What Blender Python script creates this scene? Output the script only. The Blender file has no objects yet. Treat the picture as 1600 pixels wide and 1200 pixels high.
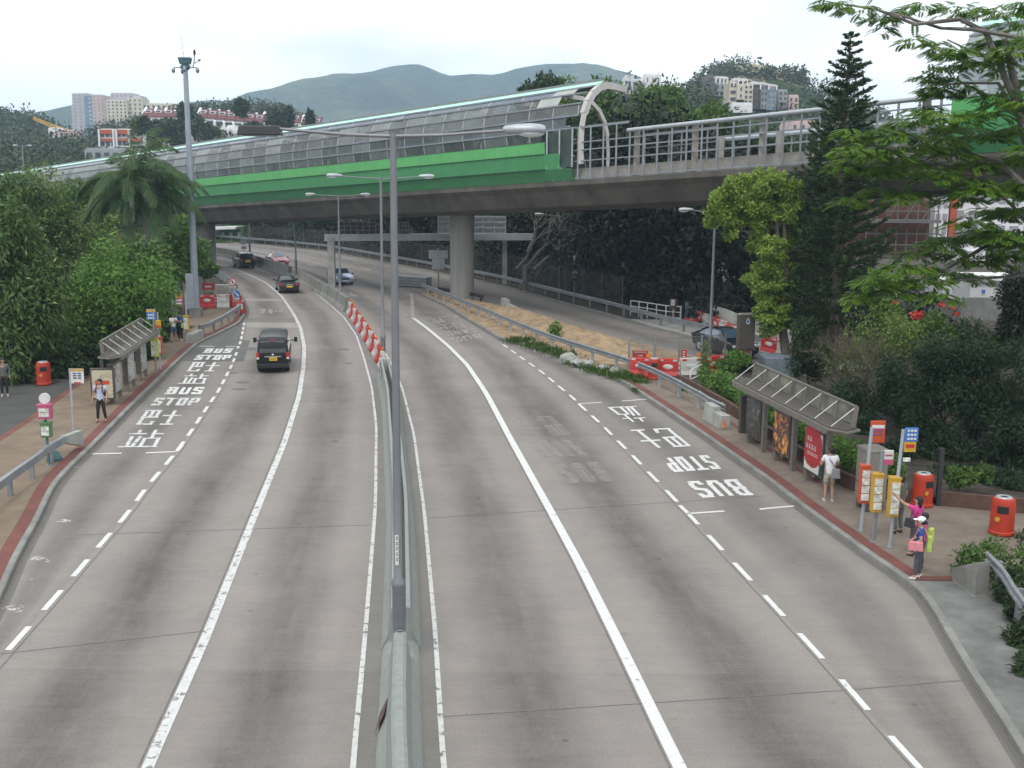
import bpy, bmesh, math, random
import numpy as np
from mathutils import Vector, Matrix
PI = math.pi
rad = math.radians
scene = bpy.context.scene
COL = scene.collection

# ---------------------------------------------------------------- camera, sky, sun, exposure
F = 1734.0; CZ = 9.8; PIT = math.atan(320 / F); ROLL = rad(0.43)
ROT = Matrix.Rotation(PI / 2 - PIT, 3, 'X') @ Matrix.Rotation(ROLL, 3, 'Z')
cam_data = bpy.data.cameras.new('camera')
cam_data.sensor_fit = 'HORIZONTAL'; cam_data.sensor_width = 36.0
cam_data.lens = F / 1600 * 36.0
cam_data.clip_start = 0.2; cam_data.clip_end = 9000
cam = bpy.data.objects.new('camera', cam_data)
cam.matrix_world = Matrix.Translation((0, 0, CZ)) @ ROT.to_4x4()
COL.objects.link(cam); scene.camera = cam

SUN_EL, SUN_AZ = rad(58), rad(200)
world = bpy.data.worlds.new('World'); scene.world = world; world.use_nodes = True
wt = world.node_tree; wt.nodes.clear()
def wn(t): return wt.nodes.new(t)
sky = wn('ShaderNodeTexSky'); sky.sky_type = 'NISHITA'; sky.sun_disc = False
sky.sun_elevation = SUN_EL; sky.sun_rotation = SUN_AZ
bg_sky = wn('ShaderNodeBackground'); bg_sky.inputs[1].default_value = 0.12
wt.links.new(sky.outputs[0], bg_sky.inputs[0])
tc = wn('ShaderNodeTexCoord'); mp = wn('ShaderNodeMapping'); mp.inputs['Scale'].default_value = (1, 1, 2.6)
wt.links.new(tc.outputs['Generated'], mp.inputs[0])
nz = wn('ShaderNodeTexNoise'); nz.inputs['Scale'].default_value = 3.1; nz.inputs['Detail'].default_value = 5; nz.inputs['Roughness'].default_value = 0.5
wt.links.new(mp.outputs[0], nz.inputs[0])
cr = wn('ShaderNodeValToRGB')
cr.color_ramp.elements[0].position = 0.30; cr.color_ramp.elements[0].color = (0.66, 0.70, 0.76, 1)
cr.color_ramp.elements[1].position = 0.52; cr.color_ramp.elements[1].color = (1.06, 1.06, 1.06, 1)
wt.links.new(nz.outputs[0], cr.inputs[0])
bg_cloud = wn('ShaderNodeBackground'); bg_cloud.inputs[1].default_value = 1.66
wt.links.new(cr.outputs[0], bg_cloud.inputs[0])
mixw = wn('ShaderNodeMixShader'); mixw.inputs[0].default_value = 0.93
wt.links.new(bg_sky.outputs[0], mixw.inputs[1]); wt.links.new(bg_cloud.outputs[0], mixw.inputs[2])
wo = wn('ShaderNodeOutputWorld'); wt.links.new(mixw.outputs[0], wo.inputs[0])

sd = bpy.data.lights.new('sun', 'SUN'); sd.energy = 1.5; sd.angle = rad(14); sd.color = (1.0, 0.96, 0.9)
so = bpy.data.objects.new('sun', sd); COL.objects.link(so)
so.rotation_euler = (PI / 2 - SUN_EL, 0, PI - SUN_AZ)   # light from behind the camera, high
scene.view_settings.view_transform = 'Standard'; scene.view_settings.look = 'None'
scene.view_settings.exposure = -0.05; scene.view_settings.gamma = 1.0
try:
    scene.cycles.max_bounces = 7; scene.cycles.transparent_max_bounces = 16
    scene.cycles.volume_bounces = 3; scene.cycles.diffuse_bounces = 3
except Exception: pass

# ---------------------------------------------------------------- surveying: sight lines to points of the place
def ray(x, y): return ROT @ Vector(((x - 800) / F, -(y - 600) / F, -1))
def G(x, y, z=0.0):
    d = ray(x, y); t = (z - CZ) / d.z
    return Vector((d.x * t, d.y * t, z))
def V(x, y, Y):
    d = ray(x, y); t = Y / d.y
    return Vector((d.x * t, Y, CZ + d.z * t))
RT = ROT.transposed()
def up(p, py):
    a = RT @ Vector((p[0], p[1], -CZ)); b = RT @ Vector((0, 0, 1)); k = (600 - py) / F
    return (-k * a.z - a.y) / (b.y + k * b.z)
def proj(p):
    c = RT @ (Vector(p) - Vector((0, 0, CZ))); return 800 - F * c.x / c.z, 600 + F * c.y / c.z

# ---------------------------------------------------------------- object helpers
def tag(o, label=None, cat=None, group=None, kind=None):
    if label: o['label'] = label
    if cat: o['category'] = cat
    if group: o['group'] = group
    if kind: o['kind'] = kind
    return o
def empty(name, loc, label, cat, group=None, rz=0.0):
    o = bpy.data.objects.new(name, None); COL.objects.link(o)
    o.empty_display_size = 0.2; o.location = loc; o.rotation_euler = (0, 0, rz)
    return tag(o, label, cat, group)
def kids(o): return [c for c in COL.objects if c.parent == o]
def copy_tree(o, loc=None, rz=None, label=None, scale=None):
    def rec(a, parent):
        c = a.copy(); COL.objects.link(c); c.parent = parent
        for ch in KID.get(a.name, []): KID.setdefault(c.name, []).append(rec(ch, c))
        return c
    r = rec(o, None)
    if loc is not None: r.location = loc
    if rz is not None: r.rotation_euler = (0, 0, rz)
    if scale is not None: r.scale = scale if hasattr(scale, '__len__') else (scale,) * 3
    if label: r['label'] = label
    return r
KID = {}
def link(name, me, mat, parent=None, smooth=False, kind=None, loc=None):
    if mat is not None:
        me.materials.clear(); me.materials.append(mat)
    if smooth:
        me.polygons.foreach_set('use_smooth', [True] * len(me.polygons))
    o = bpy.data.objects.new(name, me); COL.objects.link(o)
    if parent is not None:
        o.parent = parent; KID.setdefault(parent.name, []).append(o)
    if kind: o['kind'] = kind
    if loc is not None: o.location = loc
    return o
class MB:
    def __init__(s): s.v = []; s.f = []; s.uv = []
    def add(s, vs, fs):
        n = len(s.v); s.v += [tuple(v) for v in vs]; s.f += [tuple(i + n for i in f) for f in fs]; return s
    def box(s, c, d, rz=0.0, top=1.0):
        cx, cy, cz = c; x, y, z = d[0] / 2, d[1] / 2, d[2] / 2; co, si = math.cos(rz), math.sin(rz); vs = []
        for zz, k in ((-z, 1), (z, top)):
            for a, b in ((-x, -y), (x, -y), (x, y), (-x, y)):
                a *= k; b *= k
                vs.append((cx + a * co - b * si, cy + a * si + b * co, cz + zz))
        return s.add(vs, [(3, 2, 1, 0), (4, 5, 6, 7), (0, 1, 5, 4), (1, 2, 6, 5), (2, 3, 7, 6), (3, 0, 4, 7)])
    def bar(s, p0, p1, w, h=None):
        h = h or w; p0 = Vector(p0); p1 = Vector(p1); d = (p1 - p0).normalized()
        u = Vector((0, 0, 1)) if abs(d.z) < 0.95 else Vector((0, 1, 0))
        a = d.cross(u).normalized(); b = a.cross(d).normalized(); vs = []
        for p in (p0, p1):
            for i, j in ((-1, -1), (1, -1), (1, 1), (-1, 1)): vs.append(p + a * (i * w / 2) + b * (j * h / 2))
        return s.add(vs, [(0, 1, 2, 3), (7, 6, 5, 4), (0, 4, 5, 1), (1, 5, 6, 2), (2, 6, 7, 3), (3, 7, 4, 0)])
    def tube(s, pts, r, n=8, cap=True):
        pts = [Vector(p) for p in pts]; rs = r if hasattr(r, '__len__') else [r] * len(pts); b0 = len(s.v); prev = None
        for i, p in enumerate(pts):
            d = (pts[min(i + 1, len(pts) - 1)] - pts[max(i - 1, 0)]).normalized()
            if prev is None:
                u = Vector((0, 0, 1)) if abs(d.z) < 0.9 else Vector((1, 0, 0)); a = d.cross(u).normalized()
            else:
                a = (prev - d * prev.dot(d)).normalized()
            prev = a; b = d.cross(a)
            for k in range(n):
                t = 2 * PI * k / n; s.v.append(tuple(p + (a * math.cos(t) + b * math.sin(t)) * rs[i]))
        for i in range(len(pts) - 1):
            for k in range(n):
                A = b0 + i * n + k; B = b0 + i * n + (k + 1) % n; s.f.append((A, B, B + n, A + n))
        if cap:
            s.f.append(tuple(b0 + k for k in range(n))[::-1]); e = b0 + (len(pts) - 1) * n; s.f.append(tuple(e + k for k in range(n)))
        return s
    def cyl(s, p0, p1, r0, r1=None, n=12): return s.tube([p0, p1], [r0, r0 if r1 is None else r1], n)
    def lathe(s, prof, c=(0, 0, 0), n=16, sx=1.0, sy=1.0):
        b0 = len(s.v)
        for r, z in prof:
            for k in range(n):
                t = 2 * PI * k / n; s.v.append((c[0] + r * sx * math.cos(t), c[1] + r * sy * math.sin(t), c[2] + z))
        for i in range(len(prof) - 1):
            for k in range(n):
                A = b0 + i * n + k; B = b0 + i * n + (k + 1) % n; s.f.append((A, B, B + n, A + n))
        s.f.append(tuple(b0 + k for k in range(n))[::-1]); e = b0 + (len(prof) - 1) * n; s.f.append(tuple(e + k for k in range(n)))
        return s
    def ell(s, c, r, n=10, m=7, R=None):
        b0 = len(s.v)
        for i in range(m + 1):
            ph = PI * i / m
            for k in range(n):
                t = 2 * PI * k / n; q = Vector((r[0] * math.sin(ph) * math.cos(t), r[1] * math.sin(ph) * math.sin(t), r[2] * math.cos(ph)))
                if R is not None: q = R @ q
                s.v.append((c[0] + q.x, c[1] + q.y, c[2] + q.z))
        for i in range(m):
            for k in range(n):
                A = b0 + i * n + k; B = b0 + i * n + (k + 1) % n; s.f.append((A, A + n, B + n, B))
        return s
    def poly(s, pts): return s.add(pts, [tuple(range(len(pts)))])
    def prism(s, pts, z0, z1):
        n = len(pts); vs = [(p[0], p[1], z0) for p in pts] + [(p[0], p[1], z1) for p in pts]
        return s.add(vs, [tuple(range(n))[::-1], tuple(range(n, 2 * n))] + [(i, (i + 1) % n, (i + 1) % n + n, i + n) for i in range(n)])
    def sweep(s, prof, path, closed=True, cap=True):
        """prof: (offset to the right of travel, height); path: points with z"""
        b0 = len(s.v); n = len(prof); P = [Vector(p) for p in path]
        for i, p in enumerate(P):
            d = P[min(i + 1, len(P) - 1)] - P[max(i - 1, 0)]; d.z = 0; d.normalize(); nr = Vector((d.y, -d.x, 0))
            for o, h in prof: s.v.append(tuple(p + nr * o + Vector((0, 0, h))))
        m = n if closed else n - 1
        for i in range(len(P) - 1):
            for k in range(m):
                A = b0 + i * n + k; B = b0 + i * n + (k + 1) % n; s.f.append((A, B, B + n, A + n))
        if closed and cap:
            s.f.append(tuple(b0 + k for k in range(n))[::-1]); e = b0 + (len(P) - 1) * n; s.f.append(tuple(e + k for k in range(n)))
        return s
    def xform(s, M):
        s.v = [tuple(M @ Vector(v)) for v in s.v]; return s
    def build(s, name, mat, parent=None, world=False, smooth=False, bevel=0.0, kind=None, uvs=None):
        vs = s.v
        if world and parent is not None:
            Mi = (Matrix.Translation(parent.location) @ Matrix.Rotation(parent.rotation_euler[2], 4, 'Z')).inverted()
            vs = [tuple(Mi @ Vector(v)) for v in vs]
        me = bpy.data.meshes.new(name); me.from_pydata(vs, [], s.f)
        if uvs is not None:
            l = me.uv_layers.new(name='UVMap')
            li = np.zeros(len(me.loops), int); me.loops.foreach_get('vertex_index', li)
            l.data.foreach_set('uv', np.array(uvs, float)[li].ravel())
        bm = bmesh.new(); bm.from_mesh(me)
        if bevel > 0:
            es = [e for e in bm.edges if len(e.link_faces) == 2 and e.calc_face_angle(0) > 0.5]
            try: bmesh.ops.bevel(bm, geom=es, offset=bevel, segments=2, affect='EDGES', profile=0.6, clamp_overlap=True)
            except Exception: pass
        bmesh.ops.recalc_face_normals(bm, faces=bm.faces); bm.to_mesh(me); bm.free(); me.update()
        o = link(name, me, mat, parent, smooth, kind)
        if smooth:
            try: me.set_sharp_from_angle(angle=rad(40))
            except Exception: pass
        return o

# ---------------------------------------------------------------- materials
def mat(name, col, rough=0.7, metal=0.0, vary=0.12, scale=3.0, bump=0.0, spec=None, streak=False, coat=0.0, bscale=None):
    m = bpy.data.materials.new(name); m.use_nodes = True; nt = m.node_tree; b = nt.nodes['Principled BSDF']
    b.inputs['Roughness'].default_value = rough; b.inputs['Metallic'].default_value = metal
    if spec is not None: b.inputs['Specular IOR Level'].default_value = spec
    if coat: b.inputs['Coat Weight'].default_value = coat; b.inputs['Coat Roughness'].default_value = 0.06
    t = nt.nodes.new('ShaderNodeTexCoord'); mpn = nt.nodes.new('ShaderNodeMapping'); nt.links.new(t.outputs['Object'], mpn.inputs[0])
    if streak: mpn.inputs['Scale'].default_value = (1, 1, 0.12)
    n = nt.nodes.new('ShaderNodeTexNoise'); n.inputs['Scale'].default_value = scale; n.inputs['Detail'].default_value = 6; n.inputs['Roughness'].default_value = 0.65
    nt.links.new(mpn.outputs[0], n.inputs[0])
    r = nt.nodes.new('ShaderNodeValToRGB'); c = Vector(col[:3])
    r.color_ramp.elements[0].position = 0.3; r.color_ramp.elements[1].position = 0.7
    lo = c * (1 - vary * 1.6); hi = c * (1 + vary)
    r.color_ramp.elements[0].color = (*lo, 1); r.color_ramp.elements[1].color = (min(hi.x, .95), min(hi.y, .95), min(hi.z, .95), 1)
    nt.links.new(n.outputs[0], r.inputs[0]); nt.links.new(r.outputs[0], b.inputs['Base Color'])
    if bump:
        bn = nt.nodes.new('ShaderNodeTexNoise'); bn.inputs['Scale'].default_value = bscale or scale * 8; bn.inputs['Detail'].default_value = 4
        nt.links.new(t.outputs['Object'], bn.inputs[0])
        bp = nt.nodes.new('ShaderNodeBump'); bp.inputs['Strength'].default_value = bump; bp.inputs['Distance'].default_value = 0.02
        nt.links.new(bn.outputs[0], bp.inputs['Height']); nt.links.new(bp.outputs[0], b.inputs['Normal'])
    return m
def leafmat(name, dark, light, transl=0.32, extra=None, rough=0.55):
    m = bpy.data.materials.new(name); m.use_nodes = True; nt = m.node_tree; b = nt.nodes['Principled BSDF']
    b.inputs['Roughness'].default_value = rough; b.inputs['Specular IOR Level'].default_value = 0.3
    g = nt.nodes.new('ShaderNodeNewGeometry'); r = nt.nodes.new('ShaderNodeValToRGB')
    r.color_ramp.elements[0].color = (*dark, 1); r.color_ramp.elements[1].color = (*light, 1); r.color_ramp.elements[1].position = 0.9
    if extra:
        e = r.color_ramp.elements.new(0.97); e.color = (*extra, 1)
    t = nt.nodes.new('ShaderNodeTexCoord'); n = nt.nodes.new('ShaderNodeTexNoise'); n.inputs['Scale'].default_value = 0.9; n.inputs['Detail'].default_value = 3
    nt.links.new(t.outputs['Object'], n.inputs[0])
    ad = nt.nodes.new('ShaderNodeMath'); ad.operation = 'MULTIPLY_ADD'; ad.inputs[1].default_value = 0.55
    sb = nt.nodes.new('ShaderNodeMath'); sb.operation = 'MULTIPLY_ADD'; sb.inputs[1].default_value = 1.6; sb.inputs[2].default_value = -0.55
    nt.links.new(n.outputs[0], sb.inputs[0])
    nt.links.new(g.outputs['Random Per Island'], ad.inputs[0]); nt.links.new(sb.outputs[0], ad.inputs[2])
    nt.links.new(ad.outputs[0], r.inputs[0]); nt.links.new(r.outputs[0], b.inputs['Base Color'])
    tr = nt.nodes.new('ShaderNodeBsdfTranslucent'); nt.links.new(r.outputs[0], tr.inputs[0])
    mx = nt.nodes.new('ShaderNodeMixShader'); mx.inputs[0].default_value = transl
    nt.links.new(b.outputs[0], mx.inputs[1]); nt.links.new(tr.outputs[0], mx.inputs[2])
    nt.links.new(mx.outputs[0], nt.nodes['Material Output'].inputs[0])
    return m
def glassmat(name, tint, body, mixg=0.5, rough=0.12, bodyvary=0.3, scale=0.8):
    """dirty sheet glazing: part see-through, part film of dirt, glossy face"""
    m = bpy.data.materials.new(name); m.use_nodes = True; nt = m.node_tree; b = nt.nodes['Principled BSDF']
    b.inputs['Roughness'].default_value = rough; b.inputs['Specular IOR Level'].default_value = 0.8
    t = nt.nodes.new('ShaderNodeTexCoord'); n = nt.nodes.new('ShaderNodeTexNoise'); n.inputs['Scale'].default_value = scale; n.inputs['Detail'].default_value = 5
    nt.links.new(t.outputs['Object'], n.inputs[0]); r = nt.nodes.new('ShaderNodeValToRGB'); c = Vector(body)
    r.color_ramp.elements[0].position = .35; r.color_ramp.elements[1].position = .65
    r.color_ramp.elements[0].color = (*(c * (1 - bodyvary)), 1); r.color_ramp.elements[1].color = (*(c * (1 + bodyvary)), 1)
    nt.links.new(n.outputs[0], r.inputs[0]); nt.links.new(r.outputs[0], b.inputs['Base Color'])
    tr = nt.nodes.new('ShaderNodeBsdfTransparent'); tr.inputs[0].default_value = (*tint, 1)
    mx = nt.nodes.new('ShaderNodeMixShader'); mx.inputs[0].default_value = mixg
    nt.links.new(b.outputs[0], mx.inputs[1]); nt.links.new(tr.outputs[0], mx.inputs[2])
    nt.links.new(mx.outputs[0], nt.nodes['Material Output'].inputs[0])
    return m
M = {}
def defm(k, *a, **kw): M[k] = mat(k, *a, **kw); return M[k]
defm('galv', (0.288, 0.312, 0.336), .45, .55, vary=.15, scale=2)
defm('galv_light', (0.400, 0.432, 0.464), .45, .3, vary=.1, scale=2)
defm('pole_grey', (0.200, 0.208, 0.224), .5, .3, vary=.08, scale=1.5)
defm('mast_blue', (0.304, 0.352, 0.416), .45, .2, vary=.08)
defm('white_paint', (0.645, 0.654, 0.671), .5, vary=.06)
defm('dark_metal', (.045, .045, .05), .5, .3)
defm('black', (.012, .012, .014), .6, vary=.05)
defm('rubber', (.02, .02, .021), .85, vary=.1)
defm('conc', (0.216, 0.216, 0.200), .9, vary=.22, scale=1.2, bump=.3)
defm('conc_light', (0.320, 0.328, 0.304), .9, vary=.2, scale=1.6, bump=.25)
defm('conc_barrier', (0.232, 0.252, 0.236), .9, vary=.10, scale=5.0, bump=.08, bscale=40)
defm('conc_far', (0.200, 0.200, 0.180), .9, vary=.25, scale=1.1, bump=.25, streak=True)
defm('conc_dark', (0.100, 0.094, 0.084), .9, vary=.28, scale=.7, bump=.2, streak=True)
defm('conc_col', (0.264, 0.264, 0.248), .9, vary=.18, scale=.9, bump=.2, streak=True)
defm('bronze', (0.096, 0.084, 0.072), .5, .35, vary=.12)
defm('bronze_light', (0.176, 0.160, 0.140), .5, .2, vary=.12)
defm('red_plastic', (0.473, 0.030, 0.026), .45, vary=.15, scale=4)
defm('white_plastic', (0.496, 0.496, 0.464), .5, vary=.15, scale=4)
defm('orange', (0.619, 0.172, 0.017), .45, vary=.1)
defm('bin_red', (.42, .035, .012), .55, vary=.15, scale=3)
defm('yellow', (0.499, 0.292, 0.030), .5, vary=.1)
defm('orange_red', (0.464, 0.073, 0.022), .45, vary=.1)
defm('pink', (.44, .09, .18), .5, vary=.1)
defm('white_sign', (0.619, 0.619, 0.602), .5, vary=.05)
defm('paper', (.62, .64, .60), .6, vary=.35, scale=9)
defm('blue_sign', (.05, .18, .50), .45, vary=.1)
defm('red_sign', (0.430, 0.017, 0.026), .45, vary=.08)
defm('maroon', (.30, .035, .03), .5, vary=.1)
defm('green_box', (.10, .20, .09), .5, vary=.15)
defm('lime', (0.473, 0.533, 0.069), .5, vary=.1)
defm('teal', (.07, .15, .17), .6, vary=.2)
defm('brick_red', (0.206, 0.073, 0.060), .85, vary=.25, scale=5, bump=.2)
defm('planter', (0.103, 0.056, 0.041), .85, vary=.25, scale=3, bump=.3)
defm('steel_cab', (0.240, 0.232, 0.208), .45, .35, vary=.12)
defm('soil', (.045, .036, .025), .95, vary=.5, scale=1.6, bump=.8)
defm('trunk', (.105, .085, .065), .9, vary=.35, scale=4, bump=.7)
defm('trunk_grey', (0.184, 0.168, 0.152), .9, vary=.3, scale=3, bump=.6)
defm('palm_trunk', (0.208, 0.200, 0.184), .85, vary=.2, scale=3, bump=.3)
defm('twig', (.13, .10, .075), .9, vary=.3)
M['foliage_dark'] = leafmat('foliage_dark', (.013, .028, .009), (.048, .085, .028))
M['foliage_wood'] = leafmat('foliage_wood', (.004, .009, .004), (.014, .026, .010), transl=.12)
M['foliage_shade'] = leafmat('foliage_shade', (.014, .034, .015), (.042, .082, .034), transl=.28)
M['foliage_mid'] = leafmat('foliage_mid', (.026, .065, .012), (.10, .19, .036))
M['foliage_bright'] = leafmat('foliage_bright', (.042, .115, .017), (.14, .27, .045))
M['foliage_lime'] = leafmat('foliage_lime', (.075, .16, .018), (.31, .43, .085), transl=.4)
M['foliage_olive'] = leafmat('foliage_olive', (.055, .10, .02), (.17, .25, .058), extra=(.26, .24, .11))
M['foliage_pale'] = leafmat('foliage_pale', (.028, .066, .015), (.105, .18, .042), extra=(.40, .40, .22))
M['foliage_palm'] = leafmat('foliage_palm', (.024, .062, .022), (.075, .145, .05))
M['foliage_pine'] = leafmat('foliage_pine', (.018, .042, .016), (.06, .11, .04), transl=.25)
M['foliage_flame'] = leafmat('foliage_flame', (.025, .08, .009), (.14, .26, .024), transl=.4)
M['foliage_vine'] = leafmat('foliage_vine', (.06, .12, .02), (.16, .25, .06))
M['foliage_hill'] = leafmat('foliage_hill', (.016, .036, .014), (.05, .075, .026), transl=.1)
M['flower'] = mat('flower', (.45, .035, .015), .7)
M['grass'] = leafmat('grass', (.03, .07, .012), (.10, .17, .035))
M['car_black'] = mat('car_black', (.007, .007, .009), .3, vary=.05, coat=.4, spec=.35)
M['car_black_matt'] = mat('car_black_matt', (.008, .009, .010), .42, vary=.08, coat=.2, spec=.35)
M['car_navy'] = mat('car_navy', (.008, .012, .022), .25, vary=.05, coat=.4, spec=.35)
M['car_silver'] = mat('car_silver', (.30, .42, .58), .3, .45, vary=.05, coat=.8)
M['car_red'] = mat('car_red', (.42, .04, .07), .3, vary=.05, coat=.8)
M['car_glass'] = mat('car_glass', (.02, .032, .036), .08, vary=.1, coat=1.0)
M['car_glass_blue'] = mat('car_glass_blue', (.05, .09, .14), .06, vary=.1, coat=1.0)
M['tail_red'] = mat('tail_red', (.40, .01, .015), .2, vary=.1, coat=1.0)
M['head_clear'] = mat('head_clear', (.62, .66, .70), .15, vary=.1, coat=1.0)
M['chrome'] = mat('chrome', (.70, .71, .72), .2, .9, vary=.05)
M['plate_yellow'] = mat('plate_yellow', (.75, .50, .03), .5, vary=.05)
M['skin'] = mat('skin', (0.396, 0.232, 0.155), .6, vary=.06)
M['hair'] = mat('hair', (.012, .010, .010), .6, vary=.1)
for k, c in dict(shirt_white=(.72, .73, .76), shirt_pale=(.45, .50, .62), shirt_blue=(.03, .10, .30), shirt_pink=(.55, .045, .22), shirt_grey=(.10, .11, .10),
                 trouser_black=(.014, .014, .018), trouser_grey=(.085, .08, .10), shorts_blue=(.06, .10, .18), shorts_khaki=(.34, .31, .25), shoe_white=(.70, .70, .70),
                 shoe_red=(.30, .03, .03), shoe_dark=(.03, .03, .035), bag_pink=(.60, .22, .25), bag_dark=(.03, .03, .045), bag_lime=(.40, .52, .10), bag_grey=(.20, .21, .22),
                 cloth_green=(.02, .06, .055), cloth_blue=(.02, .07, .28), cap_white=(.75, .76, .80)).items():
    M[k] = mat(k, c, .85, vary=.15, scale=12)
# ---------------------------------------------------------------- rails of the road plan
class Rail:
    def __init__(s, px, z=0.0, smooth=3.0, lo=-12.0, hi=230.0):
        P = sorted([(lambda g: (g.y, g.x))(G(x, y, z)) for x, y in px]); ys = np.array([p[0] for p in P]); xs = np.array([p[1] for p in P])
        g = np.arange(lo, hi, 0.5); v = np.interp(g, ys, xs)
        k = 5; s0 = (xs[k] - xs[0]) / (ys[k] - ys[0]) if len(xs) > k else (xs[1] - xs[0]) / (ys[1] - ys[0])
        m = g < ys[0]; v[m] = xs[0] + s0 * (g[m] - ys[0])
        s1 = (xs[-1] - xs[-3]) / (ys[-1] - ys[-3]); m = g > ys[-1]; v[m] = xs[-1] + s1 * (g[m] - ys[-1])
        n = int(smooth / 0.5) | 1; pad = np.pad(v, n, mode='reflect', reflect_type='odd'); ker = np.hanning(n + 2)[1:-1]; ker /= ker.sum()
        s.g = g; s.v = np.convolve(pad, ker, 'same')[n:-n]
    def __call__(s, y): return np.interp(y, s.g, s.v)
    def off(s, d):
        dx = np.gradient(s.v, s.g); nrm = np.sqrt(1 + dx * dx)
        X = s.v + d / nrm; Y = s.g - d * dx / nrm
        r = Rail.__new__(Rail); r.g = s.g; o = np.argsort(Y); r.v = np.interp(s.g, Y[o], X[o]); return r
    def pts(s, y0, y1, st=0.75, z=0.0):
        n = max(2, int(abs(y1 - y0) / st) + 1); return [Vector((float(s(y)), float(y), z)) for y in np.linspace(y0, y1, n)]
K_L = Rail([(0, 945), (30, 872), (60, 820), (87, 760), (125, 720), (140, 707), (207, 637), (275, 570), (311, 537), (342, 523), (374, 507), (384, 492), (385, 482), (378, 466), (366, 449), (341, 431), (311, 417), (262, 403)])
D_L0 = [(0, 1030), (85, 935), (118, 897), (155, 853), (195, 808), (230, 760), (275, 707), (300, 672), (324.5, 635), (342.5, 609), (363, 569), (376, 534), (382, 502)]
D_L = Rail(D_L0 + [(386.5, 486), (381, 467), (368, 449), (343, 431), (313, 417), (264, 403)])
C_L = Rail([(230, 1200), (320, 1000), (400, 800), (445, 690), (467, 620), (474, 575), (475.5, 543), (470, 513), (459, 491), (441, 464), (416, 442), (384, 427), (352, 416), (324, 410), (280, 402)])
E_L = Rail([(551, 1200), (570, 1000), (586, 800), (587, 770), (588, 665), (581, 605), (569, 560), (557, 524), (536, 494), (506, 468), (474, 444), (403, 414), (337, 399), (300, 394)])
E_R = Rail([(693, 1200), (680, 987), (663, 800), (647, 680), (629, 608), (615, 575), (600, 548), (583, 521), (566, 498), (551, 478), (522, 452), (480, 428), (430, 411), (380, 399), (330, 390)])
L_R = Rail([(1062, 1200), (965, 1000), (905, 880), (860, 798), (800, 690), (760, 615), (730, 570), (700, 540), (670, 515), (646, 497), (635, 492), (624, 485), (615, 479), (592, 467), (576, 458), (559, 450), (505, 430), (480, 421), (420, 405), (380, 396)])
D_R = Rail([(1425, 1187), (1372, 1130), (1340, 1090), (1273, 1016), (1210, 947), (1157, 890), (1112, 842), (1069, 796), (1039, 764), (1011, 736), (987, 710), (964, 688), (945, 668), (925, 650), (907, 634), (894, 620), (877, 607), (849, 583), (825, 566), (787, 539), (762, 523), (726, 498), (700, 481), (683, 473), (652, 459), (600, 440), (553, 424), (525, 417), (456, 401), (400, 391.5), (350, 385)])
K_R = Rail([(1595, 1188), (1572, 1142), (1518, 1066), (1468, 978), (1437, 924), (1380, 889), (1330, 853), (1260, 802), (1200, 754), (1140, 712), (1080, 670), (1008, 622), (972, 598), (930, 580), (900, 565), (850, 548), (783, 532), (756, 515), (724, 496), (698, 479), (681, 471), (650, 457), (600, 438), (553, 423), (525, 416), (456, 400.5), (400, 391), (350, 384.5)])
F_R = Rail([(1330, 592), (1200, 556), (1087, 530), (1025, 515), (940, 490), (870, 472), (780, 447), (700, 430), (630, 416), (598, 410), (506, 393), (420, 384), (356, 379)])
NOSE = float(G(650, 457).y)
S0 = Rail([(1300, 622), (1230, 603), (1160, 580), (1050, 551), (987, 537), (925, 520), (850, 497), (790, 481), (740, 470), (690, 462), (655, 455)])
class Cut:
    def __init__(s, a, b, y): s.a, s.b, s.y = a, b, y
    def __call__(s, y): return np.where(np.asarray(y) < s.y, s.a(y), s.b(y))
S2 = Cut(S0, K_R, NOSE)
MID = Rail.__new__(Rail); MID.g = E_L.g; MID.v = (E_L.v + E_R.v) / 2

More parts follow.
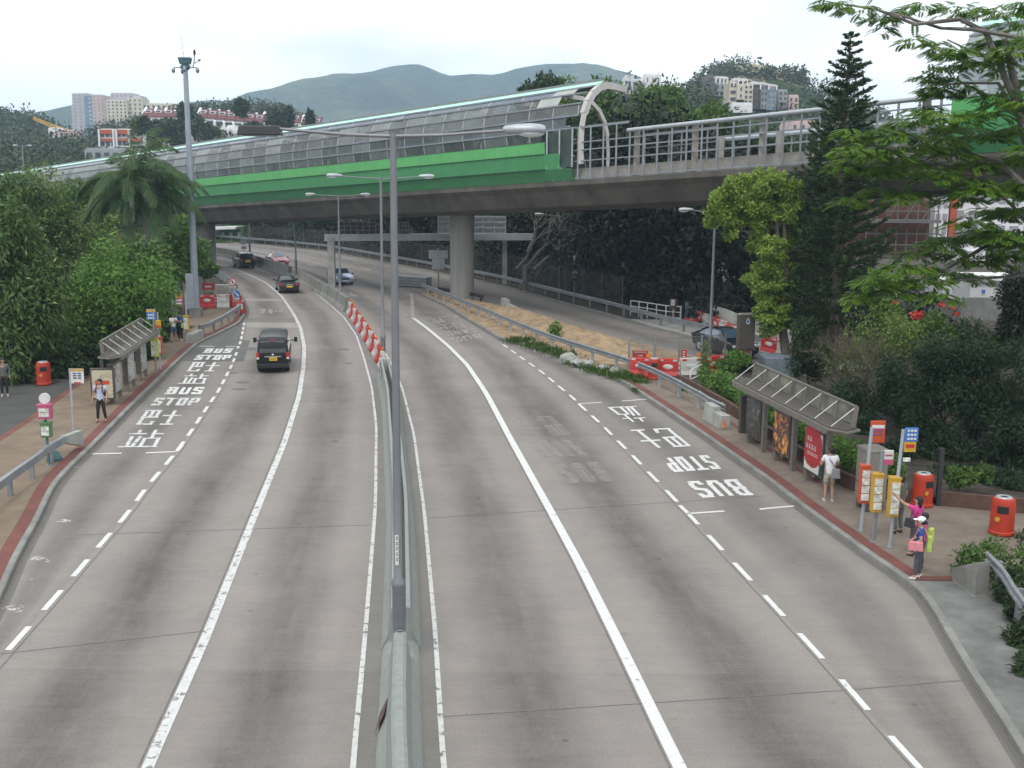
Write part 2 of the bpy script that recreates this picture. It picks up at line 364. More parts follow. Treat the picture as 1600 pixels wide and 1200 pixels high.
# ---------------------------------------------------------------- road surface material: lane coordinate in UV.x, metres along in UV.y
def roadmat(name, base, streak=0.3, tint=(.9, .86, .8), seed=0.0, centre=0.5, width=0.2):
    m = bpy.data.materials.new(name); m.use_nodes = True; nt = m.node_tree; b = nt.nodes['Principled BSDF']; b.inputs['Roughness'].default_value = .88
    b.inputs['Specular IOR Level'].default_value = .25
    N = nt.nodes.new; Lk = nt.links.new
    uv = N('ShaderNodeUVMap'); sep = N('ShaderNodeSeparateXYZ'); Lk(uv.outputs[0], sep.inputs[0])
    tcn = N('ShaderNodeTexCoord')
    # worn wheel/oil band along the lane
    wob = N('ShaderNodeTexNoise'); wob.inputs['Scale'].default_value = .09; wob.inputs['Detail'].default_value = 2; Lk(tcn.outputs['Object'], wob.inputs[0])
    a = N('ShaderNodeMath'); a.operation = 'MULTIPLY_ADD'; a.inputs[1].default_value = .30; a.inputs[2].default_value = -centre - .15; Lk(wob.outputs[0], a.inputs[0])
    ad = N('ShaderNodeMath'); ad.operation = 'ADD'; Lk(sep.outputs[0], ad.inputs[0]); Lk(a.outputs[0], ad.inputs[1])
    ab = N('ShaderNodeMath'); ab.operation = 'ABSOLUTE'; Lk(ad.outputs[0], ab.inputs[0])
    mr = N('ShaderNodeMapRange'); mr.interpolation_type = 'SMOOTHSTEP'; mr.inputs['From Min'].default_value = 0; mr.inputs['From Max'].default_value = width * 1.6; mr.inputs['To Min'].default_value = 1; mr.inputs['To Max'].default_value = 0; Lk(ab.outputs[0], mr.inputs[0])
    # long, stretched mottling along the direction of travel
    cmb = N('ShaderNodeCombineXYZ'); s1 = N('ShaderNodeMath'); s1.operation = 'MULTIPLY'; s1.inputs[1].default_value = 3.2; Lk(sep.outputs[0], s1.inputs[0])
    s2 = N('ShaderNodeMath'); s2.operation = 'MULTIPLY'; s2.inputs[1].default_value = .12; Lk(sep.outputs[1], s2.inputs[0]); Lk(s1.outputs[0], cmb.inputs[0]); Lk(s2.outputs[0], cmb.inputs[1]); cmb.inputs[2].default_value = seed
    n1 = N('ShaderNodeTexNoise'); n1.inputs['Scale'].default_value = 1.0; n1.inputs['Detail'].default_value = 5; n1.inputs['Roughness'].default_value = .6; Lk(cmb.outputs[0], n1.inputs[0])
    n2 = N('ShaderNodeTexNoise'); n2.inputs['Scale'].default_value = .35; n2.inputs['Detail'].default_value = 7; n2.inputs['Roughness'].default_value = .7; Lk(tcn.outputs['Object'], n2.inputs[0])
    n3 = N('ShaderNodeTexNoise'); n3.inputs['Scale'].default_value = 22; n3.inputs['Detail'].default_value = 3; Lk(tcn.outputs['Object'], n3.inputs[0])
    # fine transverse brush texture of concrete
    # slab to slab difference of tone
    fl = N('ShaderNodeMath'); fl.operation = 'MULTIPLY'; fl.inputs[1].default_value = 1 / 10.5; Lk(sep.outputs[1], fl.inputs[0])
    fo = N('ShaderNodeMath'); fo.operation = 'FLOOR'; Lk(fl.outputs[0], fo.inputs[0]); wn_ = N('ShaderNodeTexWhiteNoise'); wn_.noise_dimensions = '1D'; Lk(fo.outputs[0], wn_.inputs['W'])
    def mul(x, y):
        q = N('ShaderNodeMath'); q.operation = 'MULTIPLY'
        for k, e in enumerate((x, y)):
            if isinstance(e, (int, float)): q.inputs[k].default_value = e
            else: Lk(e, q.inputs[k])
        return q.outputs[0]
    def add(x, y):
        q = N('ShaderNodeMath'); q.operation = 'ADD'
        for k, e in enumerate((x, y)):
            if isinstance(e, (int, float)): q.inputs[k].default_value = e
            else: Lk(e, q.inputs[k])
        return q.outputs[0]
    br = N('ShaderNodeMapRange'); br.inputs['From Min'].default_value = .3; br.inputs['From Max'].default_value = .7; br.inputs['To Min'].default_value = .35; br.inputs['To Max'].default_value = 1.25; Lk(n1.outputs[0], br.inputs[0])
    dark = mul(mul(mr.outputs[0], br.outputs[0]), -streak)
    cb2 = N('ShaderNodeCombineXYZ'); Lk(mul(sep.outputs[0], 2.2), cb2.inputs[0]); Lk(mul(sep.outputs[1], 7.0), cb2.inputs[1]); cb2.inputs[2].default_value = seed + 5
    n4 = N('ShaderNodeTexNoise'); n4.inputs['Scale'].default_value = 1.0; n4.inputs['Detail'].default_value = 6; n4.inputs['Roughness'].default_value = .7; Lk(cb2.outputs[0], n4.inputs[0])
    n5 = N('ShaderNodeTexNoise'); n5.inputs['Scale'].default_value = 2.1; n5.inputs['Detail'].default_value = 8; n5.inputs['Roughness'].default_value = .75; Lk(tcn.outputs['Object'], n5.inputs[0])
    vo = N('ShaderNodeTexVoronoi'); vo.inputs['Scale'].default_value = .85; Lk(tcn.outputs['Object'], vo.inputs[0])
    sp = N('ShaderNodeMapRange'); sp.inputs['From Min'].default_value = .03; sp.inputs['From Max'].default_value = .075; sp.inputs['To Min'].default_value = -.22; sp.inputs['To Max'].default_value = 0; Lk(vo.outputs['Distance'], sp.inputs[0])
    extra_ = add(add(mul(add(n4.outputs[0], -.5), .26), mul(add(n5.outputs[0], -.5), .30)), sp.outputs[0])
    # paler worn wheel tracks either side of the band
    wt1 = N('ShaderNodeMath'); wt1.operation = 'ABSOLUTE'; Lk(add(ab.outputs[0], -.30), wt1.inputs[0])
    wm = N('ShaderNodeMapRange'); wm.interpolation_type = 'SMOOTHSTEP'; wm.inputs['From Min'].default_value = 0; wm.inputs['From Max'].default_value = .16; wm.inputs['To Min'].default_value = .05; wm.inputs['To Max'].default_value = 0; Lk(wt1.outputs[0], wm.inputs[0])
    val = add(add(add(add(1.0, dark), add(extra_, wm.outputs[0])), mul(add(n2.outputs[0], -.5), .42)), add(mul(add(n1.outputs[0], -.5), .16), add(mul(add(n3.outputs[0], -.5), .42), mul(add(wn_.outputs[0], -.5), .09))))
    ve = N('ShaderNodeVectorMath'); ve.operation = 'SCALE'; Lk(val, ve.inputs['Scale'])
    mixc = N('ShaderNodeMix'); mixc.data_type = 'RGBA'; Lk(n2.outputs[0], mixc.inputs[0])
    c = Vector(base); mixc.inputs[6].default_value = (*(c * .97), 1); mixc.inputs[7].default_value = (c.x * 1.03, c.y * 1.0, c.z * .97, 1)
    Lk(mixc.outputs[2], ve.inputs[0]); Lk(ve.outputs[0], b.inputs['Base Color'])
    bp = N('ShaderNodeBump'); bp.inputs['Strength'].default_value = .25; bp.inputs['Distance'].default_value = .01; Lk(n3.outputs[0], bp.inputs['Height']); Lk(bp.outputs[0], b.inputs['Normal'])
    return m
M['road_lane'] = roadmat('road_lane', (0.227, 0.213, 0.201), .50, width=.27)
M['road_lane_b'] = roadmat('road_lane_b', (0.226, 0.211, 0.200), .46, seed=4.0, centre=.45, width=.26)
M['road_bay'] = roadmat('road_bay', (0.208, 0.196, 0.185), .36, seed=9.0, width=.22)
M['road_slip'] = roadmat('road_slip', (0.195, 0.183, 0.171), .36, seed=13.0, width=.2)
M['road_edge'] = roadmat('road_edge', (0.174, 0.170, 0.162), .1, seed=17.0)
M['road_base'] = roadmat('road_base', (0.198, 0.186, 0.170), .0, seed=3.0)
M['patch'] = roadmat('patch', (0.122, 0.122, 0.122), .1, seed=23.0)
M['patch_light'] = roadmat('patch_light', (0.292, 0.276, 0.253), .1, seed=29.0)
def worn(name, col, amount=.12, scale=5.0):
    m = mat(name, col, .75, vary=.08, scale=6); nt = m.node_tree; b = nt.nodes['Principled BSDF']
    t = nt.nodes.new('ShaderNodeTexCoord'); n = nt.nodes.new('ShaderNodeTexNoise'); n.inputs['Scale'].default_value = scale; n.inputs['Detail'].default_value = 8; n.inputs['Roughness'].default_value = .75
    nt.links.new(t.outputs['Object'], n.inputs[0]); r = nt.nodes.new('ShaderNodeValToRGB'); r.color_ramp.elements[0].position = amount + .33; r.color_ramp.elements[1].position = amount + .37
    nt.links.new(n.outputs[0], r.inputs[0]); nt.links.new(r.outputs[0], b.inputs['Alpha']); return m
M['line'] = worn('line_paint', (.60, .61, .60), .03)
M['line_worn'] = worn('line_paint_worn', (.53, .54, .53), .08, 4.0)
M['line_faded'] = worn('line_paint_faded', (.42, .41, .39), .15, 6.0)
M['line_ghost'] = worn('line_paint_ghost', (.36, .34, .32), .05, 1.6); M['line_ghost'].node_tree.nodes['Principled BSDF'].inputs['Alpha'].default_value = .28
for l_ in list(M['line_ghost'].node_tree.nodes['Principled BSDF'].inputs['Alpha'].links): M['line_ghost'].node_tree.links.remove(l_)
M['joint'] = mat('joint', (.13, .125, .12), .9, vary=.2)

def strip(name, a, b, y0, y1, m, z=0.0, parent=None, kind='structure', nx=6, st=1.0, uvscale=1.0):
    ys = np.linspace(y0, y1, max(2, int((y1 - y0) / st) + 1)); mb = MB(); uvs = []
    for y in ys:
        xa = float(a(y)); xb = float(b(y))
        for k in range(nx + 1):
            u = k / nx; mb.v.append((xa + (xb - xa) * u, float(y), z)); uvs.append((u, float(y)))
    for i in range(len(ys) - 1):
        for k in range(nx):
            A = i * (nx + 1) + k; mb.f.append((A, A + 1, A + nx + 2, A + nx + 1))
    return mb.build(name, m, parent, kind=kind, uvs=uvs)
ground_mb = MB().poly([(-4000, -600, -.12), (4000, -600, -.12), (4000, 4200, -.12), (-4000, 4200, -.12)])
gr = ground_mb.build('ground', M['soil'], kind='structure'); tag(gr, 'dark leafy soil under the trees either side of the road')
road = strip('road', lambda y: K_L(y) - .02, lambda y: F_R(y), -10, 210, M['road_base'], z=-.012)
tag(road, 'pale concrete dual carriageway curving left under the viaduct')
YF = 205
strip('bus_bay', K_L, D_L, -8, 86, M['road_bay'], parent=road)
strip('carriageway', D_L, C_L, -8, YF, M['road_lane'], parent=road)
strip('carriageway', C_L, E_L, -8, YF, M['road_lane_b'], parent=road)
strip('road_margin', E_L, E_R, -8, YF, M['road_edge'], parent=road)
strip('carriageway', E_R, L_R, -8, YF, M['road_lane_b'], parent=road)
strip('carriageway', L_R, D_R, -8, YF, M['road_lane'], parent=road)
strip('bus_bay', D_R, K_R, -8, NOSE, M['road_bay'], parent=road)
strip('slip_road', S2, F_R, 50, YF, M['road_slip'], parent=road)
# patches
YP0, YP1 = float(G(400, 565).y), float(G(400, 497).y)
strip('asphalt_patch', lambda y: K_L(y) + .05, lambda y: D_L(y) + .55, YP0, YP0 + 8, M['patch'], z=.004, parent=road)
strip('asphalt_patch', lambda y: K_L(y) + .05, lambda y: D_L(y) - .06, YP0 + 8, YP1, M['patch'], z=.004, parent=road)
ya, yb, yc = float(G(425, 512).y), float(G(425, 504).y), float(G(425, 497).y)
strip('asphalt_patch', lambda y: D_L(y) + .1, lambda y: C_L(y) - .12, ya, yb, M['patch_light'], z=.004, parent=road)
strip('asphalt_patch', lambda y: D_L(y) + .1, lambda y: C_L(y) - .12, yb, yc, M['road_edge'], z=.004, parent=road)
strip('asphalt_patch', lambda y: D_L(y) + .1, lambda y: C_L(y) - .2, float(G(415, 470).y), float(G(415, 467).y), M['patch_light'], z=.004, parent=road)
# transverse joints, one saw cut per slab
def joint(ra, rb, pxa, pxb, w=.026):
    a = G(*pxa); b = G(*pxb); m = MB(); d = (b - a).normalized(); n = Vector((-d.y, d.x, 0)) * w / 2; z = Vector((0, 0, .005))
    m.poly([a - n + z, b - n + z, b + n + z, a + n + z]); m.build('expansion_joint', M['joint'], road, kind='structure')
for pa, pb in [((668, 810), (1196, 775)), ((120, 836), (588, 820)), ((640, 642), (905, 632)), ((470, 577), (584, 570)), ((355, 577), (404, 581)), ((620, 578), (850, 566)), ((0, 1022), (330, 985)), ((690, 1120), (1330, 1078)), ((272, 640), (470, 628)), ((470, 628), (590, 622)), ((1330, 1078), (1520, 1062))]:
    joint(None, None, pa, pb)
# long joints beside lines
for r, o, y0, y1, w in [(D_L, .16, 15, 80, .03), (C_L, -.16, 14, 70, .03), (D_R, -.13, 14, 60, .03), (L_R, -.17, 14, 80, .03)]:
    strip('lane_joint', lambda y, r=r, o=o, w=w: r(y) + o - w / 2, lambda y, r=r, o=o, w=w: r(y) + o + w / 2, y0, y1, M['joint'], z=.0045, parent=road, nx=1)
# solid lines
def line(r, w, y0, y1, m, name='lane_line', o=0.0): strip(name, lambda y: r(y) + o - w / 2, lambda y: r(y) + o + w / 2, y0, y1, m, z=.008, parent=road, nx=1, st=.5)
line(C_L, .21, -6, 165, M['line_worn']); line(L_R, .24, -6, float(G(646, 497).y), M['line'])
line(E_L, .10, -6, 120, M['line_worn'], 'edge_line'); line(E_R, .10, -6, 190, M['line_worn'], 'edge_line')
q0, q1 = G(645, 497), G(643, 458)
MB().poly([q0 + Vector((-.12, 0, .009)), q0 + Vector((.12, 0, .009)), q1 + Vector((.14, 0, .009)), q1 + Vector((-.14, 0, .009))]).build('lane_line', M['line_faded'], road, kind='structure')
def dashes(r, w, y0, y1, mark, gap, m, o=0.0):
    mb = MB(); y = y0
    while y < y1:
        ys = np.linspace(y, y + mark, 3); b0 = len(mb.v)
        dx = float(r(y + mark) - r(y)); k = math.sqrt(1 + (dx / mark) ** 2)
        for yy in ys: x = float(r(yy)) + o; mb.v += [(x - w * k / 2, float(yy), .008), (x + w * k / 2, float(yy), .008)]
        for i in range(2): mb.f.append((b0 + 2 * i, b0 + 2 * i + 1, b0 + 2 * i + 3, b0 + 2 * i + 2))
        y += (mark + gap) / (1 if k < 1 else k)
    mb.build('dashed_line', m, road, kind='structure')
dashes(D_R, .13, 14.9, float(G(787, 539).y), 1.3, 1.0, M['line'])
dashes(D_L, .14, 15.3, float(G(382, 502).y), 1.25, .95, M['line'])
dashes(L_R, .12, float(G(638, 493).y), 190, 2.6, 2.6, M['line_faded'])
dashes(D_R, .14, float(G(620, 447).y), 190, 4.0, 1.6, M['line_faded'])
LANE3 = Rail.__new__(Rail); LANE3.g = E_R.g; LANE3.v = F_R.v * .5 + K_R.v * .5
dashes(LANE3, .12, NOSE + 12, 190, 2.4, 3.0, M['line_faded'])
# road lettering from brush strokes
GL = {
 'B': [[(0, 0), (0, 1)], [(0, 1), (.72, 1), (.92, .88), (.92, .66), (.72, .54), (0, .54)], [(.72, .54), (1, .40), (1, .14), (.78, 0), (0, 0)]],
 'U': [[(0, 1), (0, .2), (.22, 0), (.78, 0), (1, .2), (1, 1)]],
 'S': [[(1, .84), (.8, 1), (.2, 1), (0, .84), (0, .66), (.2, .54), (.8, .48), (1, .34), (1, .16), (.8, 0), (.2, 0), (0, .16)]],
 'T': [[(0, 1), (1, 1)], [(.5, 1), (.5, 0)]],
 'O': [[(.2, 0), (0, .2), (0, .8), (.2, 1), (.8, 1), (1, .8), (1, .2), (.8, 0), (.2, 0)]],
 'P': [[(0, 0), (0, 1)], [(0, 1), (.75, 1), (1, .86), (1, .6), (.75, .46), (0, .46)]],
 '巴': [[(.05, 1), (.98, 1)], [(.98, 1), (.98, .5)], [(.98, .5), (.05, .5)], [(.51, 1), (.51, .5)], [(.05, 1), (.05, 0)], [(.05, 0), (.9, 0)], [(.9, 0), (1, .2)]],
 '士': [[(.5, 1), (.5, .0)], [(-.02, .62), (1.02, .62)], [(.18, .0), (.82, .0)]],
 '站': [[(.22, 1), (.22, .80)], [(0, .78), (.44, .78)], [(.10, .60), (.14, .04)], [(.36, .60), (.31, .04)], [(-.03, .0), (.47, .0)], [(.74, 1), (.74, .52)], [(.74, .78), (1, .78)], [(.55, .5), (.97, .5)], [(.97, .5), (.97, 0)], [(.97, 0), (.55, 0)], [(.55, 0), (.55, .5)]],
 '綫': [[(.2, 1), (.05, .75)], [(.05, .75), (.3, .75)], [(.3, .75), (.1, .45)], [(.1, .45), (.38, .5)], [(.22, .4), (.22, 0)], [(.5, .8), (1, .86)], [(.5, .45), (1, .5)], [(.7, 1), (.95, .1)], [(.9, .3), (.5, 0)]],
 'L': [[(0, 1), (0, 0), (1, 0)]], 'A': [[(0, 0), (.5, 1), (1, 0)], [(.2, .35), (.8, .35)]], 'N': [[(0, 0), (0, 1), (1, 0), (1, 1)]], 'E': [[(1, 1), (0, 1), (0, 0), (1, 0)], [(0, .5), (.8, .5)]],
 '7': [[(0, 1), (1, 1), (.4, 0)]], '1': [[(.5, 1), (.5, 0)]], '-': [[(0, .5), (1, .5)]], '<': [[(1, 1), (0, .5), (1, .1)]]}
def letters(text, quad, w=.17, gap=.28, m=None, z=.009, wy=None, name='road_lettering'):
    """quad: pixel corners TL, TR, BL, BR of the whole word in its own reading frame, laid on the road"""
    TL, TR, BL, BR = [G(*p) for p in quad]; n = len(text); cw = 1 / (n + gap * (n - 1)); mb = MB()
    W_ = ((TR - TL).length + (BR - BL).length) / 2; H_ = ((TL - BL).length + (TR - BR).length) / 2
    wy = wy or w
    def mp_(u, v): return (BL * (1 - u) + BR * u) * (1 - v) + (TL * (1 - u) + TR * u) * v
    hx, hy = w / 2 / W_, wy / 2 / H_
    for i, ch in enumerate(text):
        u0 = i * cw * (1 + gap); k = 0
        for st in GL[ch]:
            pts = [(u0 + hx + p[0] * (cw - 2 * hx), hy + p[1] * (1 - 2 * hy)) for p in st]
            for j in range(len(pts) - 1):
                a, b = Vector(pts[j]), Vector(pts[j + 1]); A = Vector((a.x * W_, a.y * H_)); B = Vector((b.x * W_, b.y * H_)); d = B - A
                if d.length < 1e-6: continue
                d.normalize(); ang = abs(d.x); ww = w * (1 - ang) + wy * ang
                nn = Vector((-d.y, d.x)) * ww / 2; A = A - d * ww * .42; B = B + d * ww * .42
                q = [A - nn, B - nn, B + nn, A + nn]; k += 1
                mb.poly([mp_(e.x / W_, e.y / H_) + Vector((0, 0, z + .0006 * k)) for e in q])
    return mb.build(name, m or M['line'], road, kind='structure')
def zq(x0, y0, s, *pts): return [(x0 + x * s, y0 + y * s) for x, y in pts]
Zl = lambda *p: zq(140, 480, .225, *p)
Zr = lambda *p: zq(800, 600, .25, *p)
letters('BUS', Zl((815, 287), (1000, 287), (788, 319), (975, 319)), .18, wy=.34)
letters('STOP', Zl((755, 332), (988, 332), (722, 367), (965, 367)), .16, wy=.34)
letters('巴士', Zl((718, 382), (915, 382), (672, 447), (872, 447)), .15, wy=.26)
letters('站', Zl((672, 462), (832, 462), (618, 533), (800, 533)), .13, wy=.21)
letters('BUS', Zl((562, 555), (802, 555), (522, 606), (772, 606)), .17, wy=.32)
letters('STOP', Zl((465, 630), (778, 630), (422, 685), (738, 685)), .16, wy=.30, m=M['line_worn'])
letters('巴士', Zl((392, 715), (655, 715), (318, 818), (592, 818)), .15, wy=.24, m=M['line_worn'])
letters('站', Zl((300, 852), (528, 852), (202, 975), (468, 975)), .14, wy=.21, m=M['line_worn'])
letters('BUS', Zr((1508, 696), (1185, 713), (1400, 597), (1086, 611)), .16, wy=.26)
letters('STOP', Zr((1312, 531), (1010, 553), (1222, 446), (926, 463)), .15, wy=.25)
letters('巴士', Zr((1124, 389), (868, 405), (985, 276), (722, 289)), .14, wy=.21)
letters('站', Zr((852, 236), (725, 241), (772, 139), (592, 147)), .12, wy=.17)
def lane_row(t0, t1, a=0.0, b=1.0):
    def pt(t, u): L0, R0, L1, R1 = Vector((930, 378)), Vector((1098, 352)), Vector((740, 222)), Vector((968, 205)); l = L0.lerp(L1, t); r = R0.lerp(R1, t); q = l.lerp(r, u); return (480 + q.x * .25, 440 + q.y * .25)
    return [pt(t0, b), pt(t0, a), pt(t1, b), pt(t1, a)]
letters('BUS', lane_row(0, .17), .16, wy=.34, m=M['line_faded'])
letters('LANE', lane_row(.24, .42), .15, wy=.34, m=M['line_faded'])
letters('巴士', lane_row(.47, .68, .05, .8), .15, wy=.3, m=M['line_faded'])
letters('綫', lane_row(.72, .92, .05, .4), .15, wy=.3, m=M['line_faded'])
letters('<--', [(540 + 170, 491), (540 + 122, 494), (540 + 185, 497), (540 + 130, 499)], .2, wy=.3, m=M['line_faded'])
letters('71-', zq(300, 320, .1875, (560, 870), (750, 868), (560, 908), (750, 905)), .3, wy=.5, m=M['line_faded'])
letters('BUS', [(960, 752), (888, 756), (935, 722), (862, 726)], .3, wy=.3, m=M['line_ghost'])
letters('STOP', [(920, 712), (850, 716), (890, 688), (822, 690)], .3, wy=.3, m=M['line_ghost'])
letters('巴士', [(896, 680), (826, 684), (862, 650), (800, 652)], .3, wy=.3, m=M['line_ghost'])
# bay corner marks
def mark(a, b, w, m='line'):
    a = G(*a); b = G(*b); d = (b - a).normalized(); n = Vector((-d.y, d.x, 0)) * w / 2; z = Vector((0, 0, .011))
    MB().poly([a - n + z, b - n + z, b + n + z, a + n + z]).build('bay_mark', M[m], road, kind='structure')
for a, b in [((1062, 790), (1076, 803)), ((1074, 803), (1132, 799)), ((1187, 796), (1240, 791)), ((904, 631), (912, 639)), ((905, 631), (940, 629)), ((972, 627), (1010, 624))]: mark(a, b, .13)
for a, b in [((145, 709.5), (190, 708.5)), ((228, 708), (277, 706)), ((276, 706), (284, 696)), ((312, 541), (335, 541.5)), ((353, 541.5), (374, 541.5))]: mark(a, b, .16)
# faint arrows on the far lanes
def arrow(px, py, L=4.0):
    p = G(px, py); dx = float(E_R(p.y + 2) - E_R(p.y - 2)) / 4; d = Vector((dx, 1, 0)).normalized() * -1; n = Vector((-d.y, d.x, 0)); z = Vector((0, 0, .009))
    MB().poly([p - d * L / 2 - n * .1 + z, p + d * L * .1 - n * .1 + z, p + d * L * .1 + n * .1 + z, p - d * L / 2 + n * .1 + z]).poly([p + d * L * .1 - n * .42 + z, p + d * L * .5 + z, p + d * L * .1 + n * .42 + z]).build('arrow_marking', M['line_faded'], road, kind='structure')
for q in [(550, 460), (485, 414), (405, 399), (572, 420)]: arrow(*q)
# manholes and drain covers
def cover(px, py, r, mt='joint'):
    p = G(px, py); MB().lathe([(r, .0), (r, .009), (r * .8, .011)], (p.x, p.y, 0), 18, 1.0, .8).build('manhole_cover', M[mt], road, kind='structure')
for px, py, r in [(374, 608, .34), (380, 597.5, .36), (535, 546, .42), (507, 547, .18), (545, 568, .2), (522, 690, .16), (497, 747, .2), (365, 583, .2)]: cover(px, py, r)
g0 = G(386, 545); MB().box((g0.x, g0.y, .006), (1.1, 1.0, .01)).build('drain_grate', M['joint'], road, kind='structure')

# dirt along the kerbs, pale splashes in the left bay
M['gutter'] = roadmat('gutter', (.135, .13, .12), .1, seed=41.0)
strip('gutter', lambda y: K_L(y) + .0, lambda y: K_L.off(.22)(y), -4, 95, M['gutter'], z=.003, parent=road, nx=2)
strip('gutter', lambda y: K_R.off(-.2)(y), K_R, -4, NOSE - 2, M['gutter'], z=.003, parent=road, nx=2)
rs_ = random.Random(3)
for px, py, r in [(100, 814, .16), (62, 873, .17), (74, 878, .06), (50, 905, .07), (22, 950, .17), (30, 956, .08), (120, 730, .08)]:
    p = G(px, py); MB().poly([(p.x + r * (.6 + .7 * rs_.random()) * math.cos(2 * PI * k / 11) * 1.5, p.y + r * (.6 + .7 * rs_.random()) * math.sin(2 * PI * k / 11), .006) for k in range(11)]).build('paint_splash', M['line_faded'], road, kind='structure')
# ---------------------------------------------------------------- pavements
def brickmat(name, c1, c2, mortar, scale=6.0, bump=.25):
    m = bpy.data.materials.new(name); m.use_nodes = True; nt = m.node_tree; b = nt.nodes['Principled BSDF']; b.inputs['Roughness'].default_value = .9
    t = nt.nodes.new('ShaderNodeTexCoord'); mpn = nt.nodes.new('ShaderNodeMapping'); mpn.inputs['Rotation'].default_value = (0, 0, rad(38)); nt.links.new(t.outputs['Object'], mpn.inputs[0])
    br = nt.nodes.new('ShaderNodeTexBrick'); br.inputs['Scale'].default_value = scale; br.inputs['Color1'].default_value = (*c1, 1); br.inputs['Color2'].default_value = (*c2, 1); br.inputs['Mortar'].default_value = (*mortar, 1); br.inputs['Mortar Size'].default_value = .03
    nt.links.new(mpn.outputs[0], br.inputs[0])
    n = nt.nodes.new('ShaderNodeTexNoise'); n.inputs['Scale'].default_value = .8; n.inputs['Detail'].default_value = 7; n.inputs['Roughness'].default_value = .7; nt.links.new(t.outputs['Object'], n.inputs[0])
    r = nt.nodes.new('ShaderNodeMapRange'); r.inputs['From Min'].default_value = .3; r.inputs['From Max'].default_value = .7; r.inputs['To Min'].default_value = .68; r.inputs['To Max'].default_value = 1.15; nt.links.new(n.outputs[0], r.inputs[0])
    v = nt.nodes.new('ShaderNodeVectorMath'); v.operation = 'SCALE'; nt.links.new(br.outputs[0], v.inputs[0]); nt.links.new(r.outputs[0], v.inputs['Scale']); nt.links.new(v.outputs[0], b.inputs['Base Color'])
    return m
M['paving_tan'] = brickmat('paving_tan', (0.240, 0.180, 0.120), (0.204, 0.156, 0.108), (0.120, 0.096, 0.072))
M['paving_brown'] = brickmat('paving_brown', (0.232, 0.188, 0.148), (0.196, 0.160, 0.128), (0.112, 0.096, 0.080))
M['paving_grey'] = brickmat('paving_grey', (0.080, 0.080, 0.076), (0.068, 0.068, 0.064), (0.040, 0.040, 0.040))
M['paving_red'] = brickmat('paving_red', (0.200, 0.064, 0.050), (0.160, 0.056, 0.044), (0.104, 0.048, 0.040))
ZP = .14
def slab(name, a, b, y0, y1, m, z, label=None, st=1.0):
    o = strip(name, a, b, y0, y1, m, z=z, st=st)
    if label: o['label'] = label
    return o
def kerb(name, r, side, y0, y1, label):
    o = MB().sweep([(0, -.02), (side * .0, ZP - .02), (side * .03, ZP), (side * .16, ZP), (side * .16, -.02)], r.pts(y0, y1)).build(name, M['conc'], kind='structure'); o['label'] = label
YLE = float(G(386, 488).y); 
kerb('kerb', K_L, -1, -4, 116, 'grey concrete kerb along the left pavement')
slab('pavement_border', lambda y: K_L.off(-.52)(y), lambda y: K_L.off(-.16)(y), -4, YLE - 3, M['paving_red'], ZP + .002, 'red brick border behind the left kerb')
BL = Rail([(0, 690), (60, 650), (115, 608), (150, 588), (185, 568), (230, 545), (262, 521), (290, 500), (325, 482)], z=ZP)
slab('pavement', BL, lambda y: K_L.off(-.5)(y), -4, 90, M['paving_tan'], ZP, 'tan brick pavement of the left bus stop')
slab('pavement_border', lambda y: BL(y) - .3, BL, -4, 62, M['paving_red'], ZP + .003, 'red brick border at the back of the left pavement')
slab('path', lambda y: BL(y) - 6.5, lambda y: BL(y) - .3, -4, 56, M['paving_grey'], ZP - .004, 'dark grey footpath under the left trees')
YRW = 62.0
kerb('kerb', K_R, 1, -4, NOSE - 2, 'grey concrete kerb along the right pavement and verge')
YR0 = float(G(1437, 915).y)
slab('pavement_border', lambda y: K_R.off(.16)(y), lambda y: K_R.off(.52)(y), YR0, float(G(935, 582).y), M['paving_red'], ZP + .002, 'red brick border behind the right kerb')
W_R = Rail([(1600, 803), (1535, 797), (1467, 790), (1400, 783), (1329, 765), (1269, 729), (1205, 686), (1135, 640), (1072, 604), (1040, 590)], z=ZP, smooth=1.5)
WY0 = float(G(1467, 790, ZP).y)
YRE = float(G(930, 578).y)
slab('pavement', lambda y: K_R.off(.5)(y), lambda y: np.where(np.asarray(y) < WY0, K_R(y) + 9.0, W_R(y)), YR0, YRE - .5, M['paving_brown'], ZP, 'brown brick pavement of the right bus stop', st=.5)
slab('pavement_border', lambda y: W_R(y) - .75, lambda y: W_R(y) - .55, WY0 + 2.5, 47, M['paving_red'], ZP + .003, 'thin red brick border before the planter wall')
# concrete apron at the near end of the right pavement
M['apron'] = mat('apron', (.155, .162, .152), .9, vary=.28, scale=1.1, bump=.3)
apron = MB().prism([K_R.off(.16)(y0_) is None or (float(K_R.off(.16)(y0_)), y0_) for y0_ in np.linspace(10, YR0 - .02, 12)] + [(float(G(1545, 905).x), YR0 - .02), (float(G(1600, 1010).x) + .1, 20.0), (float(K_R(10)) + 2.1, 10)], -.02, ZP - .004).build('apron', M['apron'], kind='structure'); apron['label'] = 'bare concrete apron at the near end of the right pavement'
# red brown border on the pavement end
rb0, rb1 = G(1437, 908, ZP), G(1530, 902, ZP)
MB().box(((rb0.x + rb1.x) / 2 + .1, YR0 + .15, ZP + .003), (rb1.x - rb0.x, .3, .006)).build('pavement_border', M['paving_red'], kind='structure')['label'] = 'red brick border at the near end of the right pavement'
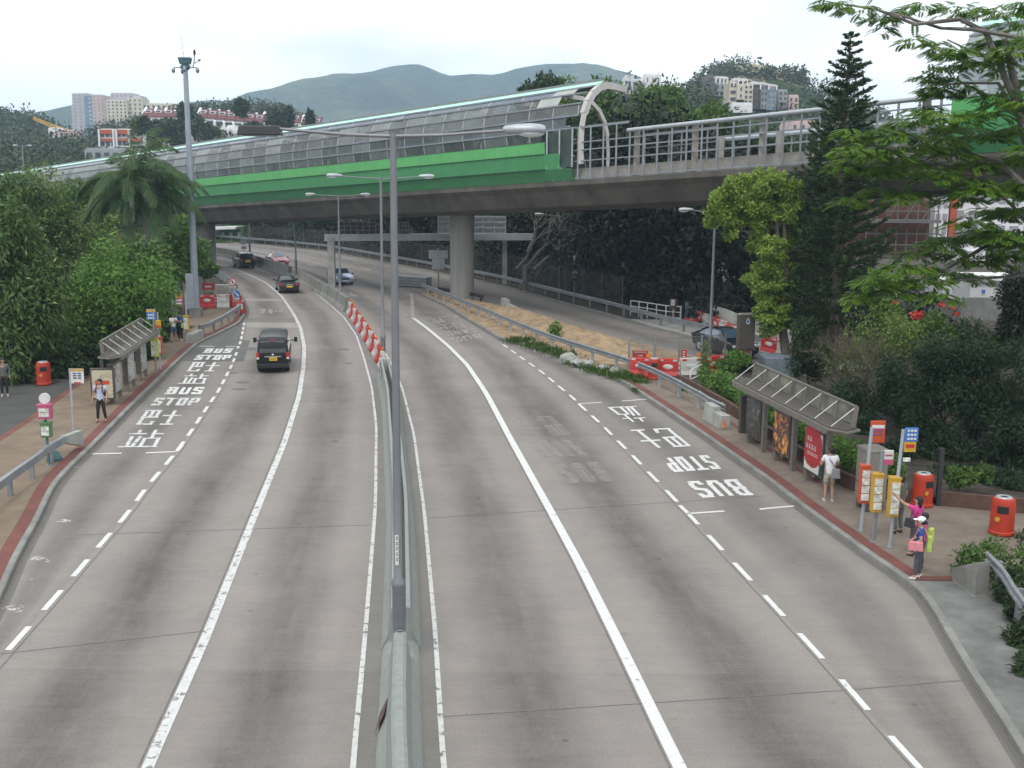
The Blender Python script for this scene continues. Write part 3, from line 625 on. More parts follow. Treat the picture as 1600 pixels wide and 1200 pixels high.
# excavated mound between the carriageway and the slip road
def soilmat(name, c1, c2, bump=1.0):
    m = mat(name, c1, .95, vary=.3, scale=1.4, bump=bump, bscale=9); return m
M['mound'] = soilmat('mound', (.31, .225, .135), None); M['verge'] = mat('verge', (.22, .19, .14), .95, vary=.3, scale=1.2, bump=.5, bscale=10)
rng = np.random.RandomState(5)
def mound():
    ys = np.arange(57.5, NOSE - 1, .45); nx = 22; mb = MB()
    for y in ys:
        xa = float(K_R.off(.16)(y)); xb = float(S0(y)) - .2
        for k in range(nx + 1):
            u = k / nx; x = xa + (xb - xa) * u; e = math.sin(PI * u) ** .8
            bump_ = max(0, math.exp(-((u - .62) / .26) ** 2)) * .62 * min(1, max(0, (y - 60) / 6)) * min(1, max(.15, (NOSE - 8 - y) / 10))
            mb.v.append((x, y, .12 + bump_ + (rng.rand() - .5) * .16 * e + .08 * e * math.sin(x * 2.1 + y * 1.3)))
    for i in range(len(ys) - 1):
        for k in range(nx): A = i * (nx + 1) + k; mb.f.append((A, A + 1, A + nx + 2, A + nx + 1))
    o = mb.build('earth_mound', M['mound'], kind='structure'); o['label'] = 'sandy excavated earth between the road and the slip road'
mound()
MB().sweep([(0, -.02), (0, .14), (-.22, .14), (-.22, -.02)], [Vector((float(S0(y)), float(y), 0)) for y in np.linspace(58, 84, 30)]).build('kerb', M['conc_light'], kind='structure')['label'] = 'pale kerb between the earth mound and the slip road'
slab('verge', lambda y: F_R(y), lambda y: F_R(y) + 5.0, 52, 200, M['soil'], .05, 'leaf strewn verge behind the far guardrail')
MB().sweep([(0, -.02), (0, .13), (.2, .13), (.2, -.02)], F_R.pts(62, 190, 1.5)).build('kerb', M['conc'], kind='structure')['label'] = 'grey kerb along the far side of the slip road'
# paved island beyond the slip road (by the white railing) and the works yard
slab('works_yard', lambda y: K_R.off(.5)(y), lambda y: S0(y) + 4, YRE - .5, 58.5, M['paving_tan'], ZP - .002, 'sandy brick footway by the works barriers', st=.5)
slab('slip_pavement', lambda y: F_R(y) + .2, lambda y: F_R(y) + 3.2, 56, 78, M['conc_light'], .125, 'pale concrete footway behind the slip road guardrail')
M['ground_right'] = mat('ground_right', (.05, .042, .030), .95, vary=.5, scale=2.2, bump=.8, bscale=14)
slab('planting_bed', lambda y: np.where(np.asarray(y) < WY0, K_R(y) + 8.5, W_R(y) + .1), lambda y: W_R(y) * 0 + 40.0, 20, 56, M['ground_right'], .30, 'leaf littered planting bed behind the right bus stop', st=.5)
# ---------------------------------------------------------------- railway viaduct
VC = Vector((-4.13, 90.39, 0)); VD = Vector((0.67267, -0.73994, 0)); VN = Vector((-0.73994, -0.67267, 0))
GRD = .0525
def vp(s, off, h): return VC + VD * s + VN * off + Vector((0, 0, h + GRD * s))
def vsweep(mb, prof, s0, s1, st=4.0, closed=True):
    """prof: (offset towards the camera side, height)"""
    n = max(2, int((s1 - s0) / st) + 1); b0 = len(mb.v); k = len(prof)
    for s in np.linspace(s0, s1, n):
        for o, h in prof: mb.v.append(tuple(vp(s, o, h)))
    for i in range(n - 1):
        for j in range(k if closed else k - 1):
            A = b0 + i * k + j; B = b0 + i * k + (j + 1) % k; mb.f.append((A, B, B + k, A + k))
    if closed:
        mb.f.append(tuple(b0 + j for j in range(k))[::-1]); e = b0 + (n - 1) * k; mb.f.append(tuple(e + j for j in range(k)))
    return mb
VS0, VS1 = -120, 62
via = empty('viaduct', VC, 'long concrete railway viaduct crossing over the whole road on a round column', 'viaduct')
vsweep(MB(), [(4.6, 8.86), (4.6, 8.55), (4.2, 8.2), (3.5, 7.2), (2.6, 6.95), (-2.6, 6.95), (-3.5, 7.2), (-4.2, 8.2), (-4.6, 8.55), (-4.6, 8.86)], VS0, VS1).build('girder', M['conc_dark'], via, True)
defm('parapet', (.28, .265, .24), .9, vary=.18, scale=1.5, bump=.15)
for s in (1, -1): vsweep(MB(), [(4.25 * s, 8.87), (4.05 * s, 8.87), (4.05 * s, 9.62), (4.25 * s, 9.62)], VS0, VS1).build('parapet', M['parapet'], via, True)
for s in (-1, 1):
    for t in (.72, -.72): vsweep(MB(), [(2.1 * s + t, 8.87), (2.1 * s + t + .07, 8.87), (2.1 * s + t + .07, 9.15), (2.1 * s + t, 9.15)], VS0, VS1).build('track_rail', M['dark_metal'], via, True)
def column(s, rr=.98):
    p = VC + VD * s
    MB().lathe([(rr, -.1), (rr, 6.4 + GRD * s), (rr * 1.02, 6.45 + GRD * s), (rr * 1.02, 7.2 + GRD * s)], p, 36).build('column', M['conc_col'], via, True, smooth=True)
column(0); column(-44); column(46)
m_ = MB(); fp = VC + VN * .99 + Vector((0, 0, 0)); m_.box((fp.x, fp.y, 3.6), (.14, .06, 7.0), math.atan2(VN.y, VN.x) + PI / 2).build('drain_pipe', M['conc_col'], via, True)

def rowglass(name, tint, body, mixg, rough, vary, pitch=2.4, seed=0.0):
    m = glassmat(name, tint, body, mixg, rough, .22, .5); nt = m.node_tree; b = nt.nodes['Principled BSDF']; base = b.inputs['Base Color'].links[0].from_socket; N = nt.nodes.new; Lk = nt.links.new
    t = N('ShaderNodeTexCoord'); d = N('ShaderNodeVectorMath'); d.operation = 'DOT_PRODUCT'; d.inputs[1].default_value = (VD.x / pitch, VD.y / pitch, 0.12); Lk(t.outputs['Object'], d.inputs[0])
    f = N('ShaderNodeMath'); f.operation = 'FLOOR'; Lk(d.outputs['Value'], f.inputs[0]); w = N('ShaderNodeTexWhiteNoise'); w.noise_dimensions = '1D'; ad = N('ShaderNodeMath'); ad.operation = 'ADD'; ad.inputs[1].default_value = seed; Lk(f.outputs[0], ad.inputs[0]); Lk(ad.outputs[0], w.inputs['W'])
    mr = N('ShaderNodeMapRange'); mr.inputs['To Min'].default_value = 1 - vary; mr.inputs['To Max'].default_value = 1 + vary; Lk(w.outputs['Value'], mr.inputs[0])
    fr = N('ShaderNodeMath'); fr.operation = 'FRACT'; Lk(d.outputs['Value'], fr.inputs[0]); lt = N('ShaderNodeMath'); lt.operation = 'LESS_THAN'; lt.inputs[1].default_value = .03; Lk(fr.outputs[0], lt.inputs[0])
    sc = N('ShaderNodeVectorMath'); sc.operation = 'SCALE'; Lk(base, sc.inputs[0]); Lk(mr.outputs[0], sc.inputs['Scale'])
    mx = N('ShaderNodeMix'); mx.data_type = 'RGBA'; Lk(lt.outputs[0], mx.inputs[0]); Lk(sc.outputs[0], mx.inputs[6]); mx.inputs[7].default_value = (.28, .30, .31, 1); Lk(mx.outputs[2], b.inputs['Base Color'])
    ms = next(n for n in nt.nodes if n.type == 'MIX_SHADER'); r2 = N('ShaderNodeMapRange'); r2.inputs['To Min'].default_value = mixg * .55; r2.inputs['To Max'].default_value = min(.9, mixg * 1.35); w2 = N('ShaderNodeTexWhiteNoise'); w2.noise_dimensions = '1D'; a2 = N('ShaderNodeMath'); a2.operation = 'ADD'; a2.inputs[1].default_value = seed + 31.7; Lk(f.outputs[0], a2.inputs[0]); Lk(a2.outputs[0], w2.inputs['W']); Lk(w2.outputs['Value'], r2.inputs[0])
    mu = N('ShaderNodeMath'); mu.operation = 'MULTIPLY'; iv = N('ShaderNodeMath'); iv.operation = 'SUBTRACT'; iv.inputs[0].default_value = 1.0; Lk(lt.outputs[0], iv.inputs[1]); Lk(iv.outputs[0], mu.inputs[0]); Lk(r2.outputs[0], mu.inputs[1]); Lk(mu.outputs[0], ms.inputs[0]); return m
M['glass_low'] = rowglass('glass_low', (.60, .65, .60), (.085, .10, .088), .50, .22, .35)
M['glass_low2'] = rowglass('glass_low2', (.55, .62, .62), (.075, .10, .105), .42, .14, .4, seed=7)
M['glass_mid'] = rowglass('glass_mid', (.55, .60, .60), (.13, .145, .145), .40, .16, .4, seed=13)
M['glass_top'] = rowglass('glass_top', (.50, .58, .66), (.085, .125, .17), .25, .08, .3, 3.6, seed=19)  # blue of the reflected sky put into the tint and body colour
M['glass_pale'] = glassmat('glass_pale', (.8, .85, .8), (.42, .46, .42), .25, .25, .08)
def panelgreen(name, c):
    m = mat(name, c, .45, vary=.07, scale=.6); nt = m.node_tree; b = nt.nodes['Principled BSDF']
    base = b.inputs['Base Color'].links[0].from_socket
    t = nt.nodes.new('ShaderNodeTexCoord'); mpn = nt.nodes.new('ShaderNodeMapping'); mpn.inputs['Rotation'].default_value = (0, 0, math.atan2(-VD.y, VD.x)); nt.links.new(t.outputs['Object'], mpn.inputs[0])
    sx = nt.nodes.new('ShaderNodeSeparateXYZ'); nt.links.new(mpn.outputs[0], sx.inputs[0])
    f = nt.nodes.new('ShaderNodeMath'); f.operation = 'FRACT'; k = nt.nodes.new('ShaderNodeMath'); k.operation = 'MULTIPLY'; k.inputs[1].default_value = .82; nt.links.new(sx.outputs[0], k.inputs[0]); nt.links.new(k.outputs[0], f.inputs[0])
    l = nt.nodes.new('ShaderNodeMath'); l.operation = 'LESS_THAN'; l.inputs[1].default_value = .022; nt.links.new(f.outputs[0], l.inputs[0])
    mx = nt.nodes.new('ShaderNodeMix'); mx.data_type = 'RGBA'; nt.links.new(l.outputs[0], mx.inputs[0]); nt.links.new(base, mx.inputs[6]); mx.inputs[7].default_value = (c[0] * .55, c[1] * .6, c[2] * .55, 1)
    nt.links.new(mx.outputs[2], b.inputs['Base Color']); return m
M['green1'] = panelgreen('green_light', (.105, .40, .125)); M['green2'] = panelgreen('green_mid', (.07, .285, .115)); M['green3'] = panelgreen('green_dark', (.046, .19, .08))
M['mint'] = mat('mint', (.42, .72, .60), .5, vary=.06, scale=.4)
M['roof_grey'] = mat('roof_grey', (.22, .23, .23), .6, vary=.15)
M['rib_white'] = mat('rib_white', (.50, .48, .46), .5, vary=.12, scale=1)
# curved face of the enclosure, near side: (offset, height)
ARC = [(4.60, 11.50), (4.58, 12.25), (4.42, 13.05), (4.10, 13.85), (3.62, 14.55), (3.05, 14.98), (2.45, 15.32)]
def enclosure(s0, s1, label, ends):
    e = empty('noise_enclosure', vp((s0 + s1) / 2, 0, 8.87), label, 'noise barrier', 'noise enclosures on the viaduct')
    g1, g2, g3 = ends
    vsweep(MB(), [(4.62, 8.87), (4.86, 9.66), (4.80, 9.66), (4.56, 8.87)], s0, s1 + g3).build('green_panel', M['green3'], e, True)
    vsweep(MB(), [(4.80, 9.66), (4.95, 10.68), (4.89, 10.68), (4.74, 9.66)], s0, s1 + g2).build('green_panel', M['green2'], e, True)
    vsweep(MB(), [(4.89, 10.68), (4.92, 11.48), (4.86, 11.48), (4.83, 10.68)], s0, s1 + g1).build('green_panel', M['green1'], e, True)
    for mb_, z_, o_ in ((None, 9.665, 4.97), (None, 10.685, 5.02), (None, 11.485, 4.94)):
        vsweep(MB(), [(o_, z_), (o_, z_ + .035), (o_ - .35, z_ + .035), (o_ - .35, z_)], s0, s1 + g1).build('flashing', M['dark_metal'], e, True)
    mats = ['glass_low', 'glass_low2', 'glass_mid', 'glass_mid', 'glass_top']
    cuts = [0, -1.0, -3.2, -4.6, -5.6]
    cut2 = [-3.6, -1.4, -.2, -2.6, -1.6]
    for i in range(5):
        a, b = ARC[i], ARC[i + 1]; end = s1 + cut2[i] if ends[0] else s1
        vsweep(MB(), [a, b], s0, end, closed=False).build('glass_row', M[mats[i]], e, True)
        if ends[0] and i in (3, 4):
            vsweep(MB(), [(a[0] + .012, a[1] + .01), (b[0] + .012, b[1] + .01)], end - 2.1, end - .02, closed=False).build('pale_panel', M['glass_pale'], e, True)
    for i in range(0, 6):
        a = ARC[i]; vsweep(MB(), [(a[0] + .09, a[1] - .05), (a[0] + .09, a[1] + .05), (a[0] - .06, a[1] + .05), (a[0] - .06, a[1] - .05)], s0, s1 - .3).build('rail', M['galv'], e, True)
    a, b = ARC[5], ARC[6]
    vsweep(MB(), [(a[0] + .03, a[1] + .06), (b[0] + .03, b[1]), (b[0] - .05, b[1] - .06), (a[0] - .03, a[1])], s0, s1).build('roof_edge', M['mint'], e, True)
    vsweep(MB(), [(2.48, 15.33), (.35, 15.12), (.35, 15.0), (2.48, 15.2)], s0, s1).build('roof', M['roof_grey'], e, True)
    vsweep(MB(), [(2.50, 15.33), (2.50, 15.47), (2.35, 15.47), (2.35, 15.33)], s0, s1).build('roof_kerb', M['roof_grey'], e, True)
    # arched ribs
    s = s1; n = 0
    while s > s0 and n < 16:
        rb = MB(); big = (n == 0)
        w = .34 if big else .16
        path = [(4.45, 9.9), (4.47, 11.5), (4.42, 12.3), (4.25, 13.1), (3.92, 13.85), (3.45, 14.45), (2.85, 14.85), (2.2, 15.02), (1.3, 14.98), (.3, 14.85)]
        for i in range(len(path) - 1): rb.bar(vp(s, *path[i]), vp(s, *path[i + 1]), w, .42 if big else .26)
        rb.build('rib', M['rib_white'], e, True); s -= 5.0; n += 1
    return e
enc = enclosure(-118, 17.6, 'long curved glass noise enclosure with green panels on the left of the viaduct', (-3.0, -1.6, -.5))
enc2 = enclosure(43.0, 62, 'short glass noise enclosure with green panels on the right, behind the flame tree', (0, 0, 0))
# far-side enclosure: mirrored half arch seen through the glass and at the open end
fe = empty('far_noise_wall', vp(-40, -4.6, 8.87), 'curved glass noise wall along the far side of the viaduct deck', 'noise barrier')
FARC = [(-4.6, 9.0), (-4.6, 11.2), (-4.45, 12.4), (-4.1, 13.4), (-3.5, 14.2), (-2.7, 14.75)]
for i in range(5): vsweep(MB(), [FARC[i], FARC[i + 1]], -118, 7.5 if i else 10.5, closed=False).build('glass_row', M['glass_low' if i < 3 else 'glass_mid'], fe, True)
for i in range(1, 6): vsweep(MB(), [(FARC[i][0] + .08, FARC[i][1] - .06), (FARC[i][0] + .08, FARC[i][1] + .06), (FARC[i][0] - .06, FARC[i][1] + .06), (FARC[i][0] - .06, FARC[i][1] - .06)], -118, 8).build('rail', M['galv_light'], fe, True)
s = 11.6
for n in range(18):
    rb = MB(); path = [(-4.55, 9.2)] + FARC[1:] + [(-1.6, 15.0), (.3, 15.05)]
    for i in range(len(path) - 1): rb.bar(vp(s, *path[i]), vp(s, *path[i + 1]), .22, .3)
    rb.build('rib', M['rib_white'], fe, True); s -= 5
# trackside frames without glass between the two enclosures
def frame(off, label, top=11.72):
    f = empty('trackside_frame', vp(30, off, 8.87), label, 'railing frame', 'steel frames along the viaduct')
    sg = 1 if off > 0 else -1
    s = 15.2
    k = 0
    while s < 44.5:
        h = top if s > 21.6 else 12.25
        MB().bar(vp(s, off + .1 * sg, 8.88), vp(s, off + .1 * sg, h), .10, .10).build('upright', M['galv'], f, True); s += 1.13
    for h, t in ((8.95, .09), (10.05, .07), (10.75, .08), (11.25, .07)):
        vsweep(MB(), [(off, h), (off + .1, h), (off + .1, h + t), (off, h + t)], 15.2, 44.4).build('cross_rail', M['galv'], f, True)
    vsweep(MB(), [(off, 12.16), (off + .12, 12.16), (off + .12, 12.3), (off, 12.3)], 15.2, 21.8).build('cross_rail', M['galv'], f, True)
    MB().tube([vp(x, off + .1 * sg, top) for x in np.linspace(21.8, 43.2, 12)], .13, 10).build('top_pipe', M['galv_light'], f, True, smooth=True)
    for x in (22.3, 26.9, 31.7, 36.6, 41.4):
        MB().bar(vp(x, off - .22 * sg, 8.87), vp(x, off - .22 * sg, top + .16), .36, .28).build('concrete_post', M['parapet'], f, True)
    return f
frame(4.5, 'grey steel frame of uprights and rails along the near edge of the viaduct'); frame(-4.5, 'grey steel frame along the far edge of the viaduct beyond the tracks', 11.4)
mesh_ = empty('mesh_screen', vp(15.8, 4.62, 9.7), 'dark green mesh screen where the glass enclosure ends', 'screen')
M['mesh_green'] = glassmat('mesh_green', (.5, .55, .5), (.05, .085, .07), .35, .6)
vsweep(MB(), [(4.72, 9.75), (4.72, 12.1), (4.70, 12.1), (4.70, 9.75)], 14.7, 17.1).build('mesh_panel', M['mesh_green'], mesh_, True)
for s in (14.7, 15.9, 17.1): MB().bar(vp(s, 4.78, 9.72), vp(s, 4.78, 12.2), .1).build('frame_post', M['galv_light'], mesh_, True)

# ---------------------------------------------------------------- sign gantry under the viaduct
ga0 = G(519, 449); ga1 = V(506, 371, 100); YG = ga0.y
gx = empty('sign_gantry', ga0, 'white steel sign gantry spanning the road under the viaduct', 'gantry')
zt = up(ga0, 365); pA = V(507, 371, YG); pB = V(832, 370, YG + 4)
MB().bar(ga0, (ga0.x, ga0.y, pA.z), .62, .5).build('leg', M['conc_light'], gx, True)
MB().bar(pA, pB, .5, .62).build('beam', M['galv_light'], gx, True)
MB().bar((pB.x - 2.6, pB.y + .1, 0), (pB.x - 2.6, pB.y + .1, pB.z - .3), .45, .5).build('leg', M['conc_light'], gx, True)
def signback(px0, px1, py0, py1, m, name='sign_back'):
    a = V(px0, py1, YG + 1.0); b = V(px1, py0, YG + 2.0); w = b.x - a.x; h = b.z - a.z; c = ((a.x + b.x) / 2, YG + 1.6, (a.z + b.z) / 2)
    p = MB().box(c, (w, .06, h)).build(name, M[m], gx, True)
    fr = MB()
    for k in range(7): x = a.x + w * k / 6; fr.bar((x, c[1] - .12, a.z), (x, c[1] - .12, b.z), .1)
    for k in range(4): z = a.z + h * k / 3; fr.bar((a.x, c[1] - .22, z), (b.x, c[1] - .22, z), .09)
    for k in (0, 3): fr.bar((a.x + w * k / 6, c[1] - .17, a.z), (a.x + w * (k + 2) / 6, c[1] - .17, b.z), .07)
    fr.build('sign_frame', M['galv_light' if m != 'dark_metal' else 'pole_grey'], gx, True)
signback(527, 588, 347, 366, 'dark_metal'); signback(684, 790, 338, 364, 'galv'); signback(608, 640, 347, 366, 'dark_metal')
# ground signs seen from behind on a post
sp = G(685, 458); sg = empty('sign_post', sp, 'two grey sign plates seen from behind on a post left of the viaduct column', 'road sign')
MB().cyl((0, 0, 0), (0, 0, up(sp, 388)), .07).build('post', M['galv'], sg)
for y0, y1, w in ((391, 404, 1.65), (404.5, 421, 1.1)):
    a, b = up(sp, y1), up(sp, y0); MB().box((0, -.09, (a + b) / 2), (w, .05, b - a)).build('plate', M['galv'], sg, bevel=.01)

# ---------------------------------------------------------------- median
PROF = [(-.40, 0), (-.36, .10), (-.22, .34), (-.125, .93), (-.07, .975), (.07, .975), (.125, .93), (.22, .34), (.36, .10), (.40, 0)]
YB0 = float(G(622, 985, .95).y)          # rounded near-barrier end in front of the lamp
MIDB = Rail([(623, 1200), (627, 1000), (626, 820), (612, 640), (601, 590), (598, 577)])
def barrier(y0, y1, label, rail, end=True, profile=None, m='conc_barrier', st=1.0):
    pts = rail.pts(y0, y1, st); b = empty('median_barrier', pts[0], label, 'crash barrier', 'concrete crash barriers in the median')
    MB().sweep(profile or PROF, pts).build('barrier_wall', M[m], b, True)
    return b, pts
b1, _ = barrier(-6, YB0 - .1, 'near concrete crash barrier ending in a rounded nose before the closest lamp post', MIDB)
nose_c = Vector((float(MIDB(YB0 - .1)), YB0 - .1, 0))
MB().lathe([(.40, 0), (.36, .10), (.22, .34), (.125, .93), (.07, .975)], nose_c, 18, 1, .8).build('rounded_nose', M['conc_barrier'], b1, True, smooth=True)
hp = Vector((float(MIDB(18.9)), 18.9, 0)); MB().add([hp + Vector((-.375, -.62, .10)), hp + Vector((-.375, .45, .10)), hp + Vector((-.235, .62, .36)), hp + Vector((-.235, -.45, .36))], [(0, 1, 2, 3)]).build('rusty_plate', M['planter'], b1, True)
YL1 = YB0 + .32
YB1 = float(G(600, 590).y)
GROOVE = [(-.42, 0), (-.38, .12), (-.27, .36), (-.20, .93), (-.11, .95), (-.10, .30), (.10, .30), (.11, .95), (.20, .93), (.27, .36), (.38, .12), (.42, 0)]
MB().sweep([(-.40, 0), (-.36, .10), (-.26, .22), (.26, .22), (.36, .10), (.40, 0)], MIDB.pts(YB0 - .1, YB0 + 1.2, .3)).build('plinth', M['conc_barrier'], b1, True)
b2, pts2 = barrier(YB0 + 1.2, YB1, 'long concrete crash barrier from behind the closest lamp post to the chevron end', MIDB, m='conc_barrier', profile=GROOVE)
pe = pts2[-1]
for i in range(3):
    c = pe.y - .7 - i * .8; bx = lambda y, o, z: (float(MIDB(y)) + o - .012, y, z); MB().add([bx(c - .45, -.262, .40), bx(c - .05, -.262, .40), bx(c + .35, -.205, .88), bx(c - .05, -.205, .88)], [(0, 1, 2, 3)]).build('chevron', M['black' if i % 2 == 0 else 'white_paint'], b2, True)
MB().box((pe.x, pe.y + .05, .5), (.56, .1, .95)).build('end_plate', M['white_plastic'], b2, True)
FARMID = Rail([(543.5, 487), (524, 471.5), (500, 458), (474, 442), (440, 427), (407, 416), (356, 401.5), (330, 398), (295, 392)])
YN0 = float(G(470, 440).y); YN1 = float(G(456, 433).y)
PROF2 = [(-.42, 0), (-.36, .14), (-.22, .36), (-.16, 1.05), (.16, 1.05), (.22, .36), (.36, .14), (.42, 0)]
barrier(float(G(543.5, 487).y), YN0, 'concrete crash barrier between the row of water barriers and the notch', FARMID, profile=PROF2, m='conc_far')
barrier(YN1, 175, 'far concrete crash barrier beyond the notch, curving left under the viaduct', FARMID, profile=PROF2, m='conc_far')
# low plinth in the notch
MB().sweep([(-.3, 0), (-.3, .45), (.3, .45), (.3, 0)], FARMID.pts(YN0 + .02, YN1 - .02, .5)).build('median_plinth', M['conc'], kind='structure')

# ---------------------------------------------------------------- lamp posts
def lamppost(loc, zbase, ztop, arm, rz, label, lantern_l='box', lantern_r='oval', r0=.125, single=None):
    e = empty('lamp_post', (loc[0], loc[1], zbase), label, 'street lamp', None, rz); H = ztop - zbase
    MB().lathe([(r0 * 1.3, 0), (r0 * 1.3, .06), (r0, .1), (r0, 1.55), (r0 * 1.12, 1.58), (r0 * 1.12, 1.66), (r0 * .72, 1.74), (r0 * .66, 4), (r0 * .5, H)], (0, 0, 0), 14).build('pole', M['pole_grey'], e, smooth=True)
    for sd_, kind in ((-1, lantern_l), (1, lantern_r)):
        if kind is None: continue
        L = arm
        a = MB().tube([(0, 0, H - .07), (sd_ * L * .3, 0, H - .045), (sd_ * (L - .75), 0, H + .05)], [.035, .032, .028], 8).build('arm', M['pole_grey'], e, smooth=True)
        if kind == 'box':
            l = MB().box((sd_ * (L - .37), 0, H + .02), (.82, .30, .17), top=.9).build('lantern', M['dark_metal'], e, bevel=.02)
            MB().box((sd_ * (L - .37), 0, H - .075), (.6, .22, .02)).build('glass', M['car_glass'], l)
        else:
            mb = MB(); n = 12; secs = [(-.8, .03, .04), (-.76, .07, .07), (-.55, .12, .10), (-.3, .15, .115), (-.1, .14, .10), (-.02, .09, .07), (0, .02, .02)]
            for (x, w, h) in secs:
                for k in range(n):
                    t = 2 * PI * k / n; mb.v.append((sd_ * (L + x), w * math.cos(t), H + .07 + h * math.sin(t) * (1.0 if math.sin(t) > 0 else .85)))
            for i in range(len(secs) - 1):
                for k in range(n): A = i * n + k; B = i * n + (k + 1) % n; mb.f.append((A, B, B + n, A + n))
            mb.f.append(tuple(range(n))); mb.f.append(tuple(range((len(secs) - 1) * n, len(secs) * n)))
            l = mb.build('lantern', M['galv_light'], e, smooth=True)
            MB().ell((sd_ * (L - .28), 0, H + .0), (.26, .12, .07), 12, 6).build('glass', M['head_clear'], l, smooth=True)
    return e
p1 = Vector((float(MIDB(YL1)) - .03, YL1, 0)); zt1 = up(p1, 207)
l1 = lamppost(p1, .2, zt1, 2.85, rad(-1), 'closest tall grey lamp post with one dark box lantern and one rounded lantern')
lb = MB().box((-.005, -.118, 2.35), (.07, .012, .62)).build('number_plate', M['white_sign'], l1)
nt_ = MB()
for i, ch in enumerate(('E', 'A', '8', '3', '8')):
    z = 2.6 - i * .11; nt_.box((-.005, -.1255, z), (.012, .003, .07)); nt_.box((-.005 + .012, -.1255, z + .025), (.03, .003, .012)); nt_.box((.007, -.1255, z - .02), (.03, .003, .012))
nt_.build('digits', M['black'], lb)
g2 = G(599, 574); l2 = lamppost(g2, 0.0, up(g2, 277), 2.75, rad(12), 'second grey lamp post, close behind the nearest one, with two rounded lanterns', 'oval', 'oval', .13)
g3 = G(543, 478); g3 = Vector((float(FARMID(g3.y)), g3.y, 0)); l3 = lamppost(g3, .9, up(g3, 305), 2.6, rad(28), 'third lamp post rising from the far concrete barrier, with two rounded lanterns', 'oval', 'oval', .11)
g4 = G(463, 437); l4 = lamppost(g4, .3, 9.0, 2.6, rad(38), 'lamp post standing in the notch of the far concrete barrier', 'oval', 'oval', .125)
g5 = G(391, 410.5); l5 = lamppost(g5, .9, 9.3, 2.6, rad(48), 'farthest lamp post on the curved barrier under the viaduct', 'oval', 'oval', .12)
g6 = G(873, 459); l6 = lamppost(g6, 0, up(g6, 336), 2.2, rad(4), 'single arm lamp post behind the far guardrail, before the dark wood', 'oval', None, .10)
g7 = G(1108, 573); l7 = lamppost(g7, 0, up(g7, 330), 2.0, rad(10), 'pale lamp post beside the black parked car, its top lost in the lime green tree', 'oval', None, .12)
g8 = G(474, 386); l8 = lamppost(g8, 0, 9, 2.2, rad(170), 'white lamp post at the far edge of the road behind the guardrail', None, 'oval', .11)
g9 = V(37, 262, 170); lamppost((g9.x, g9.y), 0, V(37, 228, 170).z, 1.4, rad(5), 'small distant lamp post above the left trees', 'oval', 'oval', .2)

# ---------------------------------------------------------------- weather / camera mast on the left
ms = G(307, 497); ms.z = ZP; zt_ = up(ms, 106)
mt = empty('camera_mast', ms, 'very tall pale blue mast with cameras on top beside the left pavement', 'mast')
MB().lathe([(.30, 0), (.30, .5), (.255, .55), (.24, 4), (.16, zt_ - ms.z)], (0, 0, 0), 16).build('pole', M['mast_blue'], mt, smooth=True)
H = zt_ - ms.z
MB().box((0, 0, .3), (.75, .75, .6)).build('plinth', M['conc'], mt)
MB().box((-.30, -.12, 1.75), (.55, .42, 2.5)).build('control_cabinet', M['galv_light'], mt, bevel=.03)
hd = MB().lathe([(.2, H - .15), (.35, H), (.35, H + .12), (.25, H + .2)], (0, 0, 0), 12).build('head', M['teal'], mt)
for sx, dy in ((-1, 0), (1, 0), (.2, -.8), (-.5, .7)):
    a = MB().bar((0, 0, H), (sx * .75, dy, H + .02), .06).build('bracket', M['pole_grey'], mt)
    MB().ell((sx * .82, dy, H - .16), (.13, .13, .19), 10, 6).build('camera', M['galv'], a, smooth=True)
MB().box((0, 0, H + .45), (.62, .55, .42), top=1.3).build('head_box', M['teal'], mt)
MB().tube([(-.05, 0, H + .6), (-.2, 0, up(ms, 55) - ms.z)], [.025, .012], 6).build('antenna', M['galv_light'], mt)
MB().tube([(.5, 0, H), (.62, 0, H + .4), (.66, 0, up(ms, 80) - ms.z)], .035, 6).build('sensor_arm', M['pole_grey'], mt)
MB().ell((.66, 0, up(ms, 82) - ms.z), (.09, .09, .22), 8, 6).build('sensor', M['dark_metal'], mt)
MB().bar((.62, 0, H + .3), (.95, 0, H + .5), .04).build('sensor_arm', M['pole_grey'], mt)
MB().ell((.97, 0, H + .52), (.1, .1, .1), 8, 6).build('sensor', M['galv'], mt)

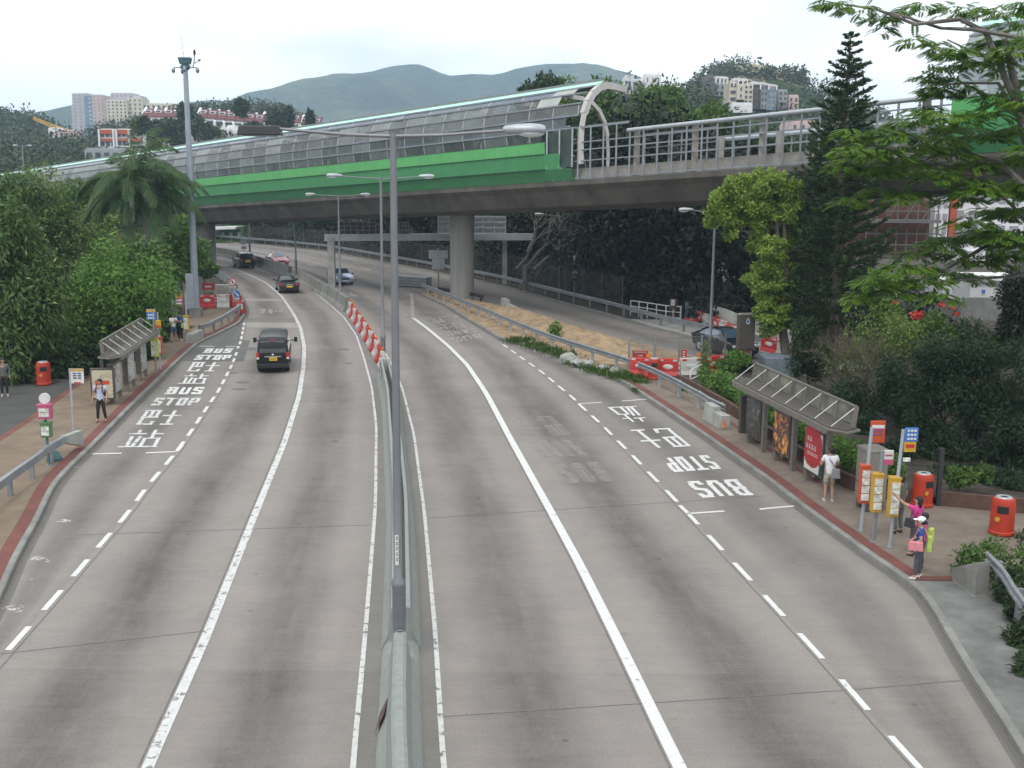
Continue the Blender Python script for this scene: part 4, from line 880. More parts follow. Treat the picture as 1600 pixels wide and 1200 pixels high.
# ---------------------------------------------------------------- guardrails
WB = [(0, .44), (.05, .47), (.05, .53), (0, .56), (0, .62), (.05, .65), (.05, .71), (0, .74), (-.02, .74), (-.02, .44)]
def guardrail(path, label, side=1, post=2.0, z0=0.0, m='galv', kind='W', zl=0.0, pm='galv'):
    pts = [Vector((p[0], p[1], z0)) for p in path]; e = empty('guardrail', pts[0], label, 'guardrail')
    # resample
    d = [0]
    for i in range(1, len(pts)): d.append(d[-1] + (pts[i] - pts[i - 1]).length)
    def at(t):
        i = max(1, min(len(d) - 1, int(np.searchsorted(d, t)))); f = (t - d[i - 1]) / max(1e-6, d[i] - d[i - 1]); return pts[i - 1].lerp(pts[i], min(1, max(0, f)))
    n = int(d[-1] / .6) + 2; fine = [at(d[-1] * i / (n - 1)) for i in range(n)]
    k = 4; sm = [sum((fine[min(max(j, 0), n - 1)] for j in range(i - k, i + k + 1)), Vector()) / (2 * k + 1) if k <= i < n - k else fine[i] for i in range(n)]
    prof = [(o * side, h + zl) for o, h in WB]
    if kind == 'box': prof = [(.07, .5 + zl), (.07, .74 + zl), (-.07, .74 + zl), (-.07, .5 + zl)]
    MB().sweep(prof, sm).build('rail', M[m], e, True)
    t = .6
    while t < d[-1]:
        p = at(t); q = at(min(d[-1], t + .3)); dr = (q - p); a = math.atan2(dr.y, dr.x) if dr.length > 0 else 0; nn = Vector((math.sin(a), -math.cos(a), 0)) * (-.09 * side)
        MB().box((p.x + nn.x, p.y + nn.y, z0 + (.70 + zl) / 2), (.1, .14, .70 + zl), a).build('post', M[pm], e, True); t += post
    return e
def gp(pxs, z=0.0): return [G(x, y, z) for x, y in pxs]
guardrail(gp([(-60, 850), (-20, 800), (28, 771), (53, 750), (78, 728), (100, 715)], ZP), 'grey guardrail on the left pavement near the white round stop sign, ending in a ramp', 1, 2.0, ZP, kind='box', m='galv')
q = G(100, 714, ZP); q2 = G(126, 700, ZP)
rp = MB().add([q + Vector(v) for v in ((-.12, 0, .74), (.12, 0, .74), (.12, 0, .5), (-.12, 0, .5))] + [q2 + Vector(v) for v in ((-.12, 0, .66), (.12, 0, .66), (.12, 0, .08), (-.12, 0, .08))], [(0, 1, 2, 3), (7, 6, 5, 4), (0, 4, 5, 1), (1, 5, 6, 2), (2, 6, 7, 3), (3, 7, 4, 0)]).build('guardrail_end', M['conc_light'])
tag(rp, 'flat grey ramped end piece of the left pavement guardrail', 'guardrail end')
guardrail(gp([(312, 527), (326, 523), (345, 513), (365, 500), (376, 491)], ZP), 'grey guardrail on the left pavement beyond the two chatting men', 1, 2.2, ZP, kind='box')
q = G(296, 536, ZP); q2 = G(313, 527, ZP)
tag(MB().prism([(q.x - .2, q.y), (q.x + .25, q.y - .1), (q2.x + .2, q2.y), (q2.x - .2, q2.y)], ZP, ZP + .5).build('concrete_block', M['conc_light']), 'low concrete block at the near end of the far left guardrail', 'concrete block')
guardrail(gp([(372, 458), (362, 449), (340, 433), (322, 423), (305, 415), (280, 407)]), 'dark guardrail along the left road edge under the viaduct', 1, 2.5, m='galv')
RG = [(1132, 668), (1107, 655), (1075, 634), (1035, 612), (1000, 594), (960, 580), (915, 566), (868, 550), (830, 535), (790, 517), (760, 503), (730, 490), (705, 478), (680, 468), (660, 460)]
guardrail(gp(RG), 'long grey guardrail along the verge from the right bus stop to the viaduct column', -1, 2.6, .08, zl=.12, m='galv', pm='galv_light')
q = G(1105, 655, ZP); q2 = G(1133, 671, ZP)
tag(MB().sweep([(-.22, 0), (-.18, .72), (.12, .72), (.2, 0)], [q, q.lerp(q2, .5)]).sweep([(-.22, 0), (-.2, .55), (.16, .55), (.2, 0)], [q.lerp(q2, .5) + Vector((0, 0, .001)), q2]).build('concrete_block', M['conc_light'], bevel=.02), 'pale concrete end block of the right guardrail on the brick pavement', 'concrete block')
FG = F_R.off(.55).pts(60, 190, 2)
guardrail(FG, 'far guardrail along the edge of the slip road before the dark wood', -1, 3.0, .1, zl=.1)
guardrail([S0.off(-.3)(y) is None or Vector((float(S0.off(-.5)(y)), float(y), 0)) for y in np.linspace(NOSE - 3, float(G(788, 476).y), 14)], 'dark low guardrail on the slip road side of the viaduct column', 1, 2.0, .05, m='dark_metal', pm='dark_metal')
nb = G(640, 448); cr_ = empty('crash_cushion', nb, 'grey stacked crash cushion at the nose of the slip road', 'crash cushion')
for k in range(4): MB().box((.2, 0, .16 + k * .24), (4.0, .8, .2), rad(-33)).build('rail_band', M['galv'], cr_, bevel=.03)
MB().box((.2, 0, .5), (3.6, .5, .95), rad(-33)).build('core', M['teal'], cr_)
q = G(800, 488); tag(MB().sweep([(-.25, 0), (-.2, .75), (.2, .75), (.25, 0)], [G(787, 480), G(793, 484)]).sweep([(-.25, 0), (-.2, .5), (.2, .5), (.25, 0)], [G(793.2, 484.2), G(806, 491)]).build('concrete_block', M['conc_light']), 'white concrete end block by the slip road beside the earth mound', 'concrete block')
# near right corner: guardrail and wedge wall
guardrail([G(1537, 925) + Vector((.0, 0, 0)), G(1560, 950), G(1590, 1000), G(1640, 1085), G(1700, 1200)], 'grey guardrail in the near right corner among dark bushes', 1, 1.8, .25, zl=.05, m='galv')
q = G(1493, 905, ZP); q2 = G(1530, 932, ZP)
tag(MB().add([q + Vector((-.1, 0, 0)), q2 + Vector((-.12, 0, 0)), q2 + Vector((.25, .1, 0)), q + Vector((.3, .1, 0)), q + Vector((-.1, 0, .3)), q2 + Vector((-.12, 0, .85)), q2 + Vector((.25, .1, .85)), q + Vector((.3, .1, .3))], [(0, 1, 2, 3), (4, 5, 6, 7), (0, 1, 5, 4), (1, 2, 6, 5), (2, 3, 7, 6), (3, 0, 4, 7)]).build('concrete_wedge', M['conc'], bevel=.02), 'concrete wedge at the start of the near right guardrail', 'concrete block')
# ---------------------------------------------------------------- bus shelters
def poster_mat(name, stops, scale=2.2, seed=0.0):
    m = bpy.data.materials.new(name); m.use_nodes = True; nt = m.node_tree; b = nt.nodes['Principled BSDF']; b.inputs['Roughness'].default_value = .25
    t = nt.nodes.new('ShaderNodeTexCoord'); mpn = nt.nodes.new('ShaderNodeMapping'); mpn.inputs['Location'].default_value = (seed, seed * .7, seed * .3); nt.links.new(t.outputs['Object'], mpn.inputs[0])
    n = nt.nodes.new('ShaderNodeTexNoise'); n.inputs['Scale'].default_value = scale; n.inputs['Detail'].default_value = 5; n.inputs['Distortion'].default_value = 1.2; nt.links.new(mpn.outputs[0], n.inputs[0])
    r = nt.nodes.new('ShaderNodeValToRGB'); el = r.color_ramp.elements
    while len(el) < len(stops): el.new(.5)
    for e, (p, c) in zip(el, stops): e.position = p; e.color = (*c, 1)
    nt.links.new(n.outputs[0], r.inputs[0]); nt.links.new(r.outputs[0], b.inputs['Base Color']); return m
M['poster_dark'] = poster_mat('poster_dark', [(.35, (.015, .018, .02)), (.55, (.05, .055, .055)), (.68, (.20, .20, .19)), (.75, (.04, .04, .04))], 1.8)
M['poster_fire'] = poster_mat('poster_fire', [(.3, (.02, .015, .012)), (.48, (.10, .035, .02)), (.58, (.55, .20, .03)), (.68, (.75, .50, .22)), (.76, (.10, .05, .03))], 2.0, 3.1)
M['poster_cream'] = poster_mat('poster_cream', [(.3, (.42, .38, .26)), (.5, (.50, .46, .34)), (.62, (.34, .31, .24)), (.7, (.46, .42, .30))], 1.4, 5.0)
M['poster_white'] = mat('poster_white', (.62, .62, .58), .3, vary=.04)
M['poster_pale'] = poster_mat('poster_pale', [(.3, (.30, .33, .34)), (.5, (.45, .47, .44)), (.6, (.20, .22, .22)), (.7, (.42, .20, .18))], 2.4, 7.0)
M['poster_grey'] = poster_mat('poster_grey', [(.3, (.20, .22, .23)), (.5, (.36, .38, .38)), (.65, (.12, .14, .15))], 2.0, 11.0)
M['shelter_glass'] = glassmat('shelter_glass', (.7, .72, .62), (.26, .26, .20), .45, .3, .45, 1.6)
def local_obj(mb, name, m, parent, **k): return mb.build(name, m, parent, **k)
def lightbox(e, x0, x1, y, z0, z1, pm, extra=None, legs=True):
    b = MB().box(((x0 + x1) / 2, y, (z0 + z1) / 2), (x1 - x0, .24, z1 - z0)).build('light_box', M['bronze'], e, bevel=.02)
    MB().box(((x0 + x1) / 2, y, z1 + .035), (x1 - x0 + .02, .26, .06)).build('cap', M['bronze_light'], b)
    pf = MB().box(((x0 + x1) / 2, y - .123, (z0 + z1) / 2), (x1 - x0 - .14, .012, z1 - z0 - .16)).build('poster', M[pm], b)
    MB().box(((x0 + x1) / 2, y + .123, (z0 + z1) / 2), (x1 - x0 - .14, .012, z1 - z0 - .16)).build('poster', M['poster_grey'], b)
    if extra: extra((x0 + x1) / 2, y - .132, z0 + .08, z1 - .08, x1 - x0 - .14, b)
    return b
def red_disc(cx, y, z0, z1, w, b):
    mb = MB(); n = 28; R = w * .60; zc = z0 + (z1 - z0) * .62; pts = []
    for k in range(n):
        t = 2 * PI * k / n; x = max(-w / 2, min(w / 2, R * math.cos(t) - w * .06)); pts.append((cx + x, y, zc + R * math.sin(t)))
    mb.poly(pts).build('printed_disc', M['red_sign'], b)
    tx = MB()
    def stroke(x, z, ww, hh): tx.box((cx + x, y - .004, z), (ww, .003, hh))
    for i in range(2):   # two large characters, then four smaller ones
        x = -w * .30 + i * .2; z = zc + .24
        for a in ((0, .07, .15, .022), (0, .0, .15, .022), (0, -.07, .15, .022), (0, 0, .022, .16), (-.055, -.03, .02, .09), (.055, -.03, .02, .09)): stroke(x + a[0], z + a[1], a[2], a[3])
    for i in range(4):
        x = -w * .36 + i * .2; z = zc - .04
        for a in ((0, .075, .15, .02), (0, .02, .11, .02), (0, -.03, .15, .02), (-.05, -.06, .02, .07), (.05, -.06, .02, .07), (0, .0, .02, .15)): stroke(x + a[0], z + a[1], a[2], a[3])
    for i in range(2): stroke(-.03, zc - .24 - i * .07, w * .62, .022)
    tx.build('printed_characters', M['white_sign'], b)
    gl = MB()
    for i in range(4): gl.ell((cx - w * .3 + i * .2, y, z0 + .28 + (i % 2) * .06), (.07, .004, .10), 10, 6)
    gl.build('printed_picture', M['maroon'], b)
def paper_rows(cx, y, z0, z1, w, b):
    MB().box((cx, y, (z0 + z1) / 2 + .1), (w * .8, .004, .22)).build('notice', M['orange_red'], b)
def shelter(o, d, L, label, roof0, roof1, posters, group, end_poster='poster_dark', end_extra=None, zs=.91):
    rz = math.atan2(d.y, d.x); e = empty('bus_shelter', (o.x, o.y, ZP), label, 'bus shelter', group, rz)
    pitch = L / 2.6
    for i in range(3):
        x0 = i * pitch; x1 = x0 + 1.42
        MB().bar((x0, 0, 0), (x0, 0, .42), .20).build('leg', M['bronze_light'], e)
        lightbox(e, x0 - .12, x1 - .12, 0, .40, 2.02, posters[i][0], posters[i][1])
        MB().bar((x1, 0, 0), (x1, 0, 2.42), .19, .15).build('post', M['bronze_light'], e)
        MB().bar((x0 + .02, .35, 0), (x0 + .02, .35, 2.42), .15).build('post', M['bronze'], e)
    b = MB().box((-.42, .25, 1.12), (.2, 1.0, 1.6)).build('light_box', M['bronze'], e, bevel=.02)
    MB().bar((-.42, .25, 0), (-.42, .25, .36), .2).build('leg', M['bronze_light'], e)
    MB().box((-.525, .25, 1.12), (.012, .84, 1.42)).build('poster', M[end_poster], b)
    if end_extra: MB().box((-.534, .25, 1.2), (.006, .6, .2)).build('notice', M['orange_red'], b)
    # canopy: tapered boat-shaped plan, thin edge to the road
    n = 14; top = []; 
    pl = [(roof0, -.20), (roof0 + .6, -.58), (roof1 - .6, -.58), (roof1, -.20), (roof1 - .3, .36), (roof0 + .3, .36)]
    MB().prism(pl, 2.45, 2.53).build('canopy', M['bronze_light'], e, bevel=.02)
    pl2 = [(roof0 + .12, -.18), (roof0 + .65, -.52), (roof1 - .65, -.52), (roof1 - .12, -.18), (roof1 - .4, .3), (roof0 + .4, .3)]
    MB().prism(pl2, 2.534, 2.57).build('canopy_top', M['bronze'], e)
    MB().box(((roof0 + roof1) / 2, -.53, 2.39), (roof1 - roof0 - 1.3, .10, .18)).build('gutter', M['bronze_light'], e, bevel=.02)
    ua, ub = roof0 + .75, roof1 - .55; k = 7
    for i in range(k + 1):
        x = ua + (ub - ua) * i / k; p_ = MB().bar((x, .22, 2.55), (x, .30, 3.24), .09, .14).build('upright', M['bronze_light'], e)
        MB().bar((x, .24, 3.21), (x - .05, -.46, 2.6), .022).build('strut', M['white_paint'], e)
    for i in range(k):
        x0 = ua + (ub - ua) * i / k + .05; x1 = ua + (ub - ua) * (i + 1) / k - .05
        MB().add([(x0, .22, 2.64), (x1, .22, 2.64), (x1, .29, 3.2), (x0, .29, 3.2)], [(0, 1, 2, 3)]).build('glass_pane', M['shelter_glass'], e)
    MB().bar((ua - .05, .30, 3.25), (ub + .05, .30, 3.25), .08, .06).build('top_rail', M['bronze_light'], e)
    e.scale = (1, 1, zs); return e
A = G(1170, 692, ZP); B = G(1306, 778, ZP); dR = (B - A).normalized()
def tR(px, py, z): return (G(px, py, z) - A).dot(dR)
print('roof right', tR(1137, 581, 2.5), tR(1361, 672, 2.5), (B - A).length)
shelter(A, dR, (B - A).length - .55, 'brown bus shelter on the right pavement with a fiery and a red disc poster', -1.15, 8.3, [('poster_dark', None), ('poster_fire', None), ('poster_white', red_disc)], 'brown bus shelters with upstand glazing')
A2 = G(176, 630, ZP); B2 = G(231, 584, ZP); dL = (B2 - A2).normalized()
print('L', (B2 - A2).length)
shelter(A2, dL, (B2 - A2).length - .3, 'brown bus shelter on the left pavement behind the man with the backpack', -.95, (B2 - A2).length + 1.0, [('poster_pale', None), ('poster_pale', None), ('poster_grey', None)], 'brown bus shelters with upstand glazing', 'poster_cream', True, .84)

# ---------------------------------------------------------------- bus stop poles
def stop_pole(px, py, top, label, items, r=.045, z=ZP, m='galv', lean=0.0, group='bus stop poles'):
    p = G(px, py, z); H = up(p, top) - z; e = empty('bus_stop_pole', p, label, 'bus stop sign', group)
    MB().cyl((0, 0, 0), (lean, 0, H), r).build('pole', M[m], e, smooth=True)
    MB().lathe([(.11, 0), (.11, .02), (.06, .03)], (0, 0, 0), 10).build('base', M['galv'], e)
    for it in items:
        zb, zt2 = up(p, it['y1']) - z, up(p, it['y0']) - z; h = zt2 - zb; zc = (zb + zt2) / 2; w = it['w']; ox = it.get('ox', 0)
        rz = rad(it.get('rz', 0))
        if it['k'] == 'case':
            c = MB().box((ox, -.02, zc), (w, .24, h), rz).build('timetable_case', M[it['m']], e, bevel=.03)
            MB().box((ox, -.02, zt2 + .02), (w * 1.06, .27, .05), rz).build('cap', M[it['m']], c)
            n = it.get('rows', 3); R = Matrix.Rotation(rz, 3, 'Z')
            for sx in it.get('faces', ((0, -1),)):
                pb = MB()
                for i in range(n):
                    hh = (h - .16) / n; zz = zb + .08 + hh * (i + .5)
                    q = R @ Vector((0, -.132, 0)) if sx == (0, -1) else R @ Vector((sx[0] * (w / 2 + .012), 0, 0))
                    dims = (w * .76, .016, hh * .88) if sx == (0, -1) else (.016, .18, hh * .88)
                    pb.box((ox + q.x, -.02 + q.y, zz), dims, rz)
                    if sx == (0, -1): pass
                pb.build('timetable', M['paper'], c)
        elif it['k'] == 'flag':
            f = MB().box((ox, 0, zc), (w, .05, h), rz).build('flag', M[it['m']], e, bevel=.025 if h > .3 else .01)
            for (fz, fh, fm, fw) in it.get('bands', []):
                MB().box((ox, -.032, zb + h * fz), (w * fw, .012, h * fh), rz).build('band', M[fm], f)
            for (rows, cols, z0_, z1_, cm) in it.get('cells', []):
                cb = MB()
                for i in range(rows):
                    for j in range(cols):
                        cb.box((ox + w * (-.36 + .72 * (j + .5) / cols), -.044, zb + h * (z0_ + (z1_ - z0_) * (i + .5) / rows)), (w * .5 / cols, .008, h * (z1_ - z0_) * .5 / rows))
                cb.build('route_numbers', M[cm], f)
        elif it['k'] == 'disc':
            MB().tube([(ox, -.03, zc), (ox, .03, zc)], h / 2, 22).build('disc', M[it['m']], e)
    return e
M['route_blue'] = mat('route_blue', (.12, .10, .32), .5)
stop_pole(1345, 829, 667, 'right bus stop pole with a rounded red flag and a red timetable case', [
    dict(k='flag', y0=657, y1=692, w=.42, ox=.28, m='orange_red', bands=[(.74, .14, 'white_sign', .82)], cells=[(1, 3, .50, .66, 'route_blue'), (1, 2, .34, .48, 'route_blue')]),
    dict(k='case', y0=728, y1=785, w=.28, m='orange_red', rows=4)], .05, m='galv_light', lean=.12)
stop_pole(1364, 846, 704, 'right bus stop pole with an orange timetable case and a small pink and white flag', [
    dict(k='flag', y0=703, y1=726, w=.27, ox=.26, m='white_sign', bands=[(.2, .36, 'pink', .98), (.66, .1, 'pink', .7)]),
    dict(k='case', y0=741, y1=799, w=.28, m='yellow', rows=4)], .05, m='galv', lean=.1)
stop_pole(1390, 855, 671, 'right bus stop pole nearest the kerb end, with an orange case and a blue flag', [
    dict(k='flag', y0=668, y1=690, w=.36, ox=.36, m='blue_sign', cells=[(3, 3, .08, .95, 'white_sign')]),
    dict(k='flag', y0=690, y1=706, w=.32, ox=.34, m='yellow', bands=[(.6, .3, 'red_sign', .7)]),
    dict(k='flag', y0=715, y1=721, w=.2, ox=.28, m='paper'),
    dict(k='case', y0=747, y1=806, w=.28, m='yellow', rows=5)], .045, m='galv_light', lean=.14)
stop_pole(77, 727, 640, 'left stop pole with a white round sign over pink and green boxes', [
    dict(k='disc', y0=614, y1=631, w=.3, m='white_sign'), dict(k='case', y0=633, y1=654, w=.44, m='pink', rows=2), dict(k='case', y0=661, y1=683, w=.34, m='green_box', rows=2)], .045, m='teal', lean=-.03)
p = G(85, 719, ZP); tag(MB().lathe([(.26, 0), (.27, .08), (.16, .28), (.1, .34)], p, 18).build('weighted_base', M['teal']), 'dark teal round weighted base on the pavement beside the white disc stop sign', 'sign base')
stop_pole(115, 671, 576, 'left stop pole with a single white route board and a gold top', [
    dict(k='flag', y0=576, y1=599, w=.50, ox=.28, m='white_sign', bands=[(.92, .14, 'yellow', .98), (.06, .08, 'orange_red', .5)], cells=[(3, 2, .3, .78, 'shorts_blue')])], .04, m='galv_light')
stop_pole(244, 582, 484, 'left stop pole behind the shelter end with a yellow and blue flag and green case', [
    dict(k='flag', y0=483, y1=500, w=.46, ox=-.1, m='blue_sign', bands=[(.86, .26, 'yellow', .98)], cells=[(2, 3, .06, .62, 'white_sign')]), dict(k='flag', y0=500, y1=512, w=.3, ox=.22, m='yellow', bands=[(.2, .3, 'orange_red', .9)]),
    dict(k='case', y0=530, y1=557, w=.34, m='lime', rows=3)], .05)
stop_pole(250.5, 576, 488, 'left stop pole with a red framed timetable case, just right of the blue flag', [
    dict(k='case', y0=528, y1=553, w=.34, m='orange_red', rows=3)], .04, m='galv_light')
stop_pole(293, 536, 457, 'left stop pole beside the two chatting men, with a yellow and pink flag', [
    dict(k='flag', y0=459, y1=479, w=.42, ox=-.38, m='pink', bands=[(.84, .3, 'yellow', .98), (.5, .12, 'white_sign', .8), (.24, .12, 'white_sign', .8)]), dict(k='case', y0=494, y1=516, w=.32, m='yellow', rows=3)], .045, m='galv_light')
def shopfront_board():
    p = G(232, 560, ZP); e = empty('route_board', p, 'low red and white board behind the end of the left shelter', 'notice board')
    MB().box((0, .1, .9), (1.3, .08, 1.1)).build('board', M['white_sign'], e); MB().box((0, .05, .5), (1.32, .06, .22)).build('band', M['red_sign'], e); MB().box((0, .05, 1.35), (1.32, .06, .16)).build('band', M['maroon'], e)
    for sx in (-.55, .55): MB().bar((sx, .1, 0), (sx, .1, .4), .06).build('leg', M['galv'], e)
shopfront_board()

# ---------------------------------------------------------------- litter bins
def bin_(loc, s, label, rz=0.0, src=None):
    if src is not None: return copy_tree(src, loc, rz, label, s)
    e = empty('litter_bin', loc, label, 'litter bin', 'red litter bins', rz); e.scale = (s, s, s)
    MB().lathe([(.30, 0), (.335, .03), (.335, .10), (.315, .12), (.315, .16), (.31, .30), (.305, .80), (.30, .92), (.275, 1.0), (.22, 1.03)], (0, 0, 0), 26).build('body', M['bin_red'], e, smooth=True)
    MB().lathe([(.225, 1.02), (.20, 1.055), (.12, 1.06), (.10, 1.045)], (0, 0, 0), 20).build('ashtray', M['galv_light'], e, smooth=True)
    MB().lathe([(.10, 1.046), (.02, 1.047)], (0, 0, 0), 14).build('ash_hole', M['black'], e)
    mb = MB(); n = 7
    for k in range(n + 1):
        t = -PI / 2 - .48 + .96 * k / n; mb.v += [(.313 * math.cos(t), .313 * math.sin(t), .64), (.311 * math.cos(t), .311 * math.sin(t), .84)]
    for k in range(n): mb.f.append((2 * k, 2 * k + 2, 2 * k + 3, 2 * k + 1))
    mb.build('opening', M['black'], e)
    mb = MB().poly([(-.12 + .07 * math.cos(2 * PI * k / 14), -.312, .48 + .07 * math.sin(2 * PI * k / 14)) for k in range(14)]); mb.build('sticker', M['yellow'], e)
    return e
q = G(1441, 791, ZP); sR = 1.18
b0 = bin_(G(1440, 790, ZP), .98, 'red litter bin before the planter wall, behind the woman in pink', rad(22))
bin_(G(1564, 834, ZP), 1.03, 'red litter bin standing alone at the right edge of the brick paving', rad(-25), b0)
bin_(G(69, 601, ZP), 1.05, 'red litter bin in the shade under the left trees', rad(25), b0)
o = bin_(G(1022, 592, ZP), 1.0, 'orange red litter bin in front of the red works barriers', rad(-8), b0)

# ---------------------------------------------------------------- electrical cabinet beside the right stop poles
p = G(1350, 800, ZP); pc = G(1358, 795, ZP)
cb = empty('steel_cabinet', (pc.x, pc.y, ZP), 'grey brown steel cabinet on legs behind the right bus stop poles', 'cabinet', None, rad(-80))
MB().box((0, 0, 1.08), (.75, .62, 1.55)).build('body', M['steel_cab'], cb, bevel=.02)
MB().box((0, 0, 1.88), (.82, .70, .05), top=.92).build('lid', M['bronze_light'], cb)
MB().box((-.05, -.318, 1.05), (.13, .02, .24)).build('lock_plate', M['dark_metal'], cb); MB().box((0, -.316, .82), (.72, .012, .02)).build('seam', M['dark_metal'], cb)
for a in (-.25, .25):
    for b in (-.2, .2): MB().bar((a, b, 0), (a, b, .32), .13).build('leg', M['bronze'], cb)
# dark post by the bins
q = G(1465, 790, ZP); tag(MB().box((q.x, q.y, ZP + .9), (.13, .13, 1.8)).build('dark_post', M['dark_metal'], bevel=.01), 'thin dark square post at the planter corner beside the red bin', 'post')
# planter wall
pw = empty('planter_wall', (float(W_R(45)), 45, ZP), 'low dark brown planter wall behind the right shelter, holding bright hedges', 'planter wall')
pts = [Vector((float(W_R(y)), float(y), ZP)) for y in np.linspace(WY0 + .1, float(G(1072, 604).y), 26)]
MB().sweep([(0, -.02), (0, .46), (.16, .46), (.16, -.02)], pts[::-1]).build('wall', M['planter'], pw, True)
pts = [G(1467, 790, ZP), G(1535, 797, ZP), G(1640, 806, ZP)]
MB().sweep([(0, -.02), (0, .44), (-.16, .44), (-.16, -.02)], pts).build('wall', M['planter'], pw, True)

# ---------------------------------------------------------------- water filled barriers
def wb_small(label, m, loc, rz, src=None):
    if src: return copy_tree(src, loc, rz, label)
    e = empty('water_barrier', loc, label, 'water barrier', 'red and white water barriers along the median', rz)
    prof = [(-.26, 0), (-.26, .16), (-.15, .34), (-.09, .86), (-.06, .92), (.06, .92), (.09, .86), (.15, .34), (.26, .16), (.26, 0)]
    mb = MB(); L = 1.02
    for sx, k in ((-L / 2, .9), (-L / 2 + .06, 1), (L / 2 - .06, 1), (L / 2, .9)): mb.v += [(y * k, sx, z) for y, z in prof]
    n = len(prof)
    for i in range(3):
        for j in range(n): A_ = i * n + j; B_ = i * n + (j + 1) % n; mb.f.append((A_, B_, B_ + n, A_ + n))
    mb.f += [tuple(range(n))[::-1], tuple(range(3 * n, 4 * n))]
    b = mb.build('body', M[m], e, bevel=.015)
    for sx in (-1, 1): MB().box((sx * .125, 0, .56), (.03, .34, .22)).build('recess', M['white_plastic' if m == 'red_plastic' else 'red_plastic'], b)
    MB().lathe([(.05, .9), (.05, .95)], (0, .25, 0), 8).build('cap', M['dark_metal'], e)
    l = MB().ell((0, -.1, 1.04), (.05, .11, .11), 12, 8).build('warning_lamp', M['orange'], e, smooth=True); MB().cyl((0, -.1, .9), (0, -.1, .96), .04).build('lamp_foot', M['dark_metal'], l)
    return e
ORD = ['first', 'second', 'third', 'fourth', 'fifth', 'sixth', 'seventh', 'eighth', 'ninth', 'tenth', 'eleventh', 'twelfth', 'thirteenth', 'fourteenth', 'fifteenth']
WBP = Rail([(597, 573), (586, 552), (575, 533), (563, 514), (552, 498), (546, 489)])
yy = np.linspace(float(G(597, 575).y), float(G(547, 491).y), 13); protos = {}
nr_ = {'red_plastic': 0, 'white_plastic': 0}
for i, y in enumerate(yy):
    m = 'white_plastic' if i % 2 == 0 else 'red_plastic'; nr_[m] += 1
    dx = float(WBP(y + .5) - WBP(y - .5)); rz = math.atan2(1, dx) - PI / 2
    lab = '%s water barrier with orange lamp, %s %s one from the median row near end' % ('white' if m[0] == 'w' else 'red', ORD[nr_[m] - 1], 'white' if m[0] == 'w' else 'red')
    o = wb_small(lab, m, (float(WBP(y)), float(y), 0), rz, protos.get(m)); protos.setdefault(m, o)
def wb_big(label, m, a, b, group, lamp=False, h=1.0, src=None):
    """a, b ground points of its foot line"""
    d = b - a; L = d.length; rz = math.atan2(d.y, d.x); c = (a + b) / 2
    e = empty('water_barrier', c, label, 'water barrier', group, rz); w = .24
    mb = MB(); prof = [(-w, 0), (-w, .12), (-.14, .35), (-.12, h - .02), (.12, h - .02), (.14, .35), (w, .12), (w, 0)]
    n = len(prof)
    for x in (-L / 2 + .02, L / 2 - .02): mb.v += [(x, y, z) for y, z in prof]
    for j in range(n): mb.f.append((j, (j + 1) % n, (j + 1) % n + n, j + n))
    mb.f += [tuple(range(n))[::-1], tuple(range(n, 2 * n))]
    bd = mb.build('body', M[m], e, bevel=.03)
    other = 'white_plastic' if m == 'red_plastic' else 'red_plastic'
    ov = MB()
    for sy in (-1,): ov.ell((0, sy * .135, h * .58), (L * .24, .03, .13), 16, 6)
    ov.build('oval_recess', M['paper'], bd)
    for sx in (-.32, .32): MB().box((L * sx, -.128, h - .10), (L * .2, .03, .09)).build('reflector', M[other], bd)
    tb = MB()
    for i in range(3): tb.box((L / 2 - .0, 0, .28 + i * .24), (.12, .2, .12))
    tb.build('link_lugs', M[other], bd)
    if lamp: MB().lathe([(.11, -.03), (.11, .03)], (0, 0, 0), 12).xform(Matrix.Translation((L * .35, 0, h + .12)) @ Matrix.Rotation(PI / 2, 4, 'X')).build('warning_lamp', M['orange'], e)
    return e
grp = 'large water barriers by the works'
wb_big('red water barrier left of the orange bin, under the maroon sign', 'red_plastic', G(984, 588, ZP), G(1017, 590, ZP), grp, True)
wb_big('red water barrier with a white oval, just right of the orange bin', 'red_plastic', G(1026, 590, ZP), G(1060, 591, ZP), grp)
wb_big('white water barrier between two red ones by the planter corner', 'white_plastic', G(1061, 590, ZP), G(1096, 589, ZP), grp, True)
wb_big('red water barrier half hidden by small bushes at the planter', 'red_plastic', G(1098, 588, ZP), G(1130, 584, ZP), grp)
wb_big('low bright red water barrier beside the black car on the slip road', 'red_plastic', G(1122, 572, ZP), G(1153, 569, ZP), grp, h=.6)
wb_big('red water barrier on the left pavement nearest the tall mast', 'red_plastic', G(312, 481, ZP), G(337, 481, ZP), 'water barriers beyond the left stop')
wb_big('white water barrier between two red ones on the left pavement', 'white_plastic', G(338.5, 481, ZP), G(359, 480.5, ZP), 'water barriers beyond the left stop')
wb_big('red water barrier behind the blue round sign', 'red_plastic', G(360.5, 480, ZP), G(377, 478, ZP), 'water barriers beyond the left stop')
